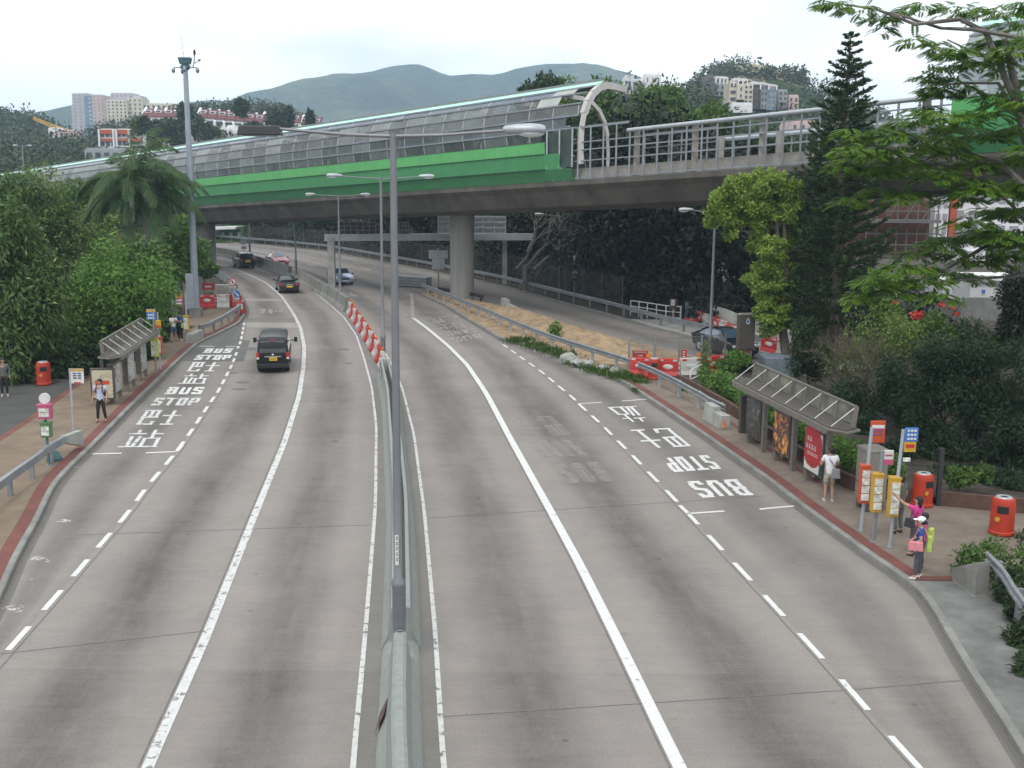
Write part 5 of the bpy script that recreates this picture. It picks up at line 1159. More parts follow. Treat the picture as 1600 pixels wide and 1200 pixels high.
# stack behind the white one
q0, q1 = G(337, 476, ZP), G(359, 475, ZP)
tag(MB().box(((q0 + q1) / 2 + Vector((0, .3, .75))), (1.25, .5, 1.5)).build('grey_board', M['conc_light'], bevel=.02), 'pale grey board standing behind the white barrier on the left pavement', 'board')
q0 = G(325, 478, ZP); nb_ = empty('works_notice', q0 + Vector((0, .3, 0)), 'small red and white works notice above the red barrier by the mast', 'sign'); MB().box((0, 0, 1.45), (1.0, .04, .5)).build('plate', M['maroon'], nb_); MB().box((.0, -.03, 1.45), (.5, .02, .1)).build('lettering', M['white_sign'], nb_)
for s_ in (-.4, .4): MB().bar((s_, .04, 0), (s_, .04, 1.3), .05).build('leg', M['galv'], nb_)
q = G(374, 489, ZP); rw = empty('red_white_block', q, 'small red and white striped block at the left kerb end', 'road block')
MB().box((0, 0, .42), (.95, .5, .84), top=.8).build('body', M['maroon'], rw, bevel=.03)
for i in range(3): MB().box((-.05 + i * .16, -.245, .5), (.08, .05, .4)).build('stripe', M['white_paint'], rw)
# hoardings beyond the left stop
for i, (x0, x1, y0, y1, m_) in enumerate([(246, 260, 451, 470, 'conc'), (261, 284, 451, 466, 'galv_light'), (290, 304, 452, 470, 'conc_light')]):
    a, b = G(x0, y1 + 8, 0), G(x1, y1 + 8, 0); zt_ = up(a, y0)
    tag(MB().bar((a.x, a.y, zt_ / 2), (b.x, b.y, zt_ / 2), .06, zt_).build('hoarding_panel', M[m_]), ['dark grey hoarding panel by the palm trunk beyond the left stop', 'pale blue grey hoarding panel between palm trunk and mast', 'mottled pale hoarding panel just left of the mast'][i], 'hoarding')

# ---------------------------------------------------------------- round traffic signs
def round_sign(px, base, yc, rpx, label, kind, z=0.0, plate=True):
    p = G(px, base, z); zc = up(p, yc) - z; R = zc - (up(p, yc + rpx) - z); e = empty('traffic_sign', p, label, 'traffic sign')
    MB().cyl((0, 0, 0), (0, 0, zc + R * .6), .045).build('post', M['galv_light'], e)
    def disc(r, y, m, nm): return MB().tube([(0, y, zc), (0, y - .012, zc)], r, 26).build(nm, M[m], e)
    if kind == 'stop':
        f = disc(R, -.05, 'red_sign', 'rim'); disc(R * .80, -.064, 'white_sign', 'face')
        MB().bar((-R * .56, -.082, zc + R * .56), (R * .56, -.082, zc - R * .56), .012, R * .2).build('bar', M['red_sign'], e)
        MB().box((0, -.079, zc), (R * .22, .004, R * .85)).box((-R * .28, -.079, zc + R * .1), (R * .3, .004, R * .14)).box((R * .22, -.079, zc - R * .1), (R * .28, .004, R * .14)).build('symbol', M['black'], e)
        if plate: MB().box((0, -.05, zc - R * 1.38), (R * 1.5, .02, R * .42)).build('plate', M['white_sign'], e); MB().box((0, -.063, zc - R * 1.38), (R * 1.1, .006, R * .12)).build('plate_text', M['black'], e)
    else:
        disc(R, -.05, 'white_sign', 'rim'); disc(R * .92, -.064, 'blue_sign', 'face')
        MB().bar((-R * .5, -.08, zc + R * .5), (R * .3, -.08, zc - R * .3), .006, R * .28).poly([(R * .5, -.08, zc - R * .5), (R * .5, -.08, zc + R * .05), (-R * .05, -.08, zc - R * .5)]).build('arrow', M['white_sign'], e)
    return e
round_sign(365.5, 487, 440.5, 5.8, 'red rimmed no stopping sign over a small plate on the left kerb', 'stop', ZP)
round_sign(371, 483, 459, 6.2, 'round blue sign with white arrow on the left kerb', 'blue', ZP)
round_sign(897, 464, 426, 4.6, 'red rimmed no stopping sign before the dark wood on the slip road', 'stop', 0)
sgn = empty('sign_board', G(382, 412), 'small grey sign plates on the far median barrier', 'road sign')
q = G(382, 412); MB().cyl((0, 0, 0), (0, 0, up(q, 375)), .05).build('post', M['galv'], sgn); MB().box((0, 0, up(q, 378)), (.8, .05, .55)).build('plate', M['galv_light'], sgn); MB().box((0, 0, up(q, 387)), (.6, .05, .3)).build('plate', M['galv'], sgn)

# ---------------------------------------------------------------- works fence with notices
pts = [G(982, 580, 0), G(1022, 578, 0), G(1060, 577, 0), G(1095, 575, 0), G(1132, 571, 0)]
wf = empty('works_fence', pts[0], 'thin wire mesh fence behind the works barriers', 'fence'); M['mesh_fine'] = glassmat('mesh_fine', (.9, .9, .9), (.30, .31, .30), .82, .6)
for i, p in enumerate(pts):
    MB().bar(p, (p.x, p.y, 1.75), .09).build('post', M['galv'], wf, True)
    if i: a = pts[i - 1]; MB().add([(a.x, a.y, .3), (p.x, p.y, .3), (p.x, p.y, 1.68), (a.x, a.y, 1.68)], [(0, 1, 2, 3)]).build('mesh_panel', M['mesh_fine'], wf, True); MB().bar((a.x, a.y, 1.7), (p.x, p.y, 1.7), .03).build('top_wire', M['galv'], wf, True)
FONT = None
def text(s, name, size, m, parent, loc, rot=(PI / 2, 0, 0), align='CENTER'):
    c = bpy.data.curves.new(name, 'FONT'); c.body = s; c.size = size; c.align_x = align; c.align_y = 'CENTER'; c.extrude = .002
    o = bpy.data.objects.new(name, c); COL.objects.link(o); o.rotation_euler = rot; bpy.context.view_layer.update()
    me = bpy.data.meshes.new_from_object(o.evaluated_get(bpy.context.evaluated_depsgraph_get())); COL.objects.unlink(o); bpy.data.objects.remove(o); bpy.data.curves.remove(c)
    me.transform(Matrix.Rotation(rot[0], 4, 'X')); return link(name, me, M[m], parent, loc=loc)
a = G(999, 579, 0); sn = empty('works_sign', a + Vector((0, -.12, 0)), 'maroon PEDESTRIANS sign with a white arrow on the works fence', 'sign')
zc = up(a, 555); MB().box((0, 0, zc), (.80, .03, .52)).build('plate', M['maroon'], sn, bevel=.01); text('PEDESTRIANS', 'lettering', .105, 'white_sign', sn, (0, -.02, zc + .17)); text('行人', 'lettering', .13, 'white_sign', sn, (0, -.02, zc - .17))
MB().box((-.03, -.02, zc), (.2, .006, .03)).add([(.06, -.021, zc + .05), (.14, -.021, zc), (.06, -.021, zc - .05)], [(0, 1, 2)]).build('arrow', M['white_sign'], sn)
for s_ in (-.3, .3): MB().bar((s_, .05, 0), (s_, .05, zc), .03).build('leg', M['galv'], sn)
a = G(1067, 578, 0); sn2 = empty('works_sign', a + Vector((0, -.12, 0)), 'small bright red notice on the works fence, above the white barrier', 'sign'); zc = up(a, 553)
MB().box((0, 0, zc), (.30, .03, .46)).build('plate', M['red_sign'], sn2); mb = MB()
for i in range(3): mb.box((0, -.02, zc + .13 - i * .12), (.14, .006, .05))
mb.build('lettering', M['white_sign'], sn2); MB().bar((0, .05, 0), (0, .05, zc), .03).build('leg', M['galv'], sn2)
# brown information pillar with a blue drop
a = G(1162, 584, ZP); ip = empty('information_pillar', a, 'tall brown information board on legs with a small blue drop emblem', 'sign board', None, rad(14))
z0, z1 = up(a, 545) - ZP, up(a, 491) - ZP
MB().box((0, 0, (z0 + z1) / 2), (.86, .36, z1 - z0)).build('board', M['bronze'], ip, bevel=.02); MB().box((0, 0, z1 + .03), (.82, .34, .06), top=.9).build('cap', M['steel_cab'], ip)
mb = MB(); pl = [(0, .17), (.07, .06), (.10, -.03), (.085, -.11), (.04, -.15), (-.04, -.15), (-.085, -.11), (-.10, -.03), (-.07, .06)]
mb.poly([(.02 + x, -.186, z1 - .33 + z) for x, z in pl]); em = mb.build('emblem', M['white_sign'], ip); mb = MB()
mb.poly([(.02 + x * .72, -.190, z1 - .33 + z * .72) for x, z in pl]).build('emblem_drop', M['blue_sign'], em); MB().poly([(.02 + x * .4, -.193, z1 - .36 + z * .4) for x, z in pl]).build('emblem_core', M['teal'], em)
for s_ in (-.28, .28): MB().bar((s_, 0, -.1), (s_, 0, z0 + .05), .16, .12).build('leg', M['bronze_light'], ip)
a = G(1161, 581, ZP); nn_ = empty('small_notice', a + Vector((0, -.5, 0)), 'narrow white and red notice under the brown information board', 'sign'); MB().box((0, 0, .95), (.24, .04, .9)).build('plate', M['white_sign'], nn_); MB().box((0, -.03, 1.2), (.2, .02, .26)).build('band', M['orange_red'], nn_); MB().box((0, -.03, .75), (.1, .02, .3)).build('symbol', M['black'], nn_); MB().bar((0, .03, 0), (0, .03, .6), .05).build('leg', M['galv'], nn_)
# white tubular gate at the planter corner
a = G(1078, 606, ZP); hg = empty('white_handrail', a, 'short white tubular handrail at the planter corner', 'railing')
b = G(1103, 594, ZP) - a
MB().tube([(0, 0, 0), (0, 0, .8), (.08, .03, .9), (b.x, b.y, .9), (b.x, b.y, 0)], .03).build('top_tube', M['white_paint'], hg, smooth=True); MB().tube([(0, 0, .4), (b.x, b.y, .4)], .025).build('lower_tube', M['white_paint'], hg)
# white railing beyond the slip road
RLP = [(985, 496), (1010, 499), (1042, 505), (1062, 503)]
P = [G(985, 494), G(1011, 498), G(1040, 503), G(1063, 505)]
wr = empty('white_railing', P[0], 'white tubular railing behind the slip road guardrail, before the dark wood', 'railing')
for h in (.35, 1.15, .75): MB().tube([p + Vector((0, 0, h)) for p in P], .035).build('rail', M['white_paint'], wr, True)
for i in range(len(P) - 1):
    for f in (0, .5): p = P[i].lerp(P[i + 1], f); MB().cyl(p, p + Vector((0, 0, 1.15)), .04).build('post', M['white_paint'], wr, True)
p = P[-1]; MB().cyl(p, p + Vector((0, 0, 1.2)), .06).build('post', M['white_paint'], wr, True)
a = G(1051, 506); ib = empty('notice_board', a, 'small brown notice board on two legs behind the white railing', 'notice board'); z0, z1 = up(a, 483), up(a, 467)
MB().box((0, 0, (z0 + z1) / 2), (.50, .1, z1 - z0)).build('board', M['planter'], ib); MB().box((-.04, -.055, (z0 + z1) / 2 + .1), (.26, .02, .4)).build('paper', M['paper'], ib)
for s_ in (-.18, .18): MB().bar((s_, 0, 0), (s_, 0, z0), .06).build('leg', M['bronze'], ib)
# hoardings and red/white barriers behind the car
HP = [(1070, 497, 471), (1097, 497, 470), (1099, 505, 471), (1113, 512, 477), (1130, 520, 482), (1147, 528, 489), (1180, 540, 500), (1215, 552, 511), (1250, 562, 520)]
for i in range(len(HP) - 1):
    if i == 1: continue
    a = G(HP[i][0], HP[i][1]); b = G(HP[i + 1][0], HP[i + 1][1]); z0, z1 = up(a, HP[i][2]), up(b, HP[i + 1][2]); d = (b - a).normalized(); n = Vector((-d.y, d.x, 0)) * .04
    mb = MB().add([a - n, b - n, b + n, a + n, a - n + Vector((0, 0, z0)), b - n + Vector((0, 0, z1)), b + n + Vector((0, 0, z1)), a + n + Vector((0, 0, z0))], [(0, 1, 2, 3), (4, 5, 6, 7), (0, 1, 5, 4), (1, 2, 6, 5), (2, 3, 7, 6), (3, 0, 4, 7)])
    labs = ['grey blue hoarding panel beside the white railing', '', 'brown and white hoarding panel behind the pale lamp post', 'white hoarding panel behind the row of red and white barriers', 'stained white hoarding panel left of the brown information board', 'grey hoarding panel behind the brown information board', 'grey hoarding panel behind the lime tree trunk', 'white ribbed hoarding panel right of the lime tree trunk']
    tag(mb.build('hoarding_panel', M[['galv_light', '', 'planter', 'white_plastic', 'white_plastic', 'conc_light', 'conc_light', 'white_plastic'][i]]), labs[i], 'hoarding', 'hoarding panels behind the slip road')
RB = [(1091, 507), (1098, 511), (1115, 516), (1125, 522), (1135, 527), (1146, 534), (1158, 540), (1180, 545), (1191, 550), (1216, 556), (1240, 566)]
for i in range(len(RB) - 1):
    m_ = 'red_plastic' if i % 2 == 0 else 'white_plastic'; c_ = 'red' if i % 2 == 0 else 'white'
    wb_big('%s water barrier behind the black car, %s %s one from the row far end' % (c_, ORD[i // 2], c_), m_, G(*RB[i]), G(*RB[i + 1]), 'barriers lining the slip road hoarding')
a, b = G(1069, 505), G(1091, 506); wb_big('low red water barrier before the grey blue hoarding', 'red_plastic', a, b, grp, h=.4)
# blue grey metal skip
a = G(1196, 590, .1); b = G(1262, 594, .1); sk = empty('metal_skip', (a + b) / 2 + Vector((0, .5, 0)), 'blue grey metal skip behind the right shelter roof', 'skip'); M['skip'] = mat('skip', (.20, .235, .28), .6, .2, vary=.15)
MB().box((0, 0, .55), (2.2, 1.6, 1.1), top=1.08).build('container', M['skip'], sk, bevel=.03)
for i in range(6): MB().box((-.95 + i * .38, -.86, .55), (.06, .06, 1.0)).build('stiffener', M['skip'], sk)
# white rocks along the verge
rr = random.Random(4)
for i, (px, py, s, lab) in enumerate([(889, 566, .62, 'large flat white boulder, leftmost on the verge'), (903, 571, .42, 'tilted white boulder touching the largest one'), (919, 572, .40, 'third white boulder from the left on the verge'), (943, 580, .42, 'white slab boulder under the guardrail'), (961, 586, .46, 'rightmost white boulder on the verge')]):
    p = G(px, py, .1); mb = MB().ell((p.x, p.y, .1 + s * .33), (s * (.75 + .3 * rr.random()), s * .55, s * .5), 9, 6); mb.v = [(x + (rr.random() - .5) * .16 * s * 1.4, y + (rr.random() - .5) * .16, z + (rr.random() - .5) * .14) for x, y, z in mb.v]
    tag(mb.build('boulder', M['conc_light']), lab, 'boulder', 'white boulders on the verge')
# small traffic cone on the guardrail end block
q = G(1131, 664, .7); cn = MB().lathe([(.09, 0), (.09, .02), (.06, .03), (.02, .28), (.01, .29)], (q.x, q.y, .62), 10); tag(cn.build('small_cone', M['orange']), 'tiny orange bottle on the concrete guardrail end block', 'bottle')
# chain link fence along the wood
wdf = empty('wire_fence', F_R.off(2.2).pts(90, 91)[0], 'tall dark wire fence along the wood behind the far guardrail', 'fence')
fp_ = F_R.off(2.2).pts(84, 170, 3.2)
for p in fp_: MB().bar(p, p + Vector((0, 0, 2.7)), .08).build('post', M['conc_dark'], wdf, True)
M['mesh_dark'] = glassmat('mesh_dark', (.8, .8, .8), (.05, .05, .05), .62, .7); mb = MB()
for i in range(len(fp_) - 1): a, b = fp_[i], fp_[i + 1]; mb.add([a + Vector((0, 0, .1)), b + Vector((0, 0, .1)), b + Vector((0, 0, 2.6)), a + Vector((0, 0, 2.6))], [(0, 1, 2, 3)])
mb.build('wire_mesh', M['mesh_dark'], wdf, True)
# ---------------------------------------------------------------- vegetation
def fast_mesh(name, verts, quads):
    me = bpy.data.meshes.new(name); nv = len(verts); nf = len(quads)
    me.vertices.add(nv); me.vertices.foreach_set('co', np.asarray(verts, np.float32).ravel())
    me.loops.add(nf * 4); me.loops.foreach_set('vertex_index', np.asarray(quads, np.int32).ravel())
    me.polygons.add(nf); me.polygons.foreach_set('loop_start', np.arange(0, nf * 4, 4, dtype=np.int32)); me.polygons.foreach_set('loop_total', np.full(nf, 4, np.int32))
    me.update(calc_edges=True); return me
def leaf_quads(P, D, Nn, L, Wd):
    """P base points, D length directions, Nn normals; diamond leaves"""
    S = np.cross(D, Nn); S /= (np.linalg.norm(S, axis=1, keepdims=True) + 1e-9); L = L[:, None]; Wd = Wd[:, None]
    a = P; b = P + D * L * .45 + S * Wd * .5; c = P + D * L - Nn * L * .12; d = P + D * L * .45 - S * Wd * .5
    v = np.stack([a, b, c, d], 1).reshape(-1, 3); q = np.arange(len(P) * 4).reshape(-1, 4); return v, q
def unit(n, R): d = R.normal(size=(n, 3)); return d / np.linalg.norm(d, axis=1, keepdims=True)
def blob_leaves(blobs, n, size, R, aspect=.5, droop=.35, fill=.55):
    """blobs: list of (x,y,z,rx,ry,rz); n leaves spread by surface area"""
    B = np.array(blobs, float); w = (B[:, 3] * B[:, 4] * B[:, 5]) ** (2 / 3); w /= w.sum(); idx = R.choice(len(B), n, p=w)
    d = unit(n, R); rr = (fill + (1 - fill) * R.rand(n) ** .6)[:, None] * (1 + .10 * R.normal(size=(n, 1)))
    P = B[idx, :3] + d * B[idx, 3:6] * rr
    D = d * .6 + unit(n, R) * .8; D[:, 2] -= droop; D /= np.linalg.norm(D, axis=1, keepdims=True)
    Nn = d * .7 + unit(n, R) * .6; Nn[:, 2] += .5; Nn -= D * (Nn * D).sum(1, keepdims=True); Nn /= np.linalg.norm(Nn, axis=1, keepdims=True) + 1e-9
    L = size * (.6 + .8 * R.rand(n)); return leaf_quads(P, D, Nn, L, L * aspect * (.8 + .4 * R.rand(n)))
def crown_blobs(c, r, n, R, k=.42, flat=1.0):
    out = []
    for i in range(n):
        d = unit(1, R)[0]; q = R.rand() ** .45
        s = k * (.65 + .7 * R.rand()); out.append((c[0] + d[0] * r[0] * q, c[1] + d[1] * r[1] * q, c[2] + d[2] * r[2] * q, r[0] * s, r[1] * s, r[2] * s * flat))
    return out
def limbs(base, top, r0, targets, R, n=6):
    mb = MB(); base = Vector(base); top = Vector(top); pts = []; k = 7
    for i in range(k): t = i / (k - 1); p = base.lerp(top, t); p += Vector((R.normal() * .08, R.normal() * .08, 0)) * (0 < i < k - 1); pts.append(p)
    rs = [r0 * (1.35 if i == 0 else 1 - .62 * i / (k - 1)) for i in range(k)]; mb.tube(pts, rs, 8)
    for tg in targets:
        tg = Vector(tg); s = pts[2 + int(R.rand() * 4)]; m = s.lerp(tg, .5) + Vector((R.normal() * .2, R.normal() * .2, .25)); mb.tube([s, m, tg], [r0 * .38, r0 * .24, r0 * .08], 5)
    return mb
def tree(name, base, crown_c, crown_r, n_blobs, n_leaf, size, fm, label, cat='tree', group=None, seed=1, trunk='trunk', r0=.2, aspect=.5, k=.42, extra=None, fill=.5, droop=.35, flat=1.0):
    R = np.random.RandomState(seed); b = Vector(base); e = empty(name, b, label, cat, group)
    c = Vector(crown_c) - b
    bl = crown_blobs(c, crown_r, n_blobs, R, k, flat) + [(x - b.x, y - b.y, z - b.z, rx, ry, rz) for (x, y, z, rx, ry, rz) in (extra or [])]
    v, q = blob_leaves(bl, n_leaf, size, R, aspect, droop, fill)
    tg = [bl[i][:3] for i in range(min(len(bl), 7))]
    limbs((0, 0, -.1), (c.x, c.y, c.z + crown_r[2] * .3), r0, tg, R).build('trunk', M[trunk], e, smooth=True)
    link('crown', fast_mesh('crown', v, q), M[fm], e)
    return e
def at(px, py, Y): return V(px, py, Y)
def tree_px(name, basepx, Y, cpx, cpy, rpx, rpy, n_blobs, n_leaf, size, fm, label, depth=1.0, **k):
    """crown given by its centre and half-sizes as seen, at distance Y"""
    c = at(cpx, cpy, Y); s = (Y * .985 + 2) / F; rx = rpx * s; rz = rpy * s
    b = at(basepx, 600, Y); return tree(name, (b.x, Y, 0), c, (rx, rx * depth, rz), n_blobs, n_leaf, size, fm, label, **k)
# --- left side
tree_px('broadleaf_tree', 10, 53, 12, 474, 76, 138, 40, 17000, .33, 'foliage_pale', 'dark leafy tree with pale new leaf tips at the far left edge', seed=11, aspect=.34, droop=.8, k=.34, r0=.3)
tree_px('broadleaf_tree', 140, 60, 166, 474, 84, 92, 34, 18000, .23, 'foliage_bright', 'bright green broadleaf tree directly behind the left bus shelter', seed=12, k=.36, r0=.26)
tree_px('broadleaf_tree', 75, 84, 95, 368, 100, 82, 36, 18000, .27, 'foliage_olive', 'thin olive green tree with brownish leaves between the palm and the far left tree', seed=13, k=.32, r0=.22)
tree_px('broadleaf_tree', 60, 61, 105, 500, 70, 75, 22, 7000, .34, 'foliage_dark', 'dark low tree filling the shade under the olive tree', seed=14, k=.4)
tree_px('broadleaf_tree', 60, 80, 25, 322, 70, 46, 20, 9000, .30, 'foliage_mid', 'mid green tree crown above the far left tree', seed=15, k=.4)
tree_px('broadleaf_tree', 285, 82, 286, 385, 33, 42, 15, 4500, .34, 'foliage_bright', 'small bright green tree just left of the tall mast base', seed=16, k=.4, r0=.14)
tree_px('broadleaf_tree', 325, 92, 316, 412, 20, 18, 9, 1800, .34, 'foliage_bright', 'little bright bush right of the tall mast under the viaduct', seed=17, k=.45, r0=.08)
tree_px('broadleaf_tree', 110, 92, 120, 318, 60, 32, 16, 6000, .32, 'foliage_mid', 'mid green tree behind the left palm', seed=18, k=.4)
tree_px('broadleaf_tree', 225, 66, 222, 440, 45, 62, 16, 6000, .32, 'foliage_mid', 'mid green tree beside the grey palm trunk', seed=19, k=.42)
tree_px('broadleaf_tree', -40, 62, -30, 560, 75, 110, 20, 5000, .40, 'foliage_dark', 'dark tree cut off by the left edge behind the dark figure', seed=20, k=.4)
def palm(base, crown, nf, fl, label, seed, r0=.22, up_=.5):
    R = np.random.RandomState(seed); b = Vector(base); e = empty('palm_tree', b, label, 'palm tree', 'palms on the left'); c = Vector(crown) - b
    pts = [Vector((0, 0, -.1)).lerp(c, t) for t in np.linspace(0, 1, 7)]; MB().tube(pts, [r0 * 1.25, r0 * 1.1, r0, r0, r0 * .95, r0 * .8, r0 * .55], 12).build('trunk', M['palm_trunk'], e, smooth=True)
    P, D, Nn, Ls = [], [], [], []; st = MB()
    for i in range(nf):
        az = 2 * PI * i / nf * 2.4 + R.rand() * .5; el = up_ + (R.rand() - .35) * 1.3; L = fl * (.8 + .35 * R.rand()); pos = c.copy(); d = Vector((math.cos(az) * math.cos(el), math.sin(az) * math.cos(el), math.sin(el))); path = []
        n = 30
        for j in range(n + 1):
            path.append(pos.copy()); t = j / n; d.z -= .055 + .05 * t; d.normalize(); pos = pos + d * (L / n)
            side = d.cross(Vector((0, 0, 1)));
            if side.length < 1e-3: continue
            side.normalize()
            if j > 2:
                ll = .95 * math.sin(PI * min(1, .12 + t * .86)) ** .6 * fl / 4
                for sg in (1, -1):
                    for h in range(2):
                        dd = side * sg * .8 + d * .55 + Vector((0, 0, -.45 - .5 * R.rand())); dd.normalize(); P.append(pos - d * (L / n) * .5 * h); D.append(dd); nn = dd.cross(d).normalized(); Ls.append(ll * (.85 + .3 * R.rand())); Nn.append(nn)
        st.tube(path[::5], [.05, .045, .04, .03, .025, .02, .01][:len(path[::5])], 5)
    st.build('frond_stems', M['foliage_vine'], e)
    Ls = np.array(Ls); v, q = leaf_quads(np.array(P), np.array(D), np.array(Nn), Ls, np.full(len(Ls), .062 * fl / 4)); link('crown', fast_mesh('crown', v, q), M['foliage_palm'], e)
pb = G(249, 500); palm((pb.x, pb.y, 0), at(222, 308, pb.y), 34, 5.1, 'tall palm with drooping fronds and a smooth grey trunk beside the left pavement', 3)
pb2 = G(190, 520); palm((pb2.x - .5, pb2.y + 4, 0), at(205, 283, pb2.y + 4), 20, 4.4, 'second palm partly behind the tall grey trunked one, fronds standing upright', 7, up_=.8)
# understorey shrubs left
def shrub(name, c, r, n, size, fm, label, seed, group=None, cat='shrub', nb=9, aspect=.5, stems=True, **k):
    R = np.random.RandomState(seed); e = empty(name, (c[0], c[1], c[2] - r[2]), label, cat, group); bl = crown_blobs((0, 0, r[2]), r, nb, R, .45)
    v, q = blob_leaves(bl, n, size, R, aspect, **k); link('foliage', fast_mesh('foliage', v, q), M[fm], e)
    if stems:
        mb = MB()
        for i in range(5): a = R.rand() * 6.3; mb.tube([(math.cos(a) * r[0] * .15, math.sin(a) * r[1] * .15, -.05), (math.cos(a) * r[0] * .4, math.sin(a) * r[1] * .4, r[2]), (math.cos(a) * r[0] * .6, math.sin(a) * r[1] * .6, r[2] * 1.6)], [.04, .03, .012], 5)
        mb.build('stem', M['twig'], e)
    return e
shl = [(25, 588, 60, 18), (105, 578, 40, 20), (130, 560, 34, 22), (215, 545, 26, 26), (262, 510, 24, 20), (240, 520, 30, 22), (60, 560, 50, 26), (330, 470, 10, 10)]
lbs = ['dark shrub left of the red bin under the trees', 'dark shrub just right of the red bin', 'dark shrub behind the near end of the left shelter', 'dark green shrub behind the far end of the left shelter', 'low dark shrub behind the two chatting men', 'dark shrub beside the palm trunk foot', 'dark shrub behind the red bin in the shade', 'little plant by the mast cabinet']
for i, (px, py, rx, ry) in enumerate(shl):
    g = G(px, py + ry * .9); s = g.y * .99 / F; shrub('shrub', (g.x, g.y + rx * s * .6, ry * s), (rx * s, rx * s * .7, ry * s), 2200, .26, 'foliage_dark' if i != 7 else 'foliage_mid', lbs[i], 40 + i, 'shrubs under the left trees')
# --- dark wood behind the slip road
WD = [(350, 374, 1), (430, 381, 0), (515, 390, 1), (595, 405, 1), (655, 417, 1), (720, 430, 0), (775, 441, 1), (825, 454, 1), (870, 112, 1), (920, 100, 1), (965, 92, 1), (1010, 90, 1), (1060, 84, 1), (1110, 80, 1), (1160, 78, 1), (1215, 74, 1)]
WD = [(px, Y if Y < 200 else float(G(px, Y).y) + (3 if px < 700 else 9), b_) for px, Y, b_ in WD]
wl = ['dark tree at the far bend of the road under the viaduct', 'dark tree behind the farthest lamp posts', 'dark tree behind the left leg of the sign gantry', 'dark tree seen through the gap under the gantry beam', 'dark tree left of the viaduct column, behind the grey sign plates', 'dark tree hidden behind the viaduct column', 'dark tree right of the viaduct column, behind the gantry beam end', 'dark tree with pale bare branches at the gantry beam tip', 'dark tree behind the single arm lamp post', 'dark tree behind the no stopping sign on the slip road', 'dark tree left of the white railing', 'dark tree behind the white railing', 'dark tree behind the grey blue hoarding', 'dark tree behind the pale lamp post by the black car', 'dark tree behind the lime green tree', 'dark tree at the right end of the wood']
for i, (px, Y, br) in enumerate(WD):
    Y += 6 if px >= 1040 else 0; R = np.random.RandomState(200 + i); b = at(px, 600, Y); hgt = 10.0 + 3 * R.rand() + (3 if 860 < px < 1120 else 0); rx = 4.2 + R.rand()
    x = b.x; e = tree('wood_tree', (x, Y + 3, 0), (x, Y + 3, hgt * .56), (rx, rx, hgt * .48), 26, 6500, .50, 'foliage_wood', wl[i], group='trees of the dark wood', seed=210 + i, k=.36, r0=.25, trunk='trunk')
R = np.random.RandomState(444); ub = []
for y in np.linspace(72, 168, 110): x = float(F_R(y)) + 4.0 + 3.5 * R.rand(); ub.append((x, y, .9 + .5 * R.rand(), 1.5, 1.5, 1.3 + .7 * R.rand()))
for k in range(60): y = 70 + 40 * R.rand(); ub.append((float(F_R(y)) + 8 + 9 * R.rand(), y, 1.4, 2.0, 2.0, 2.2))
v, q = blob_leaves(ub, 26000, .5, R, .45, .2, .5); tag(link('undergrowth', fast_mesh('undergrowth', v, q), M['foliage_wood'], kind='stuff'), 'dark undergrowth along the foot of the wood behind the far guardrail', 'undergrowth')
# taller greener crowns rising above the viaduct
for i, (px, py, rx, ry, Y, lab) in enumerate([(905, 185, 60, 55, 104, 'green broadleaf tree behind the open end of the left noise enclosure'), (1010, 195, 62, 50, 100, 'green broadleaf tree above the steel frames, right of the white arch'), (1095, 195, 46, 38, 98, 'lower green tree above the steel frames near their middle'), (960, 235, 60, 50, 101, 'green tree seen through the steel frames below the arch'), (1180, 240, 80, 34, 96, 'green tree low behind the right steel frames'), (850, 160, 30, 40, 118, 'small tree tip above the enclosure roof left of the arch')]):
    tree_px('broadleaf_tree', px, Y, px, py, rx, ry, 22, 6500, .5, 'foliage_mid' if i < 3 else 'foliage_dark', lab, group='trees behind the viaduct', seed=300 + i, k=.36, r0=.28, aspect=.45)
# pale bare branches against the wood
R = np.random.RandomState(8); bb = at(820, 470, 98); e = empty('bare_tree', (bb.x, 98, 0), 'pale bare branched tree in front of the dark wood by the gantry tip', 'tree'); mb = MB()
def grow(mb, p, d, L, r, lv, R, spread=.7, grav=0.0, kids_=3):
    q = p + d * L * .5 + Vector(R.normal(size=3)) * L * .06; z = p + d * L; mb.tube([p, q, z], [r, r * .8, r * .6], 5 if lv > 1 else 4, cap=False)
    if lv <= 0: return
    for i in range(kids_): nd = (d + Vector(unit(1, R)[0]) * spread + Vector((0, 0, grav))).normalized(); grow(mb, p + d * L * (.55 + .45 * R.rand()), nd, L * (.62 + .2 * R.rand()), r * .58, lv - 1, R, spread, grav, kids_)
for i in range(3): grow(mb, Vector((i * .8 - .8, 0, 2.0)), Vector((.5 + .2 * i, -.1, .8)).normalized(), 3.2, .16, 3, R, .6, .05)
mb.tube([(0, 0, 0), (0, 0, 2.4)], .22, 7); mb.build('branches', M['trunk_grey'], e)
# --- right side
R = np.random.RandomState(31)
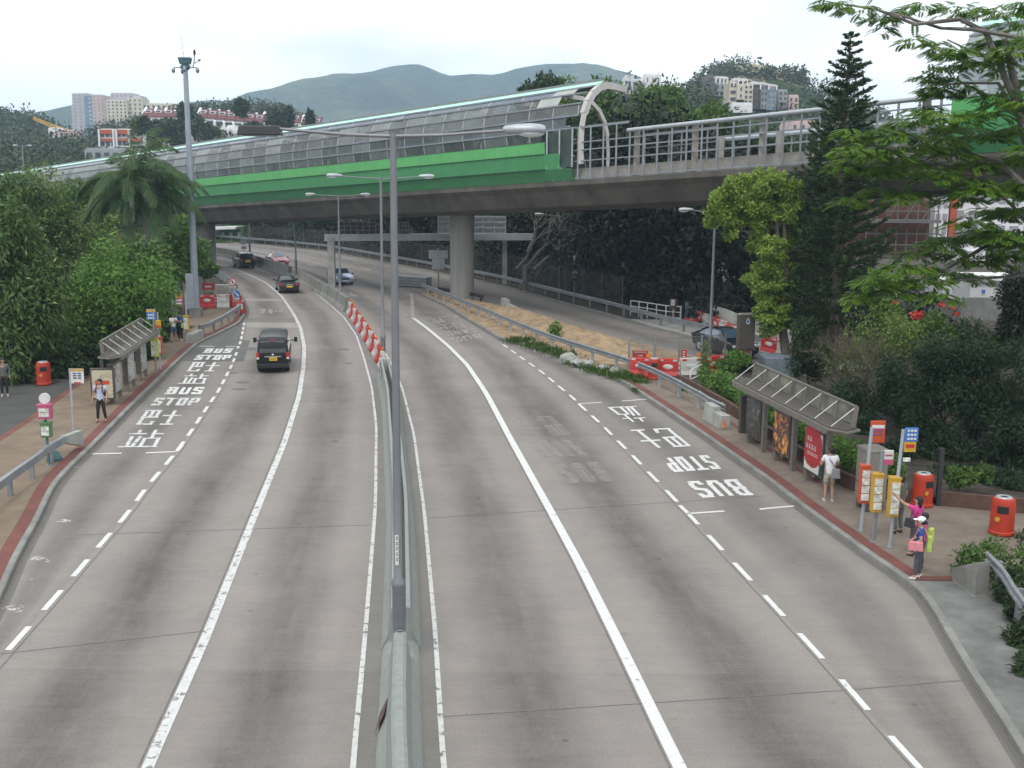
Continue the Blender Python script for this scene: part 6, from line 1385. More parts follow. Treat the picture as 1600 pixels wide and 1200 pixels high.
# lime green tree: heads and a hanging column of ivy-like foliage
Yl = G(1232, 590).y; s_ = Yl * .99 / F
def pb_(px, py, rx, ry=None, dy=0.0): p = at(px, py, Yl); ry = ry or rx; return (p.x, p.y + dy, p.z, rx * s_, rx * s_ * .9, ry * s_)
heads = [pb_(1135, 315, 32, 34), pb_(1160, 300, 26), pb_(1118, 335, 18, 26), pb_(1140, 355, 22, 20), pb_(1200, 300, 34, 36, 1), pb_(1215, 285, 24, 22), pb_(1235, 330, 20, 22), pb_(1195, 345, 24, 22), pb_(1185, 375, 18, 24), pb_(1240, 295, 14)]
heads += [pb_(1202 + 10 * math.sin(i * 1.3), 385 + i * 17, 27 + 6 * math.cos(i * 2.1), 18) for i in range(8)] + [pb_(1228 + 6 * math.sin(i * 2), 350 + 24 * i, 20, 20, .6) for i in range(7)] + [pb_(1150, 325, 30, 30, .5), pb_(1215, 320, 30, 34, .4), pb_(1185, 315, 24, 26, -.4)]
b = at(1234, 592, Yl); e = empty('lime_tree', (b.x, b.y, 0), 'lime green leafy tree with rounded heads and a hanging column of leaves', 'tree')
bl = [(x - b.x, y - b.y, z, rx, ry, rz) for x, y, z, rx, ry, rz in heads]; sub = []
for (x, y, z, rx, ry, rz) in bl:
    for i in range(12): d = unit(1, R)[0]; q_ = .45 + .5 * R.rand(); k_ = .22 + .22 * R.rand(); sub.append((x + d[0] * rx * q_, y + d[1] * ry * q_, z + d[2] * rz * q_, rx * k_, ry * k_, rz * k_))
v, q = blob_leaves(sub, 56000, .15, R, .65, .1, .45); link('crown', fast_mesh('crown', v, q), M['foliage_lime'], e)
tp = at(1212, 330, Yl); md = at(1226, 470, Yl)
mb = MB().tube([(0, 0, -.1), (md.x - b.x, 0, md.z * .6), (md.x - b.x - .1, 0, md.z), (tp.x - b.x, 0, tp.z)], [.30, .22, .17, .08], 9)
for t in (heads[0], heads[3], heads[5], heads[7]): mb.tube([(md.x - b.x, 0, md.z + .8), ((md.x + t[0]) / 2 - b.x, 0, t[2] - .4), (t[0] - b.x, t[1] - b.y, t[2])], [.12, .09, .03], 6)
mb.build('trunk', M['trunk'], e, smooth=True)
# norfolk pine
def norfolk(basepx, Y, toppy, label, seed, wf=1.0):
    R = np.random.RandomState(seed); b = at(basepx, 600, Y); H = at(basepx, toppy, Y).z; e = empty('norfolk_pine', (b.x, Y, 0), label, 'pine tree'); mb = MB().tube([(0, 0, -.1), (.05, 0, H * .4), (-.1, 0, H * .75), (0, 0, H)], [.28, .2, .11, .015], 9)
    P, D, Nn, Ls = [], [], [], []; z = H - .35; lev = 0
    while z > 2.2:
        t = (H - z) / H; span = min(.22 + 3.9 * t ** .78, 3.0) * wf * (.8 + .35 * R.rand()); nb = 6 + (lev % 2) + (1 if t > .25 else 0); a0 = R.rand() * 6.3
        for i in range(nb):
            az = a0 + 2 * PI * i / nb + R.normal() * .12; L = span * (.75 + .4 * R.rand()); d = Vector((math.cos(az), math.sin(az), .34 - .6 * t)).normalized(); p = Vector((0, 0, z + R.normal() * .06)); path = [p.copy()]; n = max(5, int(L / .12))
            for j in range(n):
                d = (d + Vector((0, 0, .02 + .035 * j / n))).normalized(); p = p + d * (L / n); path.append(p.copy()); f = j / n; side = d.cross(Vector((0, 0, 1))).normalized()
                if f < .12: continue
                wl_ = .34 * (1 - f * .45) * (.7 + .5 * R.rand()) * (.6 + .4 * min(1, L))
                for h in range(7):
                    an = R.rand() * 2 * PI; rd = side * math.cos(an) + side.cross(d) * -math.sin(an) * (1 if math.sin(an) < 0 else .8); dd = (rd * .62 + d * .7 + Vector((0, 0, .22))).normalized(); P.append(p - d * (L / n) * R.rand()); D.append(dd); Nn.append((side.cross(d) + Vector(unit(1, R)[0]) * .8).normalized()); Ls.append(wl_)
                if f > .25 and j % 3 == 0:
                    for sg in (1, -1):
                        sd2 = (side * sg * .8 + d * .6 + Vector((0, 0, .12))).normalized(); sl = .55 * (1 - f * .6) * min(1, L * .6)
                        for k2 in range(7):
                            q2 = p + sd2 * sl * (k2 + 1) / 7
                            for h in range(2): dd = (sd2 * .7 + Vector(unit(1, R)[0]) * .6 + Vector((0, 0, .2))).normalized(); P.append(q2); D.append(dd); Nn.append(Vector(unit(1, R)[0])); Ls.append(wl_ * .75)
            mb.tube(path[::3] if len(path) > 6 else path, .022, 4, cap=False)
        z -= .33 + .24 * t + .08 * R.rand(); lev += 1
    mb.build('trunk', M['trunk'], e, smooth=True); Ls = np.array(Ls); v, q = leaf_quads(np.array(P), np.array(D), np.array(Nn), Ls, np.full(len(Ls), .07)); link('crown', fast_mesh('crown', v, q), M['foliage_pine'], e); return e
norfolk(1297, 55, 47, 'tall dark conifer with tiers of upswept branches rising past the viaduct', 5)
norfolk(1262, 59, 205, 'shorter dark conifer just left of the tall one', 9, .62)
# flame tree on the right, nearer than the shelter: feathery flat sprays
FP, FD, FN, FL = [], [], [], []
def spray(c, w, h, n, R, fl=.37, up_=.15):
    """a flat fan of twice-pinnate leaves"""
    for i in range(n):
        az = R.rand() * 2 * PI; rad_ = math.sqrt(R.rand()); p = Vector((c[0] + math.cos(az) * w * rad_, c[1] + math.sin(az) * w * rad_ * .8, c[2] + h * (1 - rad_ ** 2) + R.normal() * h * .22))
        d = Vector((math.cos(az) + R.normal() * .5, math.sin(az) + R.normal() * .5, up_ + R.normal() * .12)).normalized(); L = fl * (.7 + .5 * R.rand()); m = 9; q = p.copy()
        for j in range(m):
            d = (d + Vector((0, 0, -.085))).normalized(); q = q + d * (L / m); side = d.cross(Vector((0, 0, 1))).normalized(); nn = side.cross(d).normalized(); ll = .125 * (L / .37) * math.sin(PI * (.15 + .8 * j / m)) ** .5
            for sg in (1, -1): FP.append(q.copy()); FD.append((side * sg + d * .45 + Vector((0, 0, -.12))).normalized()); FN.append(nn); FL.append(ll)
R = np.random.RandomState(77); YF_ = 34.0
ft = at(1690, 600, YF_); fe_ = empty('flame_tree', (ft.x, YF_, 0), 'spreading flame tree with feathery flat sprays reaching in from the right edge', 'tree')
def fpt(px, py, dy=0.0): p = at(px, py, YF_ + dy); return Vector((p.x - ft.x, p.y - YF_, p.z))
mb = MB(); mb.tube([(0, 0, -.1), (.2, 0, 3.5), fpt(1640, 330), fpt(1600, 200), fpt(1570, 60)], [.42, .34, .26, .16, .08], 9)
BR = [([(1600, 190), (1540, 50), (1500, 30), (1430, 38), (1370, 15), (1290, 2)], 1.0), ([(1600, 60), (1520, 46), (1470, 44), (1410, 25), (1370, 15)], .8), ([(1640, 330), (1560, 250), (1480, 240), (1400, 235), (1350, 225)], 1.1), ([(1640, 330), (1590, 275), (1540, 265), (1460, 285), (1380, 280)], .9), ([(1640, 380), (1560, 300), (1510, 250)], .7), ([(1650, 420), (1600, 380), (1540, 385), (1480, 420), (1400, 450), (1370, 460)], 1.0), ([(1660, 460), (1600, 430), (1540, 435), (1470, 440)], .8), ([(1600, 200), (1560, 130), (1500, 130), (1460, 135)], .7), ([(1590, 100), (1540, 90), (1480, 62)], .7)]
for pts, r in BR:
    P = [fpt(px, py, (i % 3 - 1) * .5) for i, (px, py) in enumerate(pts)]; mb.tube(P, [max(.012, .10 * r * (1 - i / len(P))) for i in range(len(P))], 6)
mb.build('trunk', M['trunk_grey'], fe_, smooth=True)
SP = [(1300, 5, 26), (1340, 14, 26), (1375, 30, 26), (1400, 22, 22), (1380, 45, 14), (1440, 10, 34), (1425, 65, 22), (1460, 70, 22), (1500, 15, 40), (1550, 20, 46), (1590, 40, 46), (1500, 80, 34), (1540, 95, 40), (1585, 110, 46), (1480, 110, 28), (1450, 120, 26), (1500, 140, 34), (1560, 150, 46), (1600, 165, 40), (1470, 145, 24), (1590, 75, 40), (1600, 10, 46), (1350, 215, 26), (1385, 205, 34), (1425, 190, 44), (1465, 180, 44), (1500, 200, 40), (1540, 215, 40), (1590, 205, 46), (1340, 240, 24), (1380, 240, 40), (1430, 230, 46), (1480, 240, 46), (1530, 250, 40), (1580, 250, 44), (1365, 265, 36), (1410, 270, 40), (1370, 300, 30), (1470, 275, 40), (1520, 285, 46), (1570, 300, 46), (1550, 330, 44), (1600, 330, 46), (1590, 365, 46), (1500, 310, 40), (1530, 365, 36), (1480, 375, 40), (1440, 395, 40), (1410, 420, 40), (1370, 440, 34), (1345, 462, 26), (1395, 455, 36), (1450, 440, 36), (1490, 430, 40), (1540, 410, 36), (1600, 400, 46), (1500, 400, 30), (1560, 370, 40), (1420, 300, 30), (1600, 290, 46), (1620, 130, 50), (1640, 230, 60), (1650, 60, 60)]
SP = SP + [(px + R.normal() * 26, py + R.normal() * 16, w * .8) for px, py, w in SP if (px > 1440 and py > 60) or py > 190]
for i, (px, py, w) in enumerate(SP):
    p = fpt(px, py + 6, R.normal() * 1.0); s = YF_ / F; spray(p, w * s * .95, .16 + .1 * R.rand(), int(10 + w * (1.45 if py > 190 else 1.15)), R)
v, q = leaf_quads(np.array(FP), np.array(FD), np.array(FN), np.array(FL), np.array(FL) * .40); link('crown', fast_mesh('crown', v, q), M['foliage_flame'], fe_)
print('flame leaflets', len(FP))
# dark mass of shade trees behind the planter
shd = [(1475, 610, 62, 66, 41, 'foliage_shade', 'dark shrubby tree behind the right bus stop poles'), (1560, 600, 66, 74, 40, 'foliage_shade', 'dark shrubby tree at the right edge above the lone red bin'), (1410, 620, 40, 55, 43, 'foliage_shade', 'dark shrub just right of the right shelter roof'), (1580, 700, 60, 46, 37, 'foliage_shade', 'low dark shrub behind the lone red bin'), (1500, 715, 60, 36, 38, 'foliage_shade', 'low dark shrub behind the red bin at the planter wall'), (1590, 480, 34, 56, 46, 'foliage_wood', 'dark small tree at the right edge before the white container'), (1530, 545, 70, 36, 46, 'foliage_dark', 'dark green thicket below the white container'), (1450, 530, 40, 30, 47, 'foliage_mid', 'green thicket left of the red flowers'), (1330, 640, 50, 50, 46, 'foliage_shade', 'dark shrub right behind the right shelter'), (1265, 545, 34, 40, 50, 'foliage_dark', 'dark shrub beside the lime tree trunk'), (1640, 620, 60, 90, 38, 'foliage_shade', 'dark tree cut off by the right edge'), (1440, 690, 40, 46, 40, 'foliage_shade', 'dark shrub behind the dark square post'), (1500, 752, 50, 22, 35.5, 'foliage_shade', 'low dark ground shrub right behind the planter wall and red bin'), (1585, 760, 46, 24, 34.5, 'foliage_shade', 'low dark ground shrub at the right edge behind the planter wall'), (1400, 715, 34, 34, 38.5, 'foliage_shade', 'dark shrub between the steel cabinet and the red bin'), (1350, 690, 30, 40, 42, 'foliage_shade', 'dark shrub right behind the grey steel cabinet')]
for i, (px, py, rx, ry, Y, fm, lab) in enumerate(shd):
    tree_px('shade_shrub', px, Y, px, py, rx, ry, 20, 8000, .19, fm, lab, cat='shrub', group='dark shrubs behind the right bus stop', seed=400 + i, k=.38, r0=.07, aspect=.3, trunk='twig', fill=.35)
# brown leafless thicket
R = np.random.RandomState(51)
for i, (px, py, Y, n, lab) in enumerate([(1330, 600, 48, 5, 'brown bare branched thicket behind the left part of the right shelter roof'), (1385, 610, 46, 6, 'brown bare branched thicket behind the right end of the shelter roof'), (1425, 600, 45, 4, 'brown bare thicket beside the dark shrubs on the right')]):
    b = at(px, py, Y); e = empty('bare_thicket', (b.x, Y, 0), lab, 'shrub', 'bare thickets on the right'); mb = MB()
    for k in range(n): grow(mb, Vector((R.normal() * .4, R.normal() * .4, 0)), Vector((R.normal() * .35, R.normal() * .35, 1)).normalized(), 1.55, .06, 4, R, .75, .05)
    mb.build('branches', M['twig'], e); bl = crown_blobs((0, 0, 2.8), (1.6, 1.4, 1.5), 10, R, .5); v, q = blob_leaves(bl, 1600, .13, R, .5, fill=.2); link('dry_leaves', fast_mesh('dry_leaves', v, q), M['foliage_olive'], e)
tree_px('vine_clump', 1388, 47.5, 1388, 488, 20, 28, 9, 2600, .18, 'foliage_vine', 'pale bright green vine clump hanging right of the conifer', cat='climber', seed=61, k=.45, r0=.04, trunk='twig')
tree_px('vine_clump', 1405, 47, 1410, 512, 24, 12, 6, 1200, .18, 'foliage_vine', 'low pale green vine spreading below the vine clump', cat='climber', seed=62, k=.5, r0=.03, trunk='twig')
for i, (px, py, r, lab) in enumerate([(1434, 492, 10, 'largest red flower cluster in the thicket on the right'), (1471, 475, 6, 'upper red flower cluster below the white container'), (1488, 480, 5, 'small red flower cluster right of the upper one'), (1496, 490, 5, 'lower right red flower cluster under the container'), (1452, 420, 5, 'single red flower cluster high among the flame tree sprays'), (1398, 472, 4, 'faint red flower cluster beside the vine clump')]):
    Y = 44.5; p = at(px, py, Y); s = Y / F * r * .72; Rr = np.random.RandomState(70 + i); v, q = blob_leaves([(0, 0, 0, s * 1.2, s, s * .6)], 60, s * .8, Rr, .7, fill=.2); o = link('flower_cluster', fast_mesh('flower_cluster', v, q), M['flower'], loc=p); tag(o, lab, 'flowers', 'red flower clusters on the right')
# hedges in the planter
def hedge(name, pts, w, h, n, fm, label, seed, size=.14, z0=.4, cat='hedge', group='hedges in the planter'):
    R = np.random.RandomState(seed); e = empty(name, pts[0], label, cat, group); bl = []
    for i in range(len(pts) - 1):
        a, b = pts[i], pts[i + 1]; m = max(1, int((b - a).length / .45))
        for k in range(m): p = a.lerp(b, (k + .5) / m) - pts[0]; bl.append((p.x + R.normal() * w * .2, p.y + R.normal() * .12, z0 + h * (.35 + .25 * R.rand()), w * .6, .42, h * (.5 + .25 * R.rand())))
    v, q = blob_leaves(bl, n, size, R, .55, .1, .5); link('foliage', fast_mesh('foliage', v, q), M[fm], e)
    mb = MB()
    for x in bl[::2]: mb.tube([(x[0], x[1], 0), (x[0] + .1, x[1], x[2])], .02, 4)
    if len(bl) > 6: mb.build('stem', M['twig'], e)
    return e
hp_ = lambda ys, o: [Vector((float(W_R(y)) + o, float(y), ZP)) for y in ys]
hedge('hedge', hp_(np.linspace(42.5, 50.8, 7), .75), .7, .75, 6000, 'foliage_bright', 'bright green clipped hedge in the planter left of the right shelter', 81)
hedge('hedge', hp_(np.linspace(34.5, 42, 7), .65), .6, .7, 4200, 'foliage_bright', 'bright green hedge seen between the posts of the right shelter', 82)
hedge('hedge', hp_(np.linspace(WY0 + 1.3, 34, 4), .6), .6, .75, 2600, 'foliage_bright', 'bright green hedge right behind the grey steel cabinet', 83)
hedge('hedge', [G(1480, 775, .3), G(1540, 768, .3)], .4, .45, 1200, 'foliage_mid', 'low green hedge behind the two red bins', 84)
g = G(1140, 592); shrub('shrub', (g.x + .2, g.y + .3, .7), (.75, .7, .52), 2600, .16, 'foliage_bright', 'rounded bright green bush before the red barriers, at the far end of the planter', 90)
g = G(1098, 606); shrub('shrub', (g.x + .2, g.y + .8, 1.0), (.35, .35, .8), 700, .14, 'foliage_olive', 'thin reddish bush in front of the half hidden red barrier', 91)
g = G(1150, 585); shrub('shrub', (g.x, g.y - .5, .55), (.6, .5, .4), 1300, .16, 'foliage_mid', 'green bush under the brown information board', 92)
# grass clumps along the verge and near corner bushes
def tufts(px, py, rx, ry, n, label, i, fm='grass'):
    p = G(px, py, .1); s = p.y / F; R = np.random.RandomState(100 + i); P = np.stack([R.normal(size=n) * rx * s * .5, R.normal(size=n) * .3 + .35, np.zeros(n)], 1); D = unit(n, R) * .55; D[:, 2] = 1; D /= np.linalg.norm(D, axis=1, keepdims=True); Nn = np.cross(D, unit(n, R)); Nn /= np.linalg.norm(Nn, axis=1, keepdims=True); L = ry * s * .55 * (.5 + .8 * R.rand(n)); v, q = leaf_quads(P, D, Nn, L, L * .16 + .02)
    o = link('grass_tuft', fast_mesh('grass_tuft', v, q), M[fm], loc=(p.x, p.y, .08)); o['kind'] = 'stuff'; tag(o, label, 'grass')
for i, (px, py, rx, ry) in enumerate([(812, 536, 22, 18), (835, 543, 20, 16), (858, 551, 22, 18), (880, 558, 22, 18), (905, 572, 20, 14), (935, 583, 24, 18), (965, 590, 26, 20), (985, 594, 22, 20), (1000, 600, 18, 12), (1072, 612, 12, 14), (1110, 630, 9, 12), (1135, 645, 8, 10), (995, 612, 8, 6), (290, 515, 8, 8)]): tufts(px, py, rx, ry, 260, 'tufts of green weeds growing along the edge of the verge or kerb', i)
p = G(863, 538); shrub('sapling', (p.x, p.y + .2, .9), (.4, .4, .5), 300, .2, 'foliage_bright', 'single green sapling on the earth mound by the guardrail', 120, nb=5)
for i, (px, py, rx, ry, Y, lab) in enumerate([(1572, 888, 54, 40, 26.3, 'dark rounded bush on the pavement end in the near right corner'), (1620, 850, 46, 30, 29, 'dark bush behind the near right rounded bush'), (1615, 960, 40, 46, 23.5, 'dark bush behind the near right guardrail'), (1640, 1050, 46, 50, 21, 'dark bush cut off by the right edge beside the guardrail'), (1598, 925, 34, 34, 24.8, 'small dark bush between the rounded bush and the near right guardrail'), (1612, 1005, 34, 40, 22.2, 'leafy dark bush pressing against the middle of the near right guardrail')]):
    tree_px('bush', px, Y, px, py, rx, ry, 12, 3600, .12, 'foliage_dark' if i else 'foliage_mid', lab, cat='bush', group='bushes in the near right corner', seed=130 + i, k=.42, r0=.03, trunk='twig', aspect=.45, fill=.35)
leafl = MB(); R = np.random.RandomState(9)
# ---------------------------------------------------------------- vehicles (front towards +x)
def car(label, kind, loc, rz, paint, glass='car_glass', cat='car', st=None, windows=None, wheel_x=(-1.32, 1.36), wr=.32, track=.76, roof_paint=None, plate='plate_yellow', seats=None):
    e = empty('parked_car' if cat == 'parked car' else cat.replace(' ', '_'), loc, label, cat, None, rz)
    body = MB(); ring = []
    for (x, zb, zs, zr, wl, wb, wr_) in st:
        half = [(0, zb), (wl * .86, zb), (wl, zb + .14), (wb * 1.0, zb + (zs - zb) * .55), (wb * .985, zs - .03), (wb * .95, zs), (wr_, zr - .05), (wr_ * .86, zr), (0, zr + .02)]
        ring.append([(x, y, z) for y, z in half] + [(x, -y, z) for y, z in half[-2:0:-1]])
    n = len(ring[0])
    for r in ring: body.v += r
    for i in range(len(ring) - 1):
        for j in range(n): A_ = i * n + j; B_ = i * n + (j + 1) % n; body.f.append((A_, B_, B_ + n, A_ + n))
    body.f += [tuple(range(n))[::-1], tuple(range((len(ring) - 1) * n, len(ring) * n))]
    bo = body.build('body', M[paint], e, smooth=True)
    md = bo.modifiers.new('smooth', 'BEVEL'); md.width = .03; md.segments = 2; md.limit_method = 'ANGLE'; md.angle_limit = rad(28)
    def quad(ps, name, m, parent=e, off=.012):
        ps = [Vector(p) for p in ps]; nn = (ps[1] - ps[0]).cross(ps[3] - ps[0]).normalized(); c = sum(ps, Vector()) / 4
        if nn.dot(c - Vector((0, 0, .7))) < 0: nn = -nn
        return MB().poly([p + nn * off for p in ps]).build(name, M[m], parent)
    def lerp_face(i, j0, j1, a=.08, b=.08, c=.10, d=.10):
        A_, B_ = Vector(ring[i][j0]), Vector(ring[i + 1][j0]); C_, D_ = Vector(ring[i + 1][j1]), Vector(ring[i][j1])
        f = lambda u, v: (A_.lerp(B_, u)).lerp(D_.lerp(C_, u), v); return [f(a, c), f(1 - b, c), f(1 - b, 1 - d), f(a, 1 - d)]
    for k, v in (windows or {}).items():
        if k == 'side':
            for (i, a, b) in v:
                quad(lerp_face(i, 5, 6, a, b, .12, .14), 'side_window', glass); m_ = n
                quad(lerp_face(i, n - 5, n - 6, a, b, .12, .14), 'side_window', glass)
        else:
            i = v; A_, B_, C_, D_ = ring[i][7], ring[i][n - 7], ring[i + 1][n - 7], ring[i + 1][7]
            A_, B_, C_, D_ = map(Vector, (A_, B_, C_, D_)); f = lambda u, w: (A_.lerp(B_, u)).lerp(D_.lerp(C_, u), w)
            quad([f(-.04, .08), f(1.04, .08), f(1.04, .90), f(-.04, .90)], k, glass, off=.034)
    for sx in wheel_x:
        for sy in (-1, 1):
            w = MB().tube([(sx, sy * (track - .13), wr), (sx, sy * (track + .085), wr)], wr, 20).build('wheel', M['rubber'], e)
            MB().tube([(sx, sy * (track + .07), wr), (sx, sy * (track + .095), wr)], wr * .62, 14).build('rim', M['galv_light'], w)
            MB().tube([(sx, sy * (track - .10), wr + .02), (sx, sy * (track + .078), wr + .02)], wr * 1.16, 20).build('wheel_arch', M['black'], e)
    return e, ring, n, quad
SED = [(-2.28, .38, .72, .74, .74, .78, .60), (-2.20, .26, .93, .96, .80, .84, .70), (-1.75, .20, .98, 1.01, .83, .87, .72), (-1.25, .20, .97, 1.06, .83, .87, .68), (-.70, .20, .95, 1.42, .83, .87, .56), (.25, .20, .93, 1.45, .83, .87, .57), (1.10, .20, .91, .97, .83, .87, .70), (1.85, .22, .82, .86, .82, .85, .68), (2.20, .26, .68, .71, .78, .80, .62), (2.30, .36, .55, .57, .70, .72, .56)]
SEDW = {'side': [(3, .35, .02), (4, .04, .04), (5, .02, .30)], 'rear_window': 3, 'windscreen': 5}
def details(e, L0, L1, zt, w, taxi=False, zp=.62, plate='plate_yellow', hz=.62):
    for sy in (-1, 1):
        MB().box((L0 + .035, sy * (w - .17), zt), (.10, .34, .16)).build('tail_light', M['tail_red'], e, bevel=.02)
        MB().box((L1 - .09, sy * (w - .20), hz), (.16, .36, .15)).build('headlight', M['head_clear'], e, bevel=.03)
        m = MB().ell((.78, sy * (w + .13), .98), (.06, .11, .08), 8, 6).build('mirror', M['black'], e, smooth=True)
    MB().box((L0 - .005, 0, zp), (.05, .52, .13)).build('number_plate', M[plate], e)
    MB().box((L1 + .005, 0, .42), (.05, .52, .12)).build('number_plate', M['white_sign'], e)
    MB().box((L1 - .035, 0, .60), (.10, .70, .13)).build('grille', M['black'], e)
    MB().box((L0 + .02, 0, .38), (.09, w * 1.7, .10)).build('rear_bumper', M['black'], e, bevel=.03)
def road_heading(ra, rb, y, away=True):
    dx = float((ra(y + 2) + rb(y + 2)) - (ra(y - 2) + rb(y - 2))) / 8; a = math.atan2(1, dx); return a if away else a + PI
def place(px, py, ra, rb, L, away):
    p = G(px, py); a = road_heading(ra, rb, p.y + (L / 2), away); f = Vector((math.cos(a), math.sin(a), 0)); return (p + f * (L / 2) if away else p - f * (L / 2)), a
c_, a_ = place(453, 459, C_L, E_L, 4.5, True)
e, ring, n, quad = car('black sedan with pale roof edge driving away beside the far concrete barrier', 'sedan', c_, a_, 'car_black', st=SED, windows=SEDW); details(e, -2.28, 2.3, .80, .87)
MB().box((-2.285, 0, .80), (.05, .6, .06)).build('trim', M['chrome'], e)
c_, a_ = place(540, 446, E_R, L_R, 4.5, False)
e, ring, n, quad = car('silver blue sedan coming towards the viewer under the viaduct', 'sedan', c_, a_, 'car_silver', 'car_glass_blue', st=SED, windows=SEDW); details(e, -2.28, 2.3, .80, .87, hz=.66)
c_, a_ = place(441, 417, E_R, L_R, 4.5, False)
e, ring, n, quad = car('red taxi with silver roof coming round the bend behind the far barrier', 'sedan', c_, a_, 'car_red', 'car_glass_blue', cat='taxi', st=SED, windows=SEDW); details(e, -2.28, 2.3, .80, .87, hz=.66)
MB().prism([(-.70, -.50), (.25, -.51), (.25, .51), (-.70, .50)], 1.455, 1.485).build('roof_panel', M['galv_light'], e, bevel=.02); MB().box((-.1, 0, 1.56), (.14, .5, .14), top=.8).build('roof_sign', M['white_sign'], e)
MPV = [(-2.35, .40, .85, .9, .76, .80, .66), (-2.28, .28, 1.05, 1.12, .82, .88, .74), (-2.10, .22, 1.06, 1.30, .84, .90, .72), (-1.70, .20, 1.05, 1.62, .84, .90, .66), (-.6, .20, 1.03, 1.70, .84, .90, .66), (.35, .20, 1.0, 1.66, .84, .90, .64), (1.30, .20, .97, 1.04, .84, .88, .70), (1.95, .24, .86, .90, .82, .86, .66), (2.25, .30, .70, .74, .76, .80, .60), (2.32, .38, .6, .62, .7, .74, .55)]
MPVW = {'side': [(3, .06, .04), (4, .03, .03), (5, .02, .3)], 'rear_window': 2, 'windscreen': 5}
c_, a_ = place(388, 420, C_L, E_L, 4.6, True)
e, ring, n, quad = car('black people carrier driving away at the bend beside the far barrier', 'mpv', c_, a_, 'car_black', st=MPV, windows=MPVW, cat='car'); details(e, -2.36, 2.32, 1.0, .90, zp=.82)
MB().box((-2.37, 0, .98), (.05, .6, .06)).build('trim', M['chrome'], e)
# SUV / fastback on the slip road
w0, w1 = G(1093, 549), G(1140, 561); f = (w1 - w0).normalized(); mid = (w0 + w1) / 2; print('wheelbase', (w1 - w0).length)
SUV = [(-2.30, .42, .86, .90, .76, .80, .64), (-2.22, .28, 1.02, 1.06, .82, .88, .74), (-1.75, .22, 1.04, 1.20, .84, .90, .70), (-1.0, .20, 1.02, 1.46, .84, .90, .62), (-.3, .20, 1.0, 1.53, .84, .90, .60), (.45, .20, .98, 1.50, .84, .90, .60), (1.25, .20, .95, 1.02, .84, .89, .72), (1.95, .22, .88, .92, .82, .87, .68), (2.28, .28, .74, .77, .76, .80, .62), (2.36, .38, .6, .62, .68, .72, .55)]
aS = math.atan2(f.y, f.x)
e, ring, n, quad = car('glossy black fastback car on the slip road beside the pale lamp post', 'suv', (mid.x + .15 * f.x + .62, mid.y + .15 * f.y + .65, 0), aS - .05, 'car_navy', 'car_glass_blue', st=SUV, windows={'side': [(2, .35, .02), (3, .03, .03), (4, .03, .03), (5, .02, .3)], 'rear_window': 2, 'windscreen': 5}, wheel_x=(-1.40, 1.42), wr=.36, track=.78); details(e, -2.31, 2.36, .92, .90, hz=.76)
# van
VAN = [(-2.36, .42, 1.05, 1.08, .80, .84, .80), (-2.34, .32, 1.06, 1.62, .82, .85, .76), (-2.28, .26, 1.08, 1.84, .83, .86, .72), (-2.1, .22, 1.08, 1.95, .83, .865, .71), (-.8, .22, 1.08, 1.98, .83, .865, .72), (.6, .22, 1.06, 1.97, .83, .865, .71), (1.35, .22, 1.02, 1.90, .83, .865, .69), (2.0, .24, .98, 1.22, .83, .86, .70), (2.25, .28, .86, .95, .80, .84, .66), (2.36, .38, .7, .74, .76, .78, .6)]
c_, a_ = place(427, 584, D_L, C_L, 4.7, True)
e, ring, n, quad = car('black van with a yellow number plate driving away beside the bus bay', 'van', c_, a_, 'car_black_matt', cat='van', st=VAN, windows={'side': [(3, .05, .02), (4, .02, .02), (5, .03, .08)], 'windscreen': 6}, wheel_x=(-1.42, 1.30), wr=.34, track=.74, )
e.scale = (.96, .96, .94)
quad([(-2.345, -.70, 1.12), (-2.345, .70, 1.12), (-2.295, .62, 1.80), (-2.295, -.62, 1.80)], 'rear_window', 'car_glass', off=.022)
MB().box((-2.345, 0, 1.84), (.07, .34, .05)).build('brake_light', M['tail_red'], e)
MB().box((-2.39, 0, .93), (.06, .86, .055)).build('trim', M['chrome'], e); MB().box((-2.39, -.02, .80), (.05, .40, .17)).build('number_plate', M['plate_yellow'], e)
MB().box((-2.418, -.02, .80), (.006, .30, .05)).build('plate_digits', M['black'], e)
MB().ell((-2.40, 0, 1.03), (.02, .07, .05), 12, 6).build('badge', M['chrome'], e)
for sy in (-1, 1):
    l = MB().box((-2.345, sy * .775, .98), (.09, .16, .34)).build('tail_light', M['tail_red'], e, bevel=.02); MB().box((-2.395, sy * .775, .84), (.02, .12, .1)).build('reverse_lamp', M['head_clear'], l)
    a = MB().bar((1.35, sy * .84, 1.25), (1.42, sy * 1.06, 1.28), .05).build('mirror_arm', M['black'], e); MB().box((1.40, sy * 1.12, 1.30), (.12, .18, .28)).build('mirror', M['black'], a, bevel=.03)
    MB().box((2.2, sy * .62, .72), (.2, .3, .2)).build('headlight', M['head_clear'], e, bevel=.03)
MB().box((-2.38, 0, .42), (.12, 1.66, .26)).build('rear_bumper', M['black'], e, bevel=.05)
MB().bar((-2.34, .1, 1.72), (-2.37, -.28, 1.66), .02).build('wiper', M['black'], e)
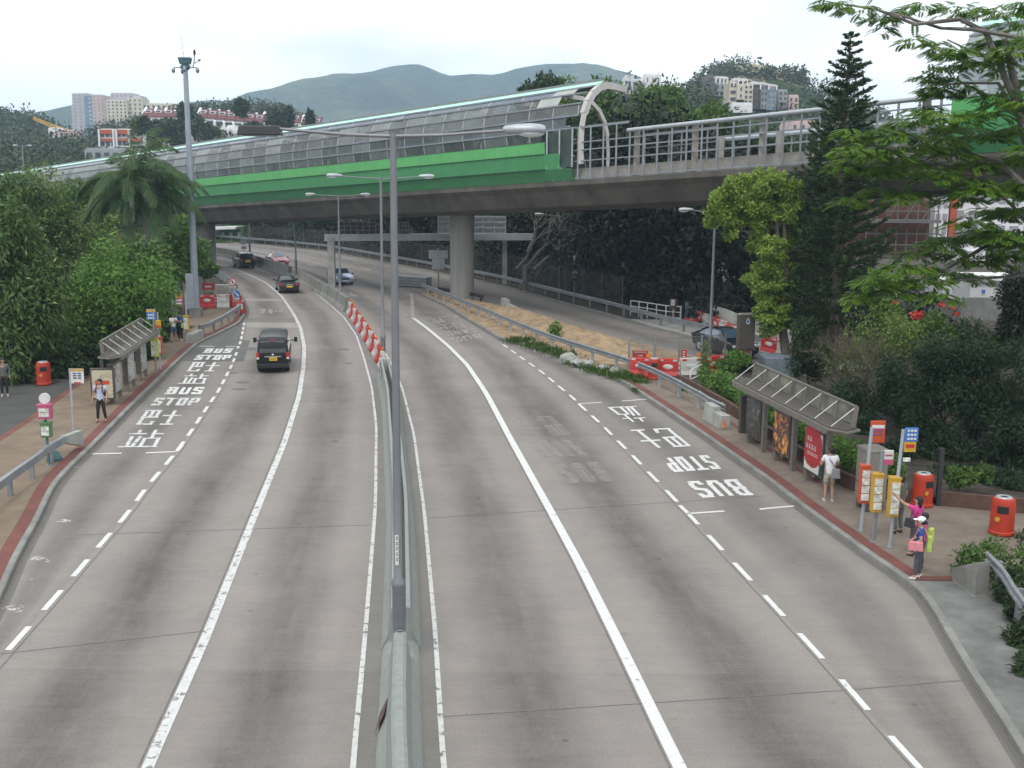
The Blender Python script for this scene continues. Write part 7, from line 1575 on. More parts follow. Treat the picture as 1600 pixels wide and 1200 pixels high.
# ---------------------------------------------------------------- people
def skin_mesh(name, J, E, m, parent, sub=1, root=None, extra=None):
    """J: {joint: (pos, radius)}, E: bones; grows one continuous surface"""
    names = list(J); idx = {k: i for i, k in enumerate(names)}
    me = bpy.data.meshes.new(name); me.from_pydata([J[k][0] for k in names], [(idx[a], idx[b]) for a, b in E], [])
    o = bpy.data.objects.new(name, me); COL.objects.link(o)
    sk = o.modifiers.new('skin', 'SKIN'); sk.use_smooth_shade = True
    for i, k in enumerate(names):
        r = J[k][1]; r = r if hasattr(r, '__len__') else (r, r); me.skin_vertices[0].data[i].radius = r; me.skin_vertices[0].data[i].use_root = (k == (root or names[0]))
    if sub: sb = o.modifiers.new('sub', 'SUBSURF'); sb.levels = sub; sb.render_levels = sub
    bpy.context.view_layer.update(); nm = bpy.data.meshes.new_from_object(o.evaluated_get(bpy.context.evaluated_depsgraph_get())); bpy.data.objects.remove(o); bpy.data.meshes.remove(me)
    if extra:
        bm = bmesh.new(); bm.from_mesh(nm)
        for c, r in extra: bmesh.ops.create_uvsphere(bm, u_segments=10, v_segments=7, radius=1, matrix=Matrix.Translation(c) @ Matrix.Diagonal((*r, 1)))
        bm.to_mesh(nm); bm.free()
    nm.name = name; return link(name, nm, m, parent, True)
def person(label, loc, rz, h=1.70, arms=None, legs=None, top='shirt_white', bottom='trouser_black', shoes='shoe_dark', sleeve='short', shorts=False, hair='short', head_pitch=0.0, head_yaw=0.0, fem=False, lean=0.0, cap=None):
    """faces +y; arms: {'l': (elbow, hand), 'r': (...)} in a 1.7 m body frame; legs: {'l': (knee, ankle)}"""
    s = h / 1.70; e = empty('person', loc, label, 'person', None, rz); e.scale = (s, s, s)
    sw = .165 if fem else .185; lx = lean
    def lv(p): return (p[0], p[1] + lx * max(0, p[2] - .9), p[2])
    sh = {'l': lv((-sw, 0, 1.40)), 'r': lv((sw, 0, 1.40))}
    arms = arms or {}; A_ = {'l': arms.get('l', ((-sw - .06, -.03, 1.13), (-sw - .06, .06, .88))), 'r': arms.get('r', ((sw + .06, -.03, 1.13), (sw + .06, .06, .88)))}
    legs = legs or {}; L_ = {'l': legs.get('l', ((-.10, .03, .50), (-.11, -.02, .09))), 'r': legs.get('r', ((.10, .03, .50), (.11, -.02, .09)))}
    hd = lv((0, .015, 1.56)); J = {'pelvis': (lv((0, 0, .94)), (.145, .105)), 'waist': (lv((0, 0, 1.10)), (.125, .09)), 'chest': (lv((0, 0, 1.30)), (.155, .105)), 'neck0': (lv((0, -.01, 1.43)), (.075, .065)), 'neck1': (lv((0, 0, 1.50)), (.052, .055)), 'jaw': (lv((0, .025, 1.545)), (.062, .075)), 'head': (lv((0, .015, 1.61)), (.078, .095)), 'crown': (lv((0, .0, 1.665)), (.062, .075))}
    E = [('pelvis', 'waist'), ('waist', 'chest'), ('chest', 'neck0'), ('neck0', 'neck1'), ('neck1', 'jaw'), ('jaw', 'head'), ('head', 'crown')]
    for q in 'lr':
        sg = -1 if q == 'l' else 1; S = Vector(sh[q]); Eb = Vector(A_[q][0]); Hn = Vector(A_[q][1]); f = (Hn - Eb).normalized(); wr = Eb.lerp(Hn, .92)
        J['sh' + q] = (tuple(S), .062); J['el' + q] = (tuple(Eb), .045); J['wr' + q] = (tuple(wr), (.027, .032)); palm = wr + f * .075; J['palm' + q] = (tuple(palm), (.022, .042))
        E += [('chest', 'sh' + q), ('sh' + q, 'el' + q), ('el' + q, 'wr' + q), ('wr' + q, 'palm' + q)]
        side = f.cross(Vector((sg, 0, 0)));
        if side.length < .2: side = f.cross(Vector((0, 1, 0)))
        side.normalize(); inn = side.cross(f).normalized() * (-sg)
        for i, ln in enumerate((.070, .082, .078, .060)):
            b0 = palm + side * (.030 - .020 * i) + f * .012; m1 = b0 + f * ln * .55 + inn * .008; t1 = m1 + f * ln * .40 + inn * .025
            J['f%s%da' % (q, i)] = (tuple(b0), .0095); J['f%s%db' % (q, i)] = (tuple(m1), .0088); J['f%s%dc' % (q, i)] = (tuple(t1), .0075); E += [('palm' + q, 'f%s%da' % (q, i)), ('f%s%da' % (q, i), 'f%s%db' % (q, i)), ('f%s%db' % (q, i), 'f%s%dc' % (q, i))]
        b0 = wr + f * .03 + side * .035; t1 = b0 + f * .045 + side * .022 + inn * .012; J['t%sa' % q] = (tuple(b0), .012); J['t%sb' % q] = (tuple(t1), .009); E += [('wr' + q, 't%sa' % q), ('t%sa' % q, 't%sb' % q)]
        hp = Vector((sg * .085, 0, .90)); K, An = map(Vector, L_[q]); J['hip' + q] = (tuple(hp), .092); J['kn' + q] = (tuple(K), .058); J['an' + q] = (tuple(An), .038); J['toe' + q] = (tuple(An + Vector((sg * .02, .16, -.055))), (.035, .022)); E += [('pelvis', 'hip' + q), ('hip' + q, 'kn' + q), ('kn' + q, 'an' + q), ('an' + q, 'toe' + q)]
    Rh = Matrix.Rotation(head_yaw, 3, 'Z') @ Matrix.Rotation(-head_pitch, 3, 'X'); nk = Vector(J['neck1'][0])
    def hr(p): return nk + Rh @ (Vector(p) - nk)
    for k in ('jaw', 'head', 'crown'): J[k] = (tuple(hr(J[k][0])), J[k][1])
    H0 = Vector(lv((0, .0, 1.60)))
    face = [(hr(H0 + Vector((0, .118, -.018))), (.014, .022, .022)), (hr(H0 + Vector((-.083, .01, -.01))), (.012, .02, .032)), (hr(H0 + Vector((.083, .01, -.01))), (.012, .02, .032))]
    b = skin_mesh('body', J, E, M['skin'], e, 1, 'pelvis', face)
    mb = MB()
    for sx in (-.032, .032): mb.ell(hr(H0 + Vector((sx, .103, .008))), (.013, .008, .008), 8, 5)
    mb.build('eyes', M['black'], e); MB().ell(hr(H0 + Vector((0, .102, -.058))), (.026, .007, .007), 8, 5).build('mouth', M['maroon'], e)
    # hair
    mb = MB(); Rm = Rh
    def hell(c, r): mb.ell(hr(H0 + Vector(c)), r, 14, 9, Rm)
    hell((0, -.022, .052), (.097, .108, .078)); hell((0, -.052, .0), (.092, .075, .085))
    if hair == 'long': hell((0, -.075, -.09), (.085, .055, .13)); hell((0, -.05, -.03), (.10, .07, .10))
    if hair == 'bun': hell((0, -.12, -.02), (.05, .05, .05))
    mb.build('hair', M['hair'], e, smooth=True)
    if cap:
        c1 = MB(); c1.ell(hr(H0 + Vector((0, -.005, .062))), (.105, .118, .085), 14, 8, Rm); c1.ell(hr(H0 + Vector((0, .14, .055))), (.075, .075, .012), 14, 6, Rm); c1.build('cap', M[cap], e, smooth=True)
    # shirt
    J2 = {'hem': (lv((0, 0, .83)), (.165, .124)), 'pelvis': (lv((0, 0, .93)), (.165 if not fem else .165, .122)), 'waist': (lv((0, 0, 1.10)), (.148 if not fem else .128, .108)), 'chest': (lv((0, 0, 1.31)), (.172 if not fem else .155, .120)), 'neck0': (lv((0, -.01, 1.435)), (.088, .078))}; E2 = [('hem', 'pelvis'), ('pelvis', 'waist'), ('waist', 'chest'), ('chest', 'neck0')]
    for q in 'lr':
        S = Vector(sh[q]); Eb = Vector(A_[q][0]); Hn = Vector(A_[q][1]); J2['s' + q] = (tuple(S), .078); E2.append(('chest', 's' + q)); t = .62 if sleeve == 'short' else 1.0; J2['e' + q] = (tuple(S.lerp(Eb, t)), .066 if sleeve == 'short' else .056); E2.append(('s' + q, 'e' + q))
        if sleeve == 'long': J2['w' + q] = (tuple(Eb.lerp(Hn, .85)), .042); E2.append(('e' + q, 'w' + q))
    skin_mesh('shirt', J2, E2, M[top], e, 1, 'chest')
    J3 = {'top': ((0, 0, 1.08), (.142, .106)), 'pelvis': ((0, 0, .97), (.152, .114)), 'seat': ((0, -.01, .88), (.155, .120))}; E3 = [('top', 'pelvis'), ('pelvis', 'seat')]
    for q in 'lr':
        sg = -1 if q == 'l' else 1; K, An = map(Vector, L_[q]); hp = Vector((sg * .088, 0, .84)); J3['h' + q] = (tuple(hp), .102); E3.append(('seat', 'h' + q)); J3['k' + q] = (tuple(K if not shorts else hp.lerp(K, .93)), .074 if not shorts else .088); E3.append(('h' + q, 'k' + q))
        if not shorts: J3['a' + q] = (tuple(K.lerp(An, .94)), .056); E3.append(('k' + q, 'a' + q))
    skin_mesh('shorts' if shorts else 'trousers', J3, E3, M[bottom], e, 1, 'seat')
    for q in 'lr':
        sg = -1 if q == 'l' else 1; An = Vector(L_[q][1]); J4 = {'a': (tuple(An + Vector((0, -.02, .0))), .048), 'h': (tuple(An + Vector((0, -.045, -.055))), .036), 'm': (tuple(An + Vector((sg * .01, .07, -.05))), (.044, .036)), 't': (tuple(An + Vector((sg * .02, .165, -.062))), (.04, .026))}
        skin_mesh('shoe', J4, [('a', 'h'), ('h', 'm'), ('m', 't')], M[shoes], e, 1, 'h')
    return e
def bag(e, c, d, m, name='bag', strap=None, top=.8):
    b = MB().box(c, d, top=top).build(name, M[m], e, bevel=.03)
    if strap: MB().tube(strap, .014, 5).build('strap', M[m], b)
    return b
# man with backpack, left
p = G(159, 659, ZP)
e = person('young man in a pale T-shirt and black trousers with a backpack at the left kerb', p, rad(185), 1.72, top='shirt_pale', bottom='trouser_black', shoes='shoe_red', legs={'l': ((-.12, .03, .50), (-.17, -.02, .09)), 'r': ((.11, .03, .50), (.13, .04, .09))}, arms={'l': ((-.26, -.04, 1.14), (-.25, .10, .90)), 'r': ((.27, -.03, 1.14), (.30, .05, .88))}, head_yaw=rad(-20))
b = MB().box((0, -.21, 1.22), (.32, .18, .46), top=.85).build('backpack', M['bag_dark'], e, bevel=.05)
mb = MB()
for sx in (-.115, .115): mb.tube([(sx, -.14, 1.40), (sx, -.02, 1.50), (sx, .12, 1.40), (sx * 1.1, .135, 1.25), (sx * 1.25, .02, 1.12)], .022, 6)
mb.build('shoulder_straps', M['bag_dark'], b)
phone = ((-.20, .10, 1.14), (-.06, .30, 1.22)); phr = ((.20, .10, 1.14), (.06, .30, 1.22))
p = G(272, 533.5, ZP); person('man in a white T-shirt and blue shorts looking at his hands on the left pavement', p, rad(-150), 1.66, top='shirt_white', bottom='shorts_blue', shoes='shoe_dark', shorts=True, arms={'l': phone, 'r': phr}, head_pitch=rad(32), legs={'l': ((-.11, .05, .5), (-.13, -.04, .09)), 'r': ((.11, .02, .5), (.16, .1, .09))})
p = G(282.5, 532.5, ZP); e = person('man in a blue T-shirt and black trousers facing the man in white on the left', p, rad(150), 1.74, top='shirt_blue', bottom='trouser_black', shoes='shoe_white', arms={'l': phone, 'r': phr}, head_pitch=rad(30)); bag(e, (-.27, .06, .92), (.1, .2, .26), 'lime', strap=[(-.24, .06, 1.0), (-.1, .05, 1.42), (.1, .0, 1.44)])
p = G(8, 619, ZP); person('dark clothed figure in deep shade at the far left edge', p, rad(200), 1.7, top='shirt_grey', bottom='trouser_black', shoes='shoe_white', sleeve='long')
# right side
p = G(1294, 783, ZP); e = person('man in a white T-shirt and khaki shorts facing the red disc poster', p, rad(-5), 1.70, top='shirt_white', bottom='shorts_khaki', shorts=True, shoes='shoe_white', arms={'l': ((-.26, .04, 1.15), (-.22, .24, 1.05)), 'r': ((.24, .02, 1.16), (.18, .22, 1.06))}, head_yaw=rad(12))
bag(e, (.14, -.20, .93), (.26, .13, .30), 'bag_grey', strap=[(.16, -.14, 1.05), (.0, -.13, 1.3), (-.16, .0, 1.46), (-.1, .13, 1.3)])
MB().box((-.25, .2, .93), (.13, .12, .42), top=.7).build('jacket', M['cloth_green'], e, bevel=.04)
p = G(1402, 833, ZP); person('person in dark grey clothes behind the orange timetable case', p, rad(25), 1.66, top='shirt_grey', bottom='shirt_grey', shoes='shoe_dark', arms={'r': ((.25, .02, 1.14), (.25, .12, .90))})
p = G(1428, 868, ZP)
e = person('woman in a pink top reaching out to the timetable with a dark shoulder bag', p, rad(35), 1.60, top='shirt_pink', bottom='trouser_grey', shoes='shoe_dark', fem=True, hair='long', sleeve='short', arms={'l': ((-.30, .22, 1.50), (-.42, .44, 1.70)), 'r': ((.24, -.02, 1.15), (.26, .10, .92))}, head_yaw=rad(20), head_pitch=rad(-8))
bag(e, (-.22, .06, .98), (.14, .30, .26), 'bag_dark', strap=[(-.2, .06, 1.08), (-.15, .04, 1.44), (-.1, -.1, 1.3), (-.2, .0, 1.08)])
p = G(1440, 893, ZP); e = person('child with short dark hair half hidden behind the woman in the white cap', p + Vector((0, .1, 0)), rad(60), 1.50, top='shirt_pink', bottom='trouser_grey', shoes='shoe_dark'); bag(e, (.1, -.2, 1.05), (.30, .16, .42), 'bag_lime', 'backpack')
p = G(1433, 904, ZP)
e = person('woman in a white cap and blue top holding a pink handbag at the kerb', p, rad(70), 1.56, top='cloth_blue', bottom='trouser_grey', shoes='shoe_white', fem=True, hair='bun', cap='cap_white', arms={'l': ((-.25, -.02, 1.14), (-.18, .20, 1.02)), 'r': ((.24, -.02, 1.14), (.08, .22, 1.04))}, legs={'l': ((-.10, .05, .5), (-.11, .06, .09)), 'r': ((.10, .02, .5), (.10, -.06, .09))})
bag(e, (-.27, .10, .99), (.15, .40, .25), 'bag_pink', 'handbag', [(-.25, .22, 1.1), (-.20, .05, 1.44), (-.25, -.06, 1.1)], top=.85)
bag(e, (.05, -.24, 1.0), (.24, .14, .42), 'bag_lime', 'shopping_bag', [(.05, -.2, 1.2), (.12, -.08, 1.44)])
# ---------------------------------------------------------------- hills
def hillmat(name, c1, c2, c3, scale, rock=None):
    m = bpy.data.materials.new(name); m.use_nodes = True; nt = m.node_tree; b = nt.nodes['Principled BSDF']; b.inputs['Roughness'].default_value = 1; b.inputs['Specular IOR Level'].default_value = 0
    t = nt.nodes.new('ShaderNodeTexCoord'); n = nt.nodes.new('ShaderNodeTexNoise'); n.inputs['Scale'].default_value = scale; n.inputs['Detail'].default_value = 9; n.inputs['Roughness'].default_value = .72; nt.links.new(t.outputs['Object'], n.inputs[0])
    r = nt.nodes.new('ShaderNodeValToRGB'); el = r.color_ramp.elements; el.new(.5)
    for x, (p, c) in zip(el, ((.35, c1), (.5, c2), (.66, c3))): x.position = p; x.color = (*c, 1)
    nt.links.new(n.outputs[0], r.inputs[0]); nt.links.new(r.outputs[0], b.inputs['Base Color'])
    bp = nt.nodes.new('ShaderNodeBump'); bp.inputs['Strength'].default_value = 1; bp.inputs['Distance'].default_value = 3 / scale * .04; n2 = nt.nodes.new('ShaderNodeTexNoise'); n2.inputs['Scale'].default_value = scale * 6; n2.inputs['Detail'].default_value = 6; nt.links.new(t.outputs['Object'], n2.inputs[0]); nt.links.new(n2.outputs[0], bp.inputs['Height']); nt.links.new(bp.outputs[0], b.inputs['Normal']); return m
M['hill_far'] = hillmat('hill_far', (.012, .026, .024), (.038, .060, .046), (.11, .13, .07), .0045)  # base colours shifted bluish, painting in part of the distance haze
M['hill_wood'] = hillmat('hill_wood', (.016, .03, .012), (.03, .05, .018), (.05, .075, .025), .06)
def fbm(x, y, s):
    return (math.sin(x * .9 * s + 1.3) * math.cos(y * 1.1 * s + .7) + .5 * math.sin(x * 2.3 * s + y * 1.7 * s + 2.1) + .27 * math.sin(x * 4.9 * s - y * 4.1 * s) + .15 * math.cos(x * 9.7 * s + y * 8.3 * s + .5))
class Hill:
    def __init__(s, px, Y, front, back, m, label, name='hill', rough=.03, ns=.02, nx=110, ny=46, power=1.0, dy=0):
        P = [V(x, y + dy, Y) for x, y in px]; s.x = np.array([p.x for p in P]); s.z = np.array([p.z for p in P]); s.Y = Y; s.front = front; s.back = back; s.rough = rough; s.ns = ns; s.power = power
        mb = MB(); xs = np.linspace(s.x[0], s.x[-1], nx); us = np.linspace(-1, 1, ny)
        for u in us:
            for x in xs: y = Y + (u * front if u < 0 else u * back); mb.v.append((x, y, s.h(x, y)))
        for i in range(ny - 1):
            for j in range(nx - 1): A_ = i * nx + j; mb.f.append((A_, A_ + 1, A_ + nx + 1, A_ + nx))
        o = mb.build(name, m, kind='structure', smooth=True); o['label'] = label
    def h(s, x, y):
        z = float(np.interp(x, s.x, s.z)); u = (y - s.Y) / (s.front if y < s.Y else s.back); u = min(1, abs(u)); k = (.5 + .5 * math.cos(PI * u)) ** s.power
        return z * k + z * s.rough * fbm(x, y, s.ns) * (1 - k) * (k + .2) * 2 - (1 - k) * .5
Hill([(-700, 215), (-300, 190), (0, 185), (260, 178), (300, 165), (330, 162), (360, 159), (382, 164), (405, 166), (430, 155), (470, 141), (500, 136), (530, 126), (555, 119.5), (600, 117), (625, 110), (640, 107), (665, 108), (690, 118), (705, 126), (735, 123), (765, 126), (780, 127.5), (805, 121), (830, 117), (860, 112), (890, 110), (915, 114), (940, 120), (970, 128), (1010, 140), (1080, 158), (1200, 180), (1500, 205), (2200, 230)], 2300, 1300, 700, M['hill_far'], 'hazy blue green mountain range on the horizon', 'mountain', .20, .005, 190, 70)
hl = Hill([(-500, 150), (-150, 152), (-60, 158), (0, 164), (25, 168), (50, 178), (75, 190), (100, 204), (125, 222), (160, 250), (200, 300)], 480, 200, 200, M['hill_wood'], 'wooded green hill at the far left', rough=.05, ns=.04, dy=36)
hm = Hill([(-400, 268), (0, 258), (60, 250), (110, 238), (150, 240), (180, 248), (225, 246), (290, 244), (330, 236), (365, 236), (400, 232), (440, 226), (480, 226), (540, 232), (620, 240), (720, 250), (800, 262)], 320, 170, 90, M['hill_wood'], 'wooded slope with terrace houses on the left', rough=.04, ns=.05)
hm2 = Hill([(60, 300), (110, 245), (150, 226), (200, 208), (225, 200), (255, 194), (290, 190), (330, 184), (365, 179), (400, 178), (440, 184), (480, 204), (540, 222), (620, 236), (720, 250), (800, 262)], 400, 65, 120, M['hill_wood'], 'wooded ridge behind the terrace houses on the left', rough=.03, ns=.05)
hr_ = Hill([(850, 300), (980, 190), (1040, 152), (1065, 138), (1085, 120), (1105, 105), (1130, 95), (1160, 89), (1175, 88), (1200, 95), (1225, 106), (1245, 118), (1262, 130), (1285, 150), (1310, 165), (1340, 180), (1400, 205), (1500, 260)], 470, 190, 200, M['hill_wood'], 'steep rounded hill with a bare rock cutting on the right', rough=.04, ns=.04, power=.8, dy=30)
hs = Hill([(760, 300), (860, 235), (900, 190), (940, 168), (985, 150), (1040, 148), (1085, 152), (1130, 160), (1180, 170), (1230, 180), (1270, 185), (1330, 200), (1450, 230), (1600, 260), (1900, 290)], 270, 110, 120, M['hill_wood'], 'wooded slope below the estate on the right', rough=.05, ns=.06, dy=18)
def woods(name, hill, n_crown, xr, yr, cr, n_leaf, size, fm, label, seed, avoid=(), ridge=0):
    R = np.random.RandomState(seed); bl = []
    while len(bl) < n_crown:
        x = xr[0] + R.rand() * (xr[1] - xr[0]); y = yr[0] + R.rand() * (yr[1] - yr[0])
        if len(bl) < ridge: y = hill.Y + R.normal() * 6
        z = hill.h(x, y)
        if z < 1.0: continue
        px, py = proj((x, y, z + 3))
        if (hill is not hr_ or y < hill.Y - 14) and any(a[0] < px < a[2] and a[1] < py < a[3] for a in avoid): continue
        r = cr * (.5 + .8 * R.rand()); bl.append((x, y, z + r * .25, r, r, r * (.75 + .3 * R.rand())))
    v, q = blob_leaves(bl, n_leaf, size, R, .6, .2, .6); o = link(name, fast_mesh(name, v, q), M[fm], kind='stuff'); tag(o, label, 'woodland')
woods('woodland', hl, 380, (-250, -90), (300, 500), 7, 60000, 1.5, 'foliage_hill', 'woodland covering the far left hill', 1, ridge=70)
woods('woodland', hm2, 330, (-150, 0), (350, 440), 4.2, 52000, 1.0, 'foliage_hill', 'woodland on the ridge behind the white terraces on the left', 6, ridge=90)
woods('woodland', hm, 560, (-170, 5), (170, 345), 4.4, 90000, .95, 'foliage_hill', 'woodland around the terrace houses on the left slope', 2, avoid=((150, 196, 300, 250), (215, 170, 285, 200), (298, 170, 410, 205), (340, 195, 390, 222), (415, 178, 500, 200)), ridge=20)
woods('woodland', hr_, 330, (55, 160), (300, 480), 6, 56000, 1.25, 'foliage_hill', 'woodland on the rounded hill on the right', 3, avoid=((1118, 88, 1268, 150),), ridge=80)
woods('woodland', hs, 330, (10, 110), (165, 290), 4.2, 64000, .85, 'foliage_hill', 'woodland below the estate on the right', 4, avoid=((1095, 112, 1255, 178),), ridge=50)
# rock cutting
R = np.random.RandomState(12); mb = MB(); nx, ny = 40, 10
top = [(1128, 112), (1150, 102), (1180, 100), (1210, 106), (1235, 118), (1258, 132)]; bot = [(1128, 122), (1150, 124), (1180, 128), (1210, 132), (1235, 134), (1258, 137)]
for j in range(ny):
    for i in range(nx):
        x = 1128 + 130 * i / (nx - 1); yt = np.interp(x, *zip(*top)); yb = np.interp(x, *zip(*bot)); py = yt + (yb - yt) * j / (ny - 1); Y = 449 - 26 * j / (ny - 1) + R.normal() * 2.2; p = V(x, py, Y); mb.v.append(tuple(p))
for j in range(ny - 1):
    for i in range(nx - 1): A_ = j * nx + i; mb.f.append((A_, A_ + 1, A_ + nx + 1, A_ + nx))
rk = mb.build('rock_face', hillmat('rock', (.07, .08, .05), (.30, .25, .17), (.46, .40, .30), .25), kind='structure'); rk['label'] = 'bare tan rock cutting across the rounded hill'
R = np.random.RandomState(13); bl = []
for i in range(75): p = V(1128 + 130 * R.rand(), 108 + 26 * R.rand(), 432); r = 1.2 + 1.6 * R.rand(); bl.append((p.x, 428 + 8 * R.rand(), p.z, r, r, r * .7))
v, q = blob_leaves(bl, 2600, 1.3, R, .6, .2, .6); tag(link('scrub', fast_mesh('scrub', v, q), M['foliage_hill'], kind='stuff'), 'scrub dotted over the tan rock cutting', 'scrub')

# ---------------------------------------------------------------- far buildings
defm('b_white', (.70, .71, .72), .8, vary=.06, scale=.3); defm('b_cream', (.58, .53, .44), .8, vary=.08, scale=.3); defm('b_grey', (.30, .31, .33), .8, vary=.1, scale=.3); defm('b_mauve', (.44, .42, .46), .8, vary=.08, scale=.2); defm('b_pink', (.55, .42, .40), .8, vary=.1, scale=.2)
defm('b_dark', (.13, .13, .13), .8, vary=.12, scale=.3); defm('b_red', (.42, .10, .055), .8, vary=.1, scale=.4); defm('roof_maroon', (.13, .042, .045), .8, vary=.15, scale=.6); defm('b_blueglass', (.14, .24, .34), .25, vary=.15, scale=.2); defm('win', (.06, .08, .10), .2, vary=.2, scale=.5); defm('b_brown', (.13, .06, .042), .8, vary=.2, scale=.5)
WIN = {}
def window(parent, x, y, z, w, h, m='win', face=-1):
    k = (round(w, 2), round(h, 2), m)
    if k not in WIN: WIN[k] = MB().box((0, 0, 0), (w, .12, h)).build('window', M[m], parent); o = WIN[k]
    else: o = WIN[k].copy(); COL.objects.link(o); o.parent = parent; KID.setdefault(parent.name, []).append(o)
    o.location = (x, y, z); return o
def block(e, x0, x1, y0, y1, z0, z1, m, name='wall'): return MB().box(((x0 + x1) / 2, (y0 + y1) / 2, (z0 + z1) / 2), (x1 - x0, y1 - y0, z1 - z0)).build(name, M[m], e)
def px_building(label, Y, parts, name='apartment_block', base=None, group=None, cat='building'):
    """parts: (px0, px1, py_top, py_bot, depth0, depth, mat, rows, cols, window w-fraction, window mat)"""
    x0 = min(p[0] for p in parts); x1 = max(p[1] for p in parts); yb = max(p[3] for p in parts); o = V((x0 + x1) / 2, yb, Y); e = empty(name, o, label, cat, group)
    for (a, b, yt, yb_, d0, dd, m, rows, cols, wf, wm) in parts:
        A_ = V(a, yb_, Y); B_ = V(b, yt, Y); X0, X1, Z0, Z1 = A_.x - o.x, B_.x - o.x, A_.z - o.z, B_.z - o.z
        block(e, X0, X1, d0, d0 + dd, Z0, Z1, m); MB().box(((X0 + X1) / 2, d0 + dd / 2, Z1 + .2), ((X1 - X0) * .94, dd * .9, .4)).build('parapet', M[m], e)
        for r in range(rows):
            for c in range(cols):
                w = (X1 - X0) / cols * wf; h = (Z1 - Z0) / rows * .5; window(e, X0 + (X1 - X0) * (c + .5) / cols, d0 - .03, Z0 + (Z1 - Z0) * (r + .5) / rows, w, h, wm)
    return e
px_building('left tall mauve apartment tower with a blue glass strip behind the left slope', 640, [(110, 117, 164, 215, 4, 14, 'b_mauve', 6, 1, .5, 'b_grey'), (116.3, 136, 146.5, 215, 0, 18, 'b_mauve', 13, 3, .45, 'b_grey'), (136, 149, 151, 215, -1, 16, 'b_blueglass', 10, 1, .2, 'b_mauve'), (149, 159.5, 149, 215, -2, 18, 'b_pink', 12, 2, .45, 'b_grey')], 'apartment_tower')
px_building('wide beige apartment tower right of the mauve one, grey behind and stepped', 600, [(163, 194, 143.5, 200, 12, 14, 'b_mauve', 8, 5, .5, 'b_grey'), (194, 207, 148, 200, 12, 12, 'b_mauve', 8, 2, .5, 'b_grey'), (169, 198, 157, 205, 0, 11, 'b_cream', 9, 5, .35, 'win'), (199, 219, 153, 205, 3, 12, 'b_cream', 8, 3, .3, 'win')], 'apartment_tower')
px_building('low beige block on the ridge between the beige tower and the white terraces', 560, [(220, 228, 161, 190, 4, 10, 'b_grey', 3, 1, .5, 'win'), (229, 268, 162.5, 190, 0, 12, 'b_cream', 3, 5, .4, 'win')])
e = px_building('long two storey terrace with red bands and white piers on the left slope', 300, [(157, 180, 203.5, 232, 0, 10, 'b_white', 2, 3, .7, 'win'), (184, 204, 203.5, 230, 0, 10, 'b_white', 2, 3, .7, 'win'), (204, 227, 202.5, 228, .4, 10, 'b_white', 2, 3, .7, 'win'), (230, 257, 202.5, 228, .4, 10, 'b_white', 2, 3, .7, 'win'), (257, 292, 202, 226, .8, 10, 'b_white', 2, 4, .7, 'win')], 'terrace')
o = e.location
for a, b in ((157, 180), (184, 204), (204, 227), (230, 257), (257, 292)):
    for y0, y1 in ((202.5, 209.5), (216.5, 220.5)):
        A_ = V(a, y1, 300); B_ = V(b, y0, 300); MB().box(((A_.x + B_.x) / 2 - o.x, -.35, (A_.z + B_.z) / 2 - o.z), (B_.x - A_.x - .3, .6, B_.z - A_.z)).build('red_band', M['b_red'], e)
for a in (157.5, 180, 184.5, 204, 227, 230, 257, 266, 291):
    A_ = V(a, 230, 300); B_ = V(a, 202, 300); MB().box((A_.x - o.x, -.5, (A_.z + B_.z) / 2 - o.z), (.45, 1.0, B_.z - A_.z)).build('pier', M['b_white'], e)
px_building('low grey flat roofed block in front of the red banded terrace', 270, [(133, 215, 234, 252, 0, 8, 'b_grey', 1, 6, .6, 'win')])
px_building('small white house with flat roofs just left of the dark lantern', 290, [(345, 358, 203, 222, 0, 6, 'b_white', 1, 2, .3, 'win'), (351, 362, 197, 222, 3, 6, 'b_white', 1, 1, .3, 'win'), (362, 388, 204, 222, 1, 6, 'b_white', 1, 3, .6, 'b_grey')], 'white_house')
def terrace_house(label, px, py, w, Y, src=None, flip=False):
    o = V(px, py, Y); s = Y / F
    if src: return copy_tree(src, o, None, label)
    W_ = w * s; e = empty('terrace_house', o, label, 'house', 'white terrace houses with maroon roofs on the left slope')
    block(e, 0, W_, 0, 8, -6.5, 0, 'b_white')
    MB().add([(0, -.2, 0), (W_, -.2, 0), (W_, 5, 2.4), (0, 5, 2.4), (0, -.2, .25), (W_, -.2, .25), (W_, 5, 2.65), (0, 5, 2.65)], [(0, 1, 2, 3), (4, 5, 6, 7), (0, 1, 5, 4), (1, 2, 6, 5), (2, 3, 7, 6), (3, 0, 4, 7)]).build('roof', M['roof_maroon'], e)
    MB().add([(-.32, -.6, -.5), (.32, -.6, -.5), (.32, 5.4, 3.1), (-.32, 5.4, 3.1), (-.32, -.6, -6), (.32, -.6, -6), (.32, 5.4, -6), (-.32, 5.4, -6)], [(0, 1, 2, 3), (0, 4, 5, 1), (1, 5, 6, 2), (2, 6, 7, 3), (3, 7, 4, 0), (4, 7, 6, 5)]).build('party_wall', M['b_white'], e)
    MB().box((W_ / 2, 3.0, 1.75), (W_ * .55, 1.8, .8)).build('dormer', M['b_white'], e)
    MB().box((W_ / 2, 2.06, 1.75), (W_ * .40, .1, .45)).build('window', M['win'], e)
    for z in (-1.1, -3.9): MB().box((W_ / 2, -.04, z), (W_ * .72, .12, 1.1)).build('window', M['win'], e)
    MB().box((W_ / 2, -.5, -2.5), (W_ * .9, 1.0, .9)).build('balcony', M['b_white'], e)
    return e
src = None
for i in range(4):
    o_ = terrace_house('%s from the left of the upper white terrace left of the mast' % ORD[i], 220 + 16 * i, 183 + .3 * i, 15.5, 322, src); src = src or o_
for i in range(7):
    terrace_house('%s from the left of the white terrace row right of the mast' % ORD[i], 306 + 14.8 * i, 184 + 1.35 * i, 15.5, 318, src)
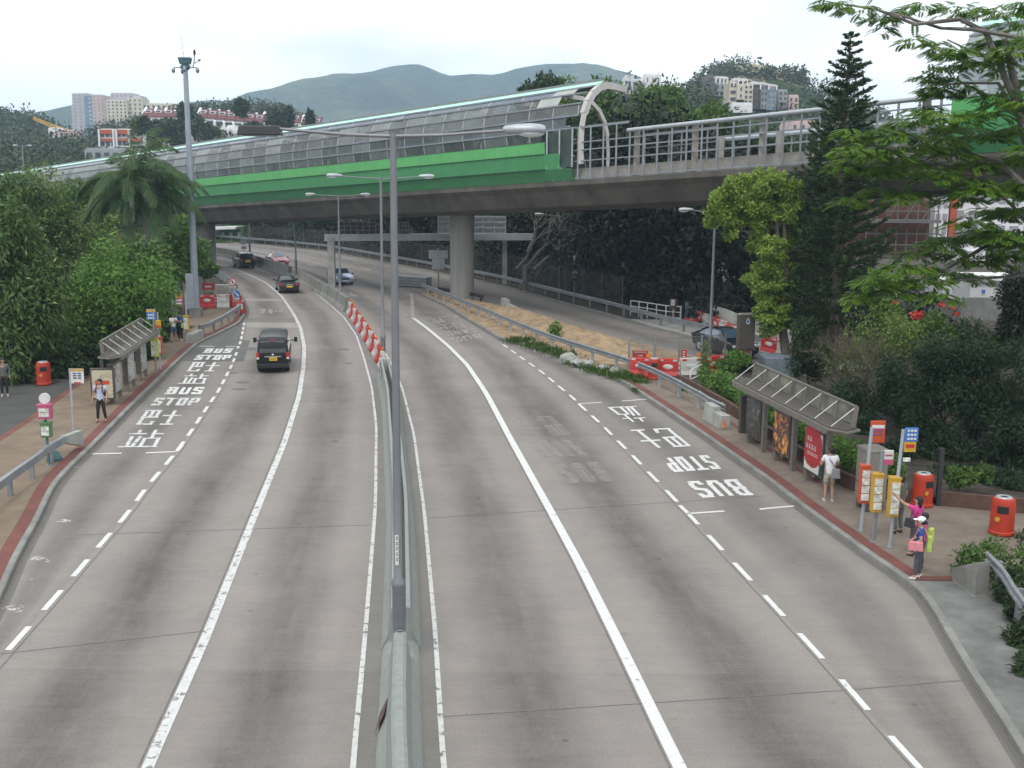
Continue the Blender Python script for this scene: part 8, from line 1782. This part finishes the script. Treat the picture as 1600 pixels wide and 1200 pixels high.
for i, (px, py) in enumerate([(408, 190), (420, 192), (452, 192), (470, 195), (485, 197)]):
    terrace_house('%s from the left of the scattered white houses beyond the dark lantern' % ORD[i], px, py, 15.5, 325, src)
# dark conifers among the houses
for i, (px, py, rx, ry) in enumerate([(448, 183, 6, 16), (485, 190, 4, 12), (290, 178, 12, 14), (430, 188, 14, 12), (376, 168, 8, 10)]):
    p = V(px, py, 300); s = 300 / F; tree('conifer', (p.x, 300, p.z - ry * s * 1.5), p, (rx * s, rx * s, ry * s), 12, 1200, 1.2, 'foliage_dark', ['tall dark conifer on the ridge among the white houses', 'smaller dark conifer right of the tall one on the ridge', 'dark rounded tree just left of the mast on the ridge', 'dark tree between white houses beyond the lantern', 'dark treetop above the white terrace row'][i], group='dark trees among the hillside houses', seed=500 + i, k=.5, r0=.3)
for i, (px, py, rx, ry) in enumerate([(226, 196, 13, 9), (244, 212, 9, 13), (262, 196, 16, 8), (325, 205, 18, 10), (310, 200, 12, 12), (275, 214, 14, 10), (395, 200, 12, 8)]):
    p = V(px, py, 285); s = 285 / F; tree('hillside_tree', (p.x, 285, p.z - ry * s * 1.6), p, (rx * s, rx * s, ry * s), 12, 1500, 1.1, 'foliage_hill', ['tree above the red banded terrace, left one', 'tree standing before the middle of the red banded terrace', 'tree above the right half of the red banded terrace', 'tree below the white terrace row, beside the small white house', 'tree just right of the mast on the slope', 'tree before the right end of the red banded terrace', 'tree above the dark lantern among white houses'][i], group='trees among the hillside houses', seed=520 + i, k=.5, r0=.3)
# right estate
e = px_building('white flat roofed house on the crest right of the white arch', 262, [(978, 992, 118.5, 146, 2, 8, 'b_white', 1, 1, .3, 'win'), (992, 1008, 124, 146, 3, 6, 'b_white', 2, 2, .5, 'win'), (1007, 1033, 117.5, 148, 0, 9, 'b_white', 2, 3, .16, 'win')], 'white_house')
o = e.location; q = V(986, 116, 262) - o; dsh = MB().lathe([(.02, 0), (.5, .08), (.85, .3), (.9, .34)], (0, 0, 0), 14).xform(Matrix.Translation((q.x, 2, q.z + .5)) @ Matrix.Rotation(rad(-35), 4, 'Y')).build('satellite_dish', M['b_grey'], e); MB().bar((q.x, 2, q.z - 1), (q.x, 2, q.z + .6), .1).build('dish_mast', M['b_grey'], e)
px_building('dark grey end block of the hillside estate on the right', 285, [(1104, 1118, 119, 148, 0, 8, 'b_dark', 3, 1, .5, 'win'), (1116, 1137, 121, 150, 1, 8, 'b_grey', 3, 2, .5, 'win')], 'estate_block', group='estate blocks on the right hillside')
px_building('cream block with wide windows in the hillside estate', 276, [(1139, 1152, 128, 160, 0, 8, 'b_cream', 3, 1, .7, 'win'), (1150, 1163, 134, 156, -1, 8, 'b_cream', 2, 1, .2, 'win'), (1162, 1177, 132, 163, 0, 8, 'b_cream', 4, 2, .55, 'win')], 'estate_block', group='estate blocks on the right hillside')
px_building('tall grey glazed block right of the cream one in the hillside estate', 278, [(1177, 1190, 127, 170, 1, 8, 'b_dark', 4, 1, .5, 'win'), (1188, 1200, 132, 170, 0, 8, 'b_grey', 4, 2, .5, 'win'), (1198, 1214, 137, 172, 0, 8, 'b_grey', 4, 2, .7, 'b_blueglass')], 'estate_block', group='estate blocks on the right hillside')
px_building('small grey block at the right end of the hillside estate', 282, [(1215, 1231, 142, 174, 0, 8, 'b_grey', 4, 2, .5, 'win'), (1233, 1250, 150, 172, 1, 8, 'b_pink', 2, 2, .4, 'win')], 'estate_block', group='estate blocks on the right hillside')
for i, (a, b, yt, yb) in enumerate([(1119, 1137, 120, 131), (1147, 1168, 123, 135), (1176, 1214, 128, 140)]):
    e = empty('roof_pergola', V((a + b) / 2, yb, 276), ['white roof frame over the dark estate block', 'white roof frame over the cream estate block', 'long white roof frame stepping down over the grey estate block'][i], 'pergola'); o = e.location; mb = MB(); A_, B_ = V(a, yt, 276) - o, V(b, yt + (6 if i == 2 else 1.5), 276) - o
    mb.bar(A_, B_, .35); mb.bar(A_ + Vector((0, 3, 0)), B_ + Vector((0, 3, 0)), .35)
    for k in range(4): p = A_.lerp(B_, k / 3); mb.bar(p, (p.x, p.y, 0), .3); mb.bar(p, p + Vector((0, 3, 0)), .25)
    mb.build('frame', M['b_white'], e)
px_building('curved white retaining wall below the cream estate block', 262, [(1142, 1176, 163, 176, 0, 3, 'b_white', 0, 0, 0, 'win')], 'retaining_wall', cat='wall')
px_building('pink low house glimpsed through the right steel frames', 190, [(1235, 1275, 192, 206, 0, 8, 'b_pink', 1, 3, .3, 'win')], 'low_house')
# crane and site on the far left hill
cr0 = V(112, 212, 430); cr1 = V(52, 186, 430); e = empty('tower_crane', V(92, 212, 430), 'yellow lattice crane boom over the far left hillside', 'crane'); o = e.location; mb = MB(); A_ = cr1 - o; B_ = cr0 - o
for dz in (0, 1.6): mb.bar(A_ + Vector((0, 0, dz * .3)), B_ + Vector((0, 0, dz)), .45)
for k in range(9): p = A_.lerp(B_, k / 9); q = A_.lerp(B_, (k + .5) / 9); mb.bar(p, q + Vector((0, 0, 1.2)), .3); mb.bar(q + Vector((0, 0, 1.2)), A_.lerp(B_, (k + 1) / 9), .3)
mb.build('boom', M['yellow'], e); mb = MB(); m0 = A_.lerp(B_, .75); mb.bar(m0, (m0.x, m0.y, -4), .8); mb.build('mast', M['yellow'], e); MB().box((m0.x + .9, m0.y, m0.z - .6), (1.6, 1.4, 1.6)).build('cab', M['orange_red'], e)
px_building('white and orange half built house under the yellow crane', 425, [(76, 92, 201, 216, 0, 8, 'b_white', 1, 2, .3, 'b_red'), (92, 114, 204, 216, 1, 8, 'b_pink', 1, 3, .3, 'win')], 'half_built_house')
# ---------------------------------------------------------------- buildings at road level
e = px_building('low green and white shed beyond the bend under the viaduct', 176, [(312, 345, 352, 376, 0, 6, 'b_dark', 1, 3, .5, 'b_blueglass'), (345, 382, 358, 376, -1, 6, 'green_box', 1, 3, .4, 'b_white')], 'low_shed'); o = e.location
A_, B_ = V(322, 357, 174) - o, V(372, 355.5, 174) - o; MB().bar(A_, B_, 3.0, .35).build('roof', M['b_white'], e)
px_building('dark low building with white window frames far behind the gantry', 172, [(540, 640, 338, 362, 0, 6, 'b_dark', 1, 8, .6, 'win')], 'low_building')
e = px_building('brown scaffolded building beyond the conifer, under the right end of the viaduct', 88, [(1350, 1456, 300, 404, 0, 10, 'b_brown', 0, 0, 0, 'win')], 'scaffolded_building'); o = e.location
A_ = V(1345, 404, 88) - o; B_ = V(1462, 300, 88) - o; n = 0
for i in range(8): x = A_.x + (B_.x - A_.x) * i / 7; MB().bar((x, -.9, 0), (x, -.9, B_.z), .09).build('scaffold_pole', M['b_dark'], e)
for i in range(6): z = B_.z * (i + .3) / 6; MB().bar((A_.x, -.95, z), (B_.x, -.95, z), .09).build('scaffold_ledger', M['b_dark'], e)
for i in range(4): MB().bar((A_.x + (B_.x - A_.x) * i / 4, -1.0, B_.z * .55), (A_.x + (B_.x - A_.x) * (i + 1) / 4, -1.0, B_.z), .08).build('scaffold_brace', M['b_dark'], e)
MB().box(((A_.x + B_.x) / 2, -1.0, B_.z * .57), (B_.x - A_.x, 1.2, .25)).build('scaffold_deck', M['b_dark'], e)
e = px_building('white and red framed building right of the brown scaffold', 92, [(1458, 1484, 308, 370, 0, 8, 'b_white', 3, 2, .6, 'b_grey'), (1484, 1500, 305, 370, .3, 8, 'b_red', 0, 0, 0, 'win'), (1500, 1640, 300, 372, 2, 8, 'b_white', 3, 6, .6, 'b_grey')], 'framed_building')
e = px_building('white site cabin with a small window at the right', 72, [(1514, 1600, 441, 476, 0, 3, 'b_white', 0, 0, 0, 'win')], 'site_cabin', cat='cabin'); o = e.location; A_ = V(1514, 476, 72) - o; B_ = V(1600, 441, 72) - o
MB().box(((A_.x * .32 + B_.x * .68), -.06, B_.z * .6), (.35, .1, .7)).build('window', M['win'], e); MB().box((A_.x + .85, -.05, B_.z * .6), (.2, .1, .2)).build('sign', M['blue_sign'], e); MB().box(((A_.x + B_.x) / 2, 0, B_.z + .05), (B_.x - A_.x + .2, .4, .12)).build('roof_trim', M['b_grey'], e)
mb = MB()
for i in range(26): mb.box((A_.x + (B_.x - A_.x) * (i + .5) / 26, -.015, B_.z * .5), (.05, .03, B_.z * .96))
mb.build('ribs', M['b_white'], e)
e = px_building('second white site cabin, left of the one with the window', 76, [(1470, 1510, 446, 466, 0, 3, 'b_white', 1, 2, .2, 'win')], 'site_cabin', cat='cabin')
e = px_building('concrete site wall below the white cabins', 68, [(1500, 1640, 476, 500, 0, .4, 'conc_light', 0, 0, 0, 'win')], 'site_wall', cat='wall')
e = px_building('white lattice fence panels behind the vine clump', 75, [(1372, 1442, 445, 470, 0, .3, 'b_white', 2, 12, .7, 'b_dark')], 'lattice_fence', cat='fence')
e = px_building('white low roof glimpsed between the flame tree branches', 82, [(1502, 1540, 392, 408, 0, 4, 'b_white', 1, 3, .3, 'b_grey')], 'low_roof')
# ---------------------------------------------------------------- haze
hz = MB().box((0, 1500, 130), (6400, 4200, 262.5)); ho = hz.build('haze', None, kind='stuff'); ho['label'] = 'thin pale summer haze over the hills'; ho['category'] = 'haze'
hmt = bpy.data.materials.new('haze'); hmt.use_nodes = True; ht = hmt.node_tree; ht.nodes.clear(); hv = ht.nodes.new('ShaderNodeVolumePrincipled'); hv.inputs['Color'].default_value = (.62, .82, 1.0, 1); hv.inputs['Density'].default_value = .00030; hv.inputs['Anisotropy'].default_value = .1; hout = ht.nodes.new('ShaderNodeOutputMaterial'); ht.links.new(hv.outputs[0], hout.inputs['Volume']); ho.data.materials.append(hmt)
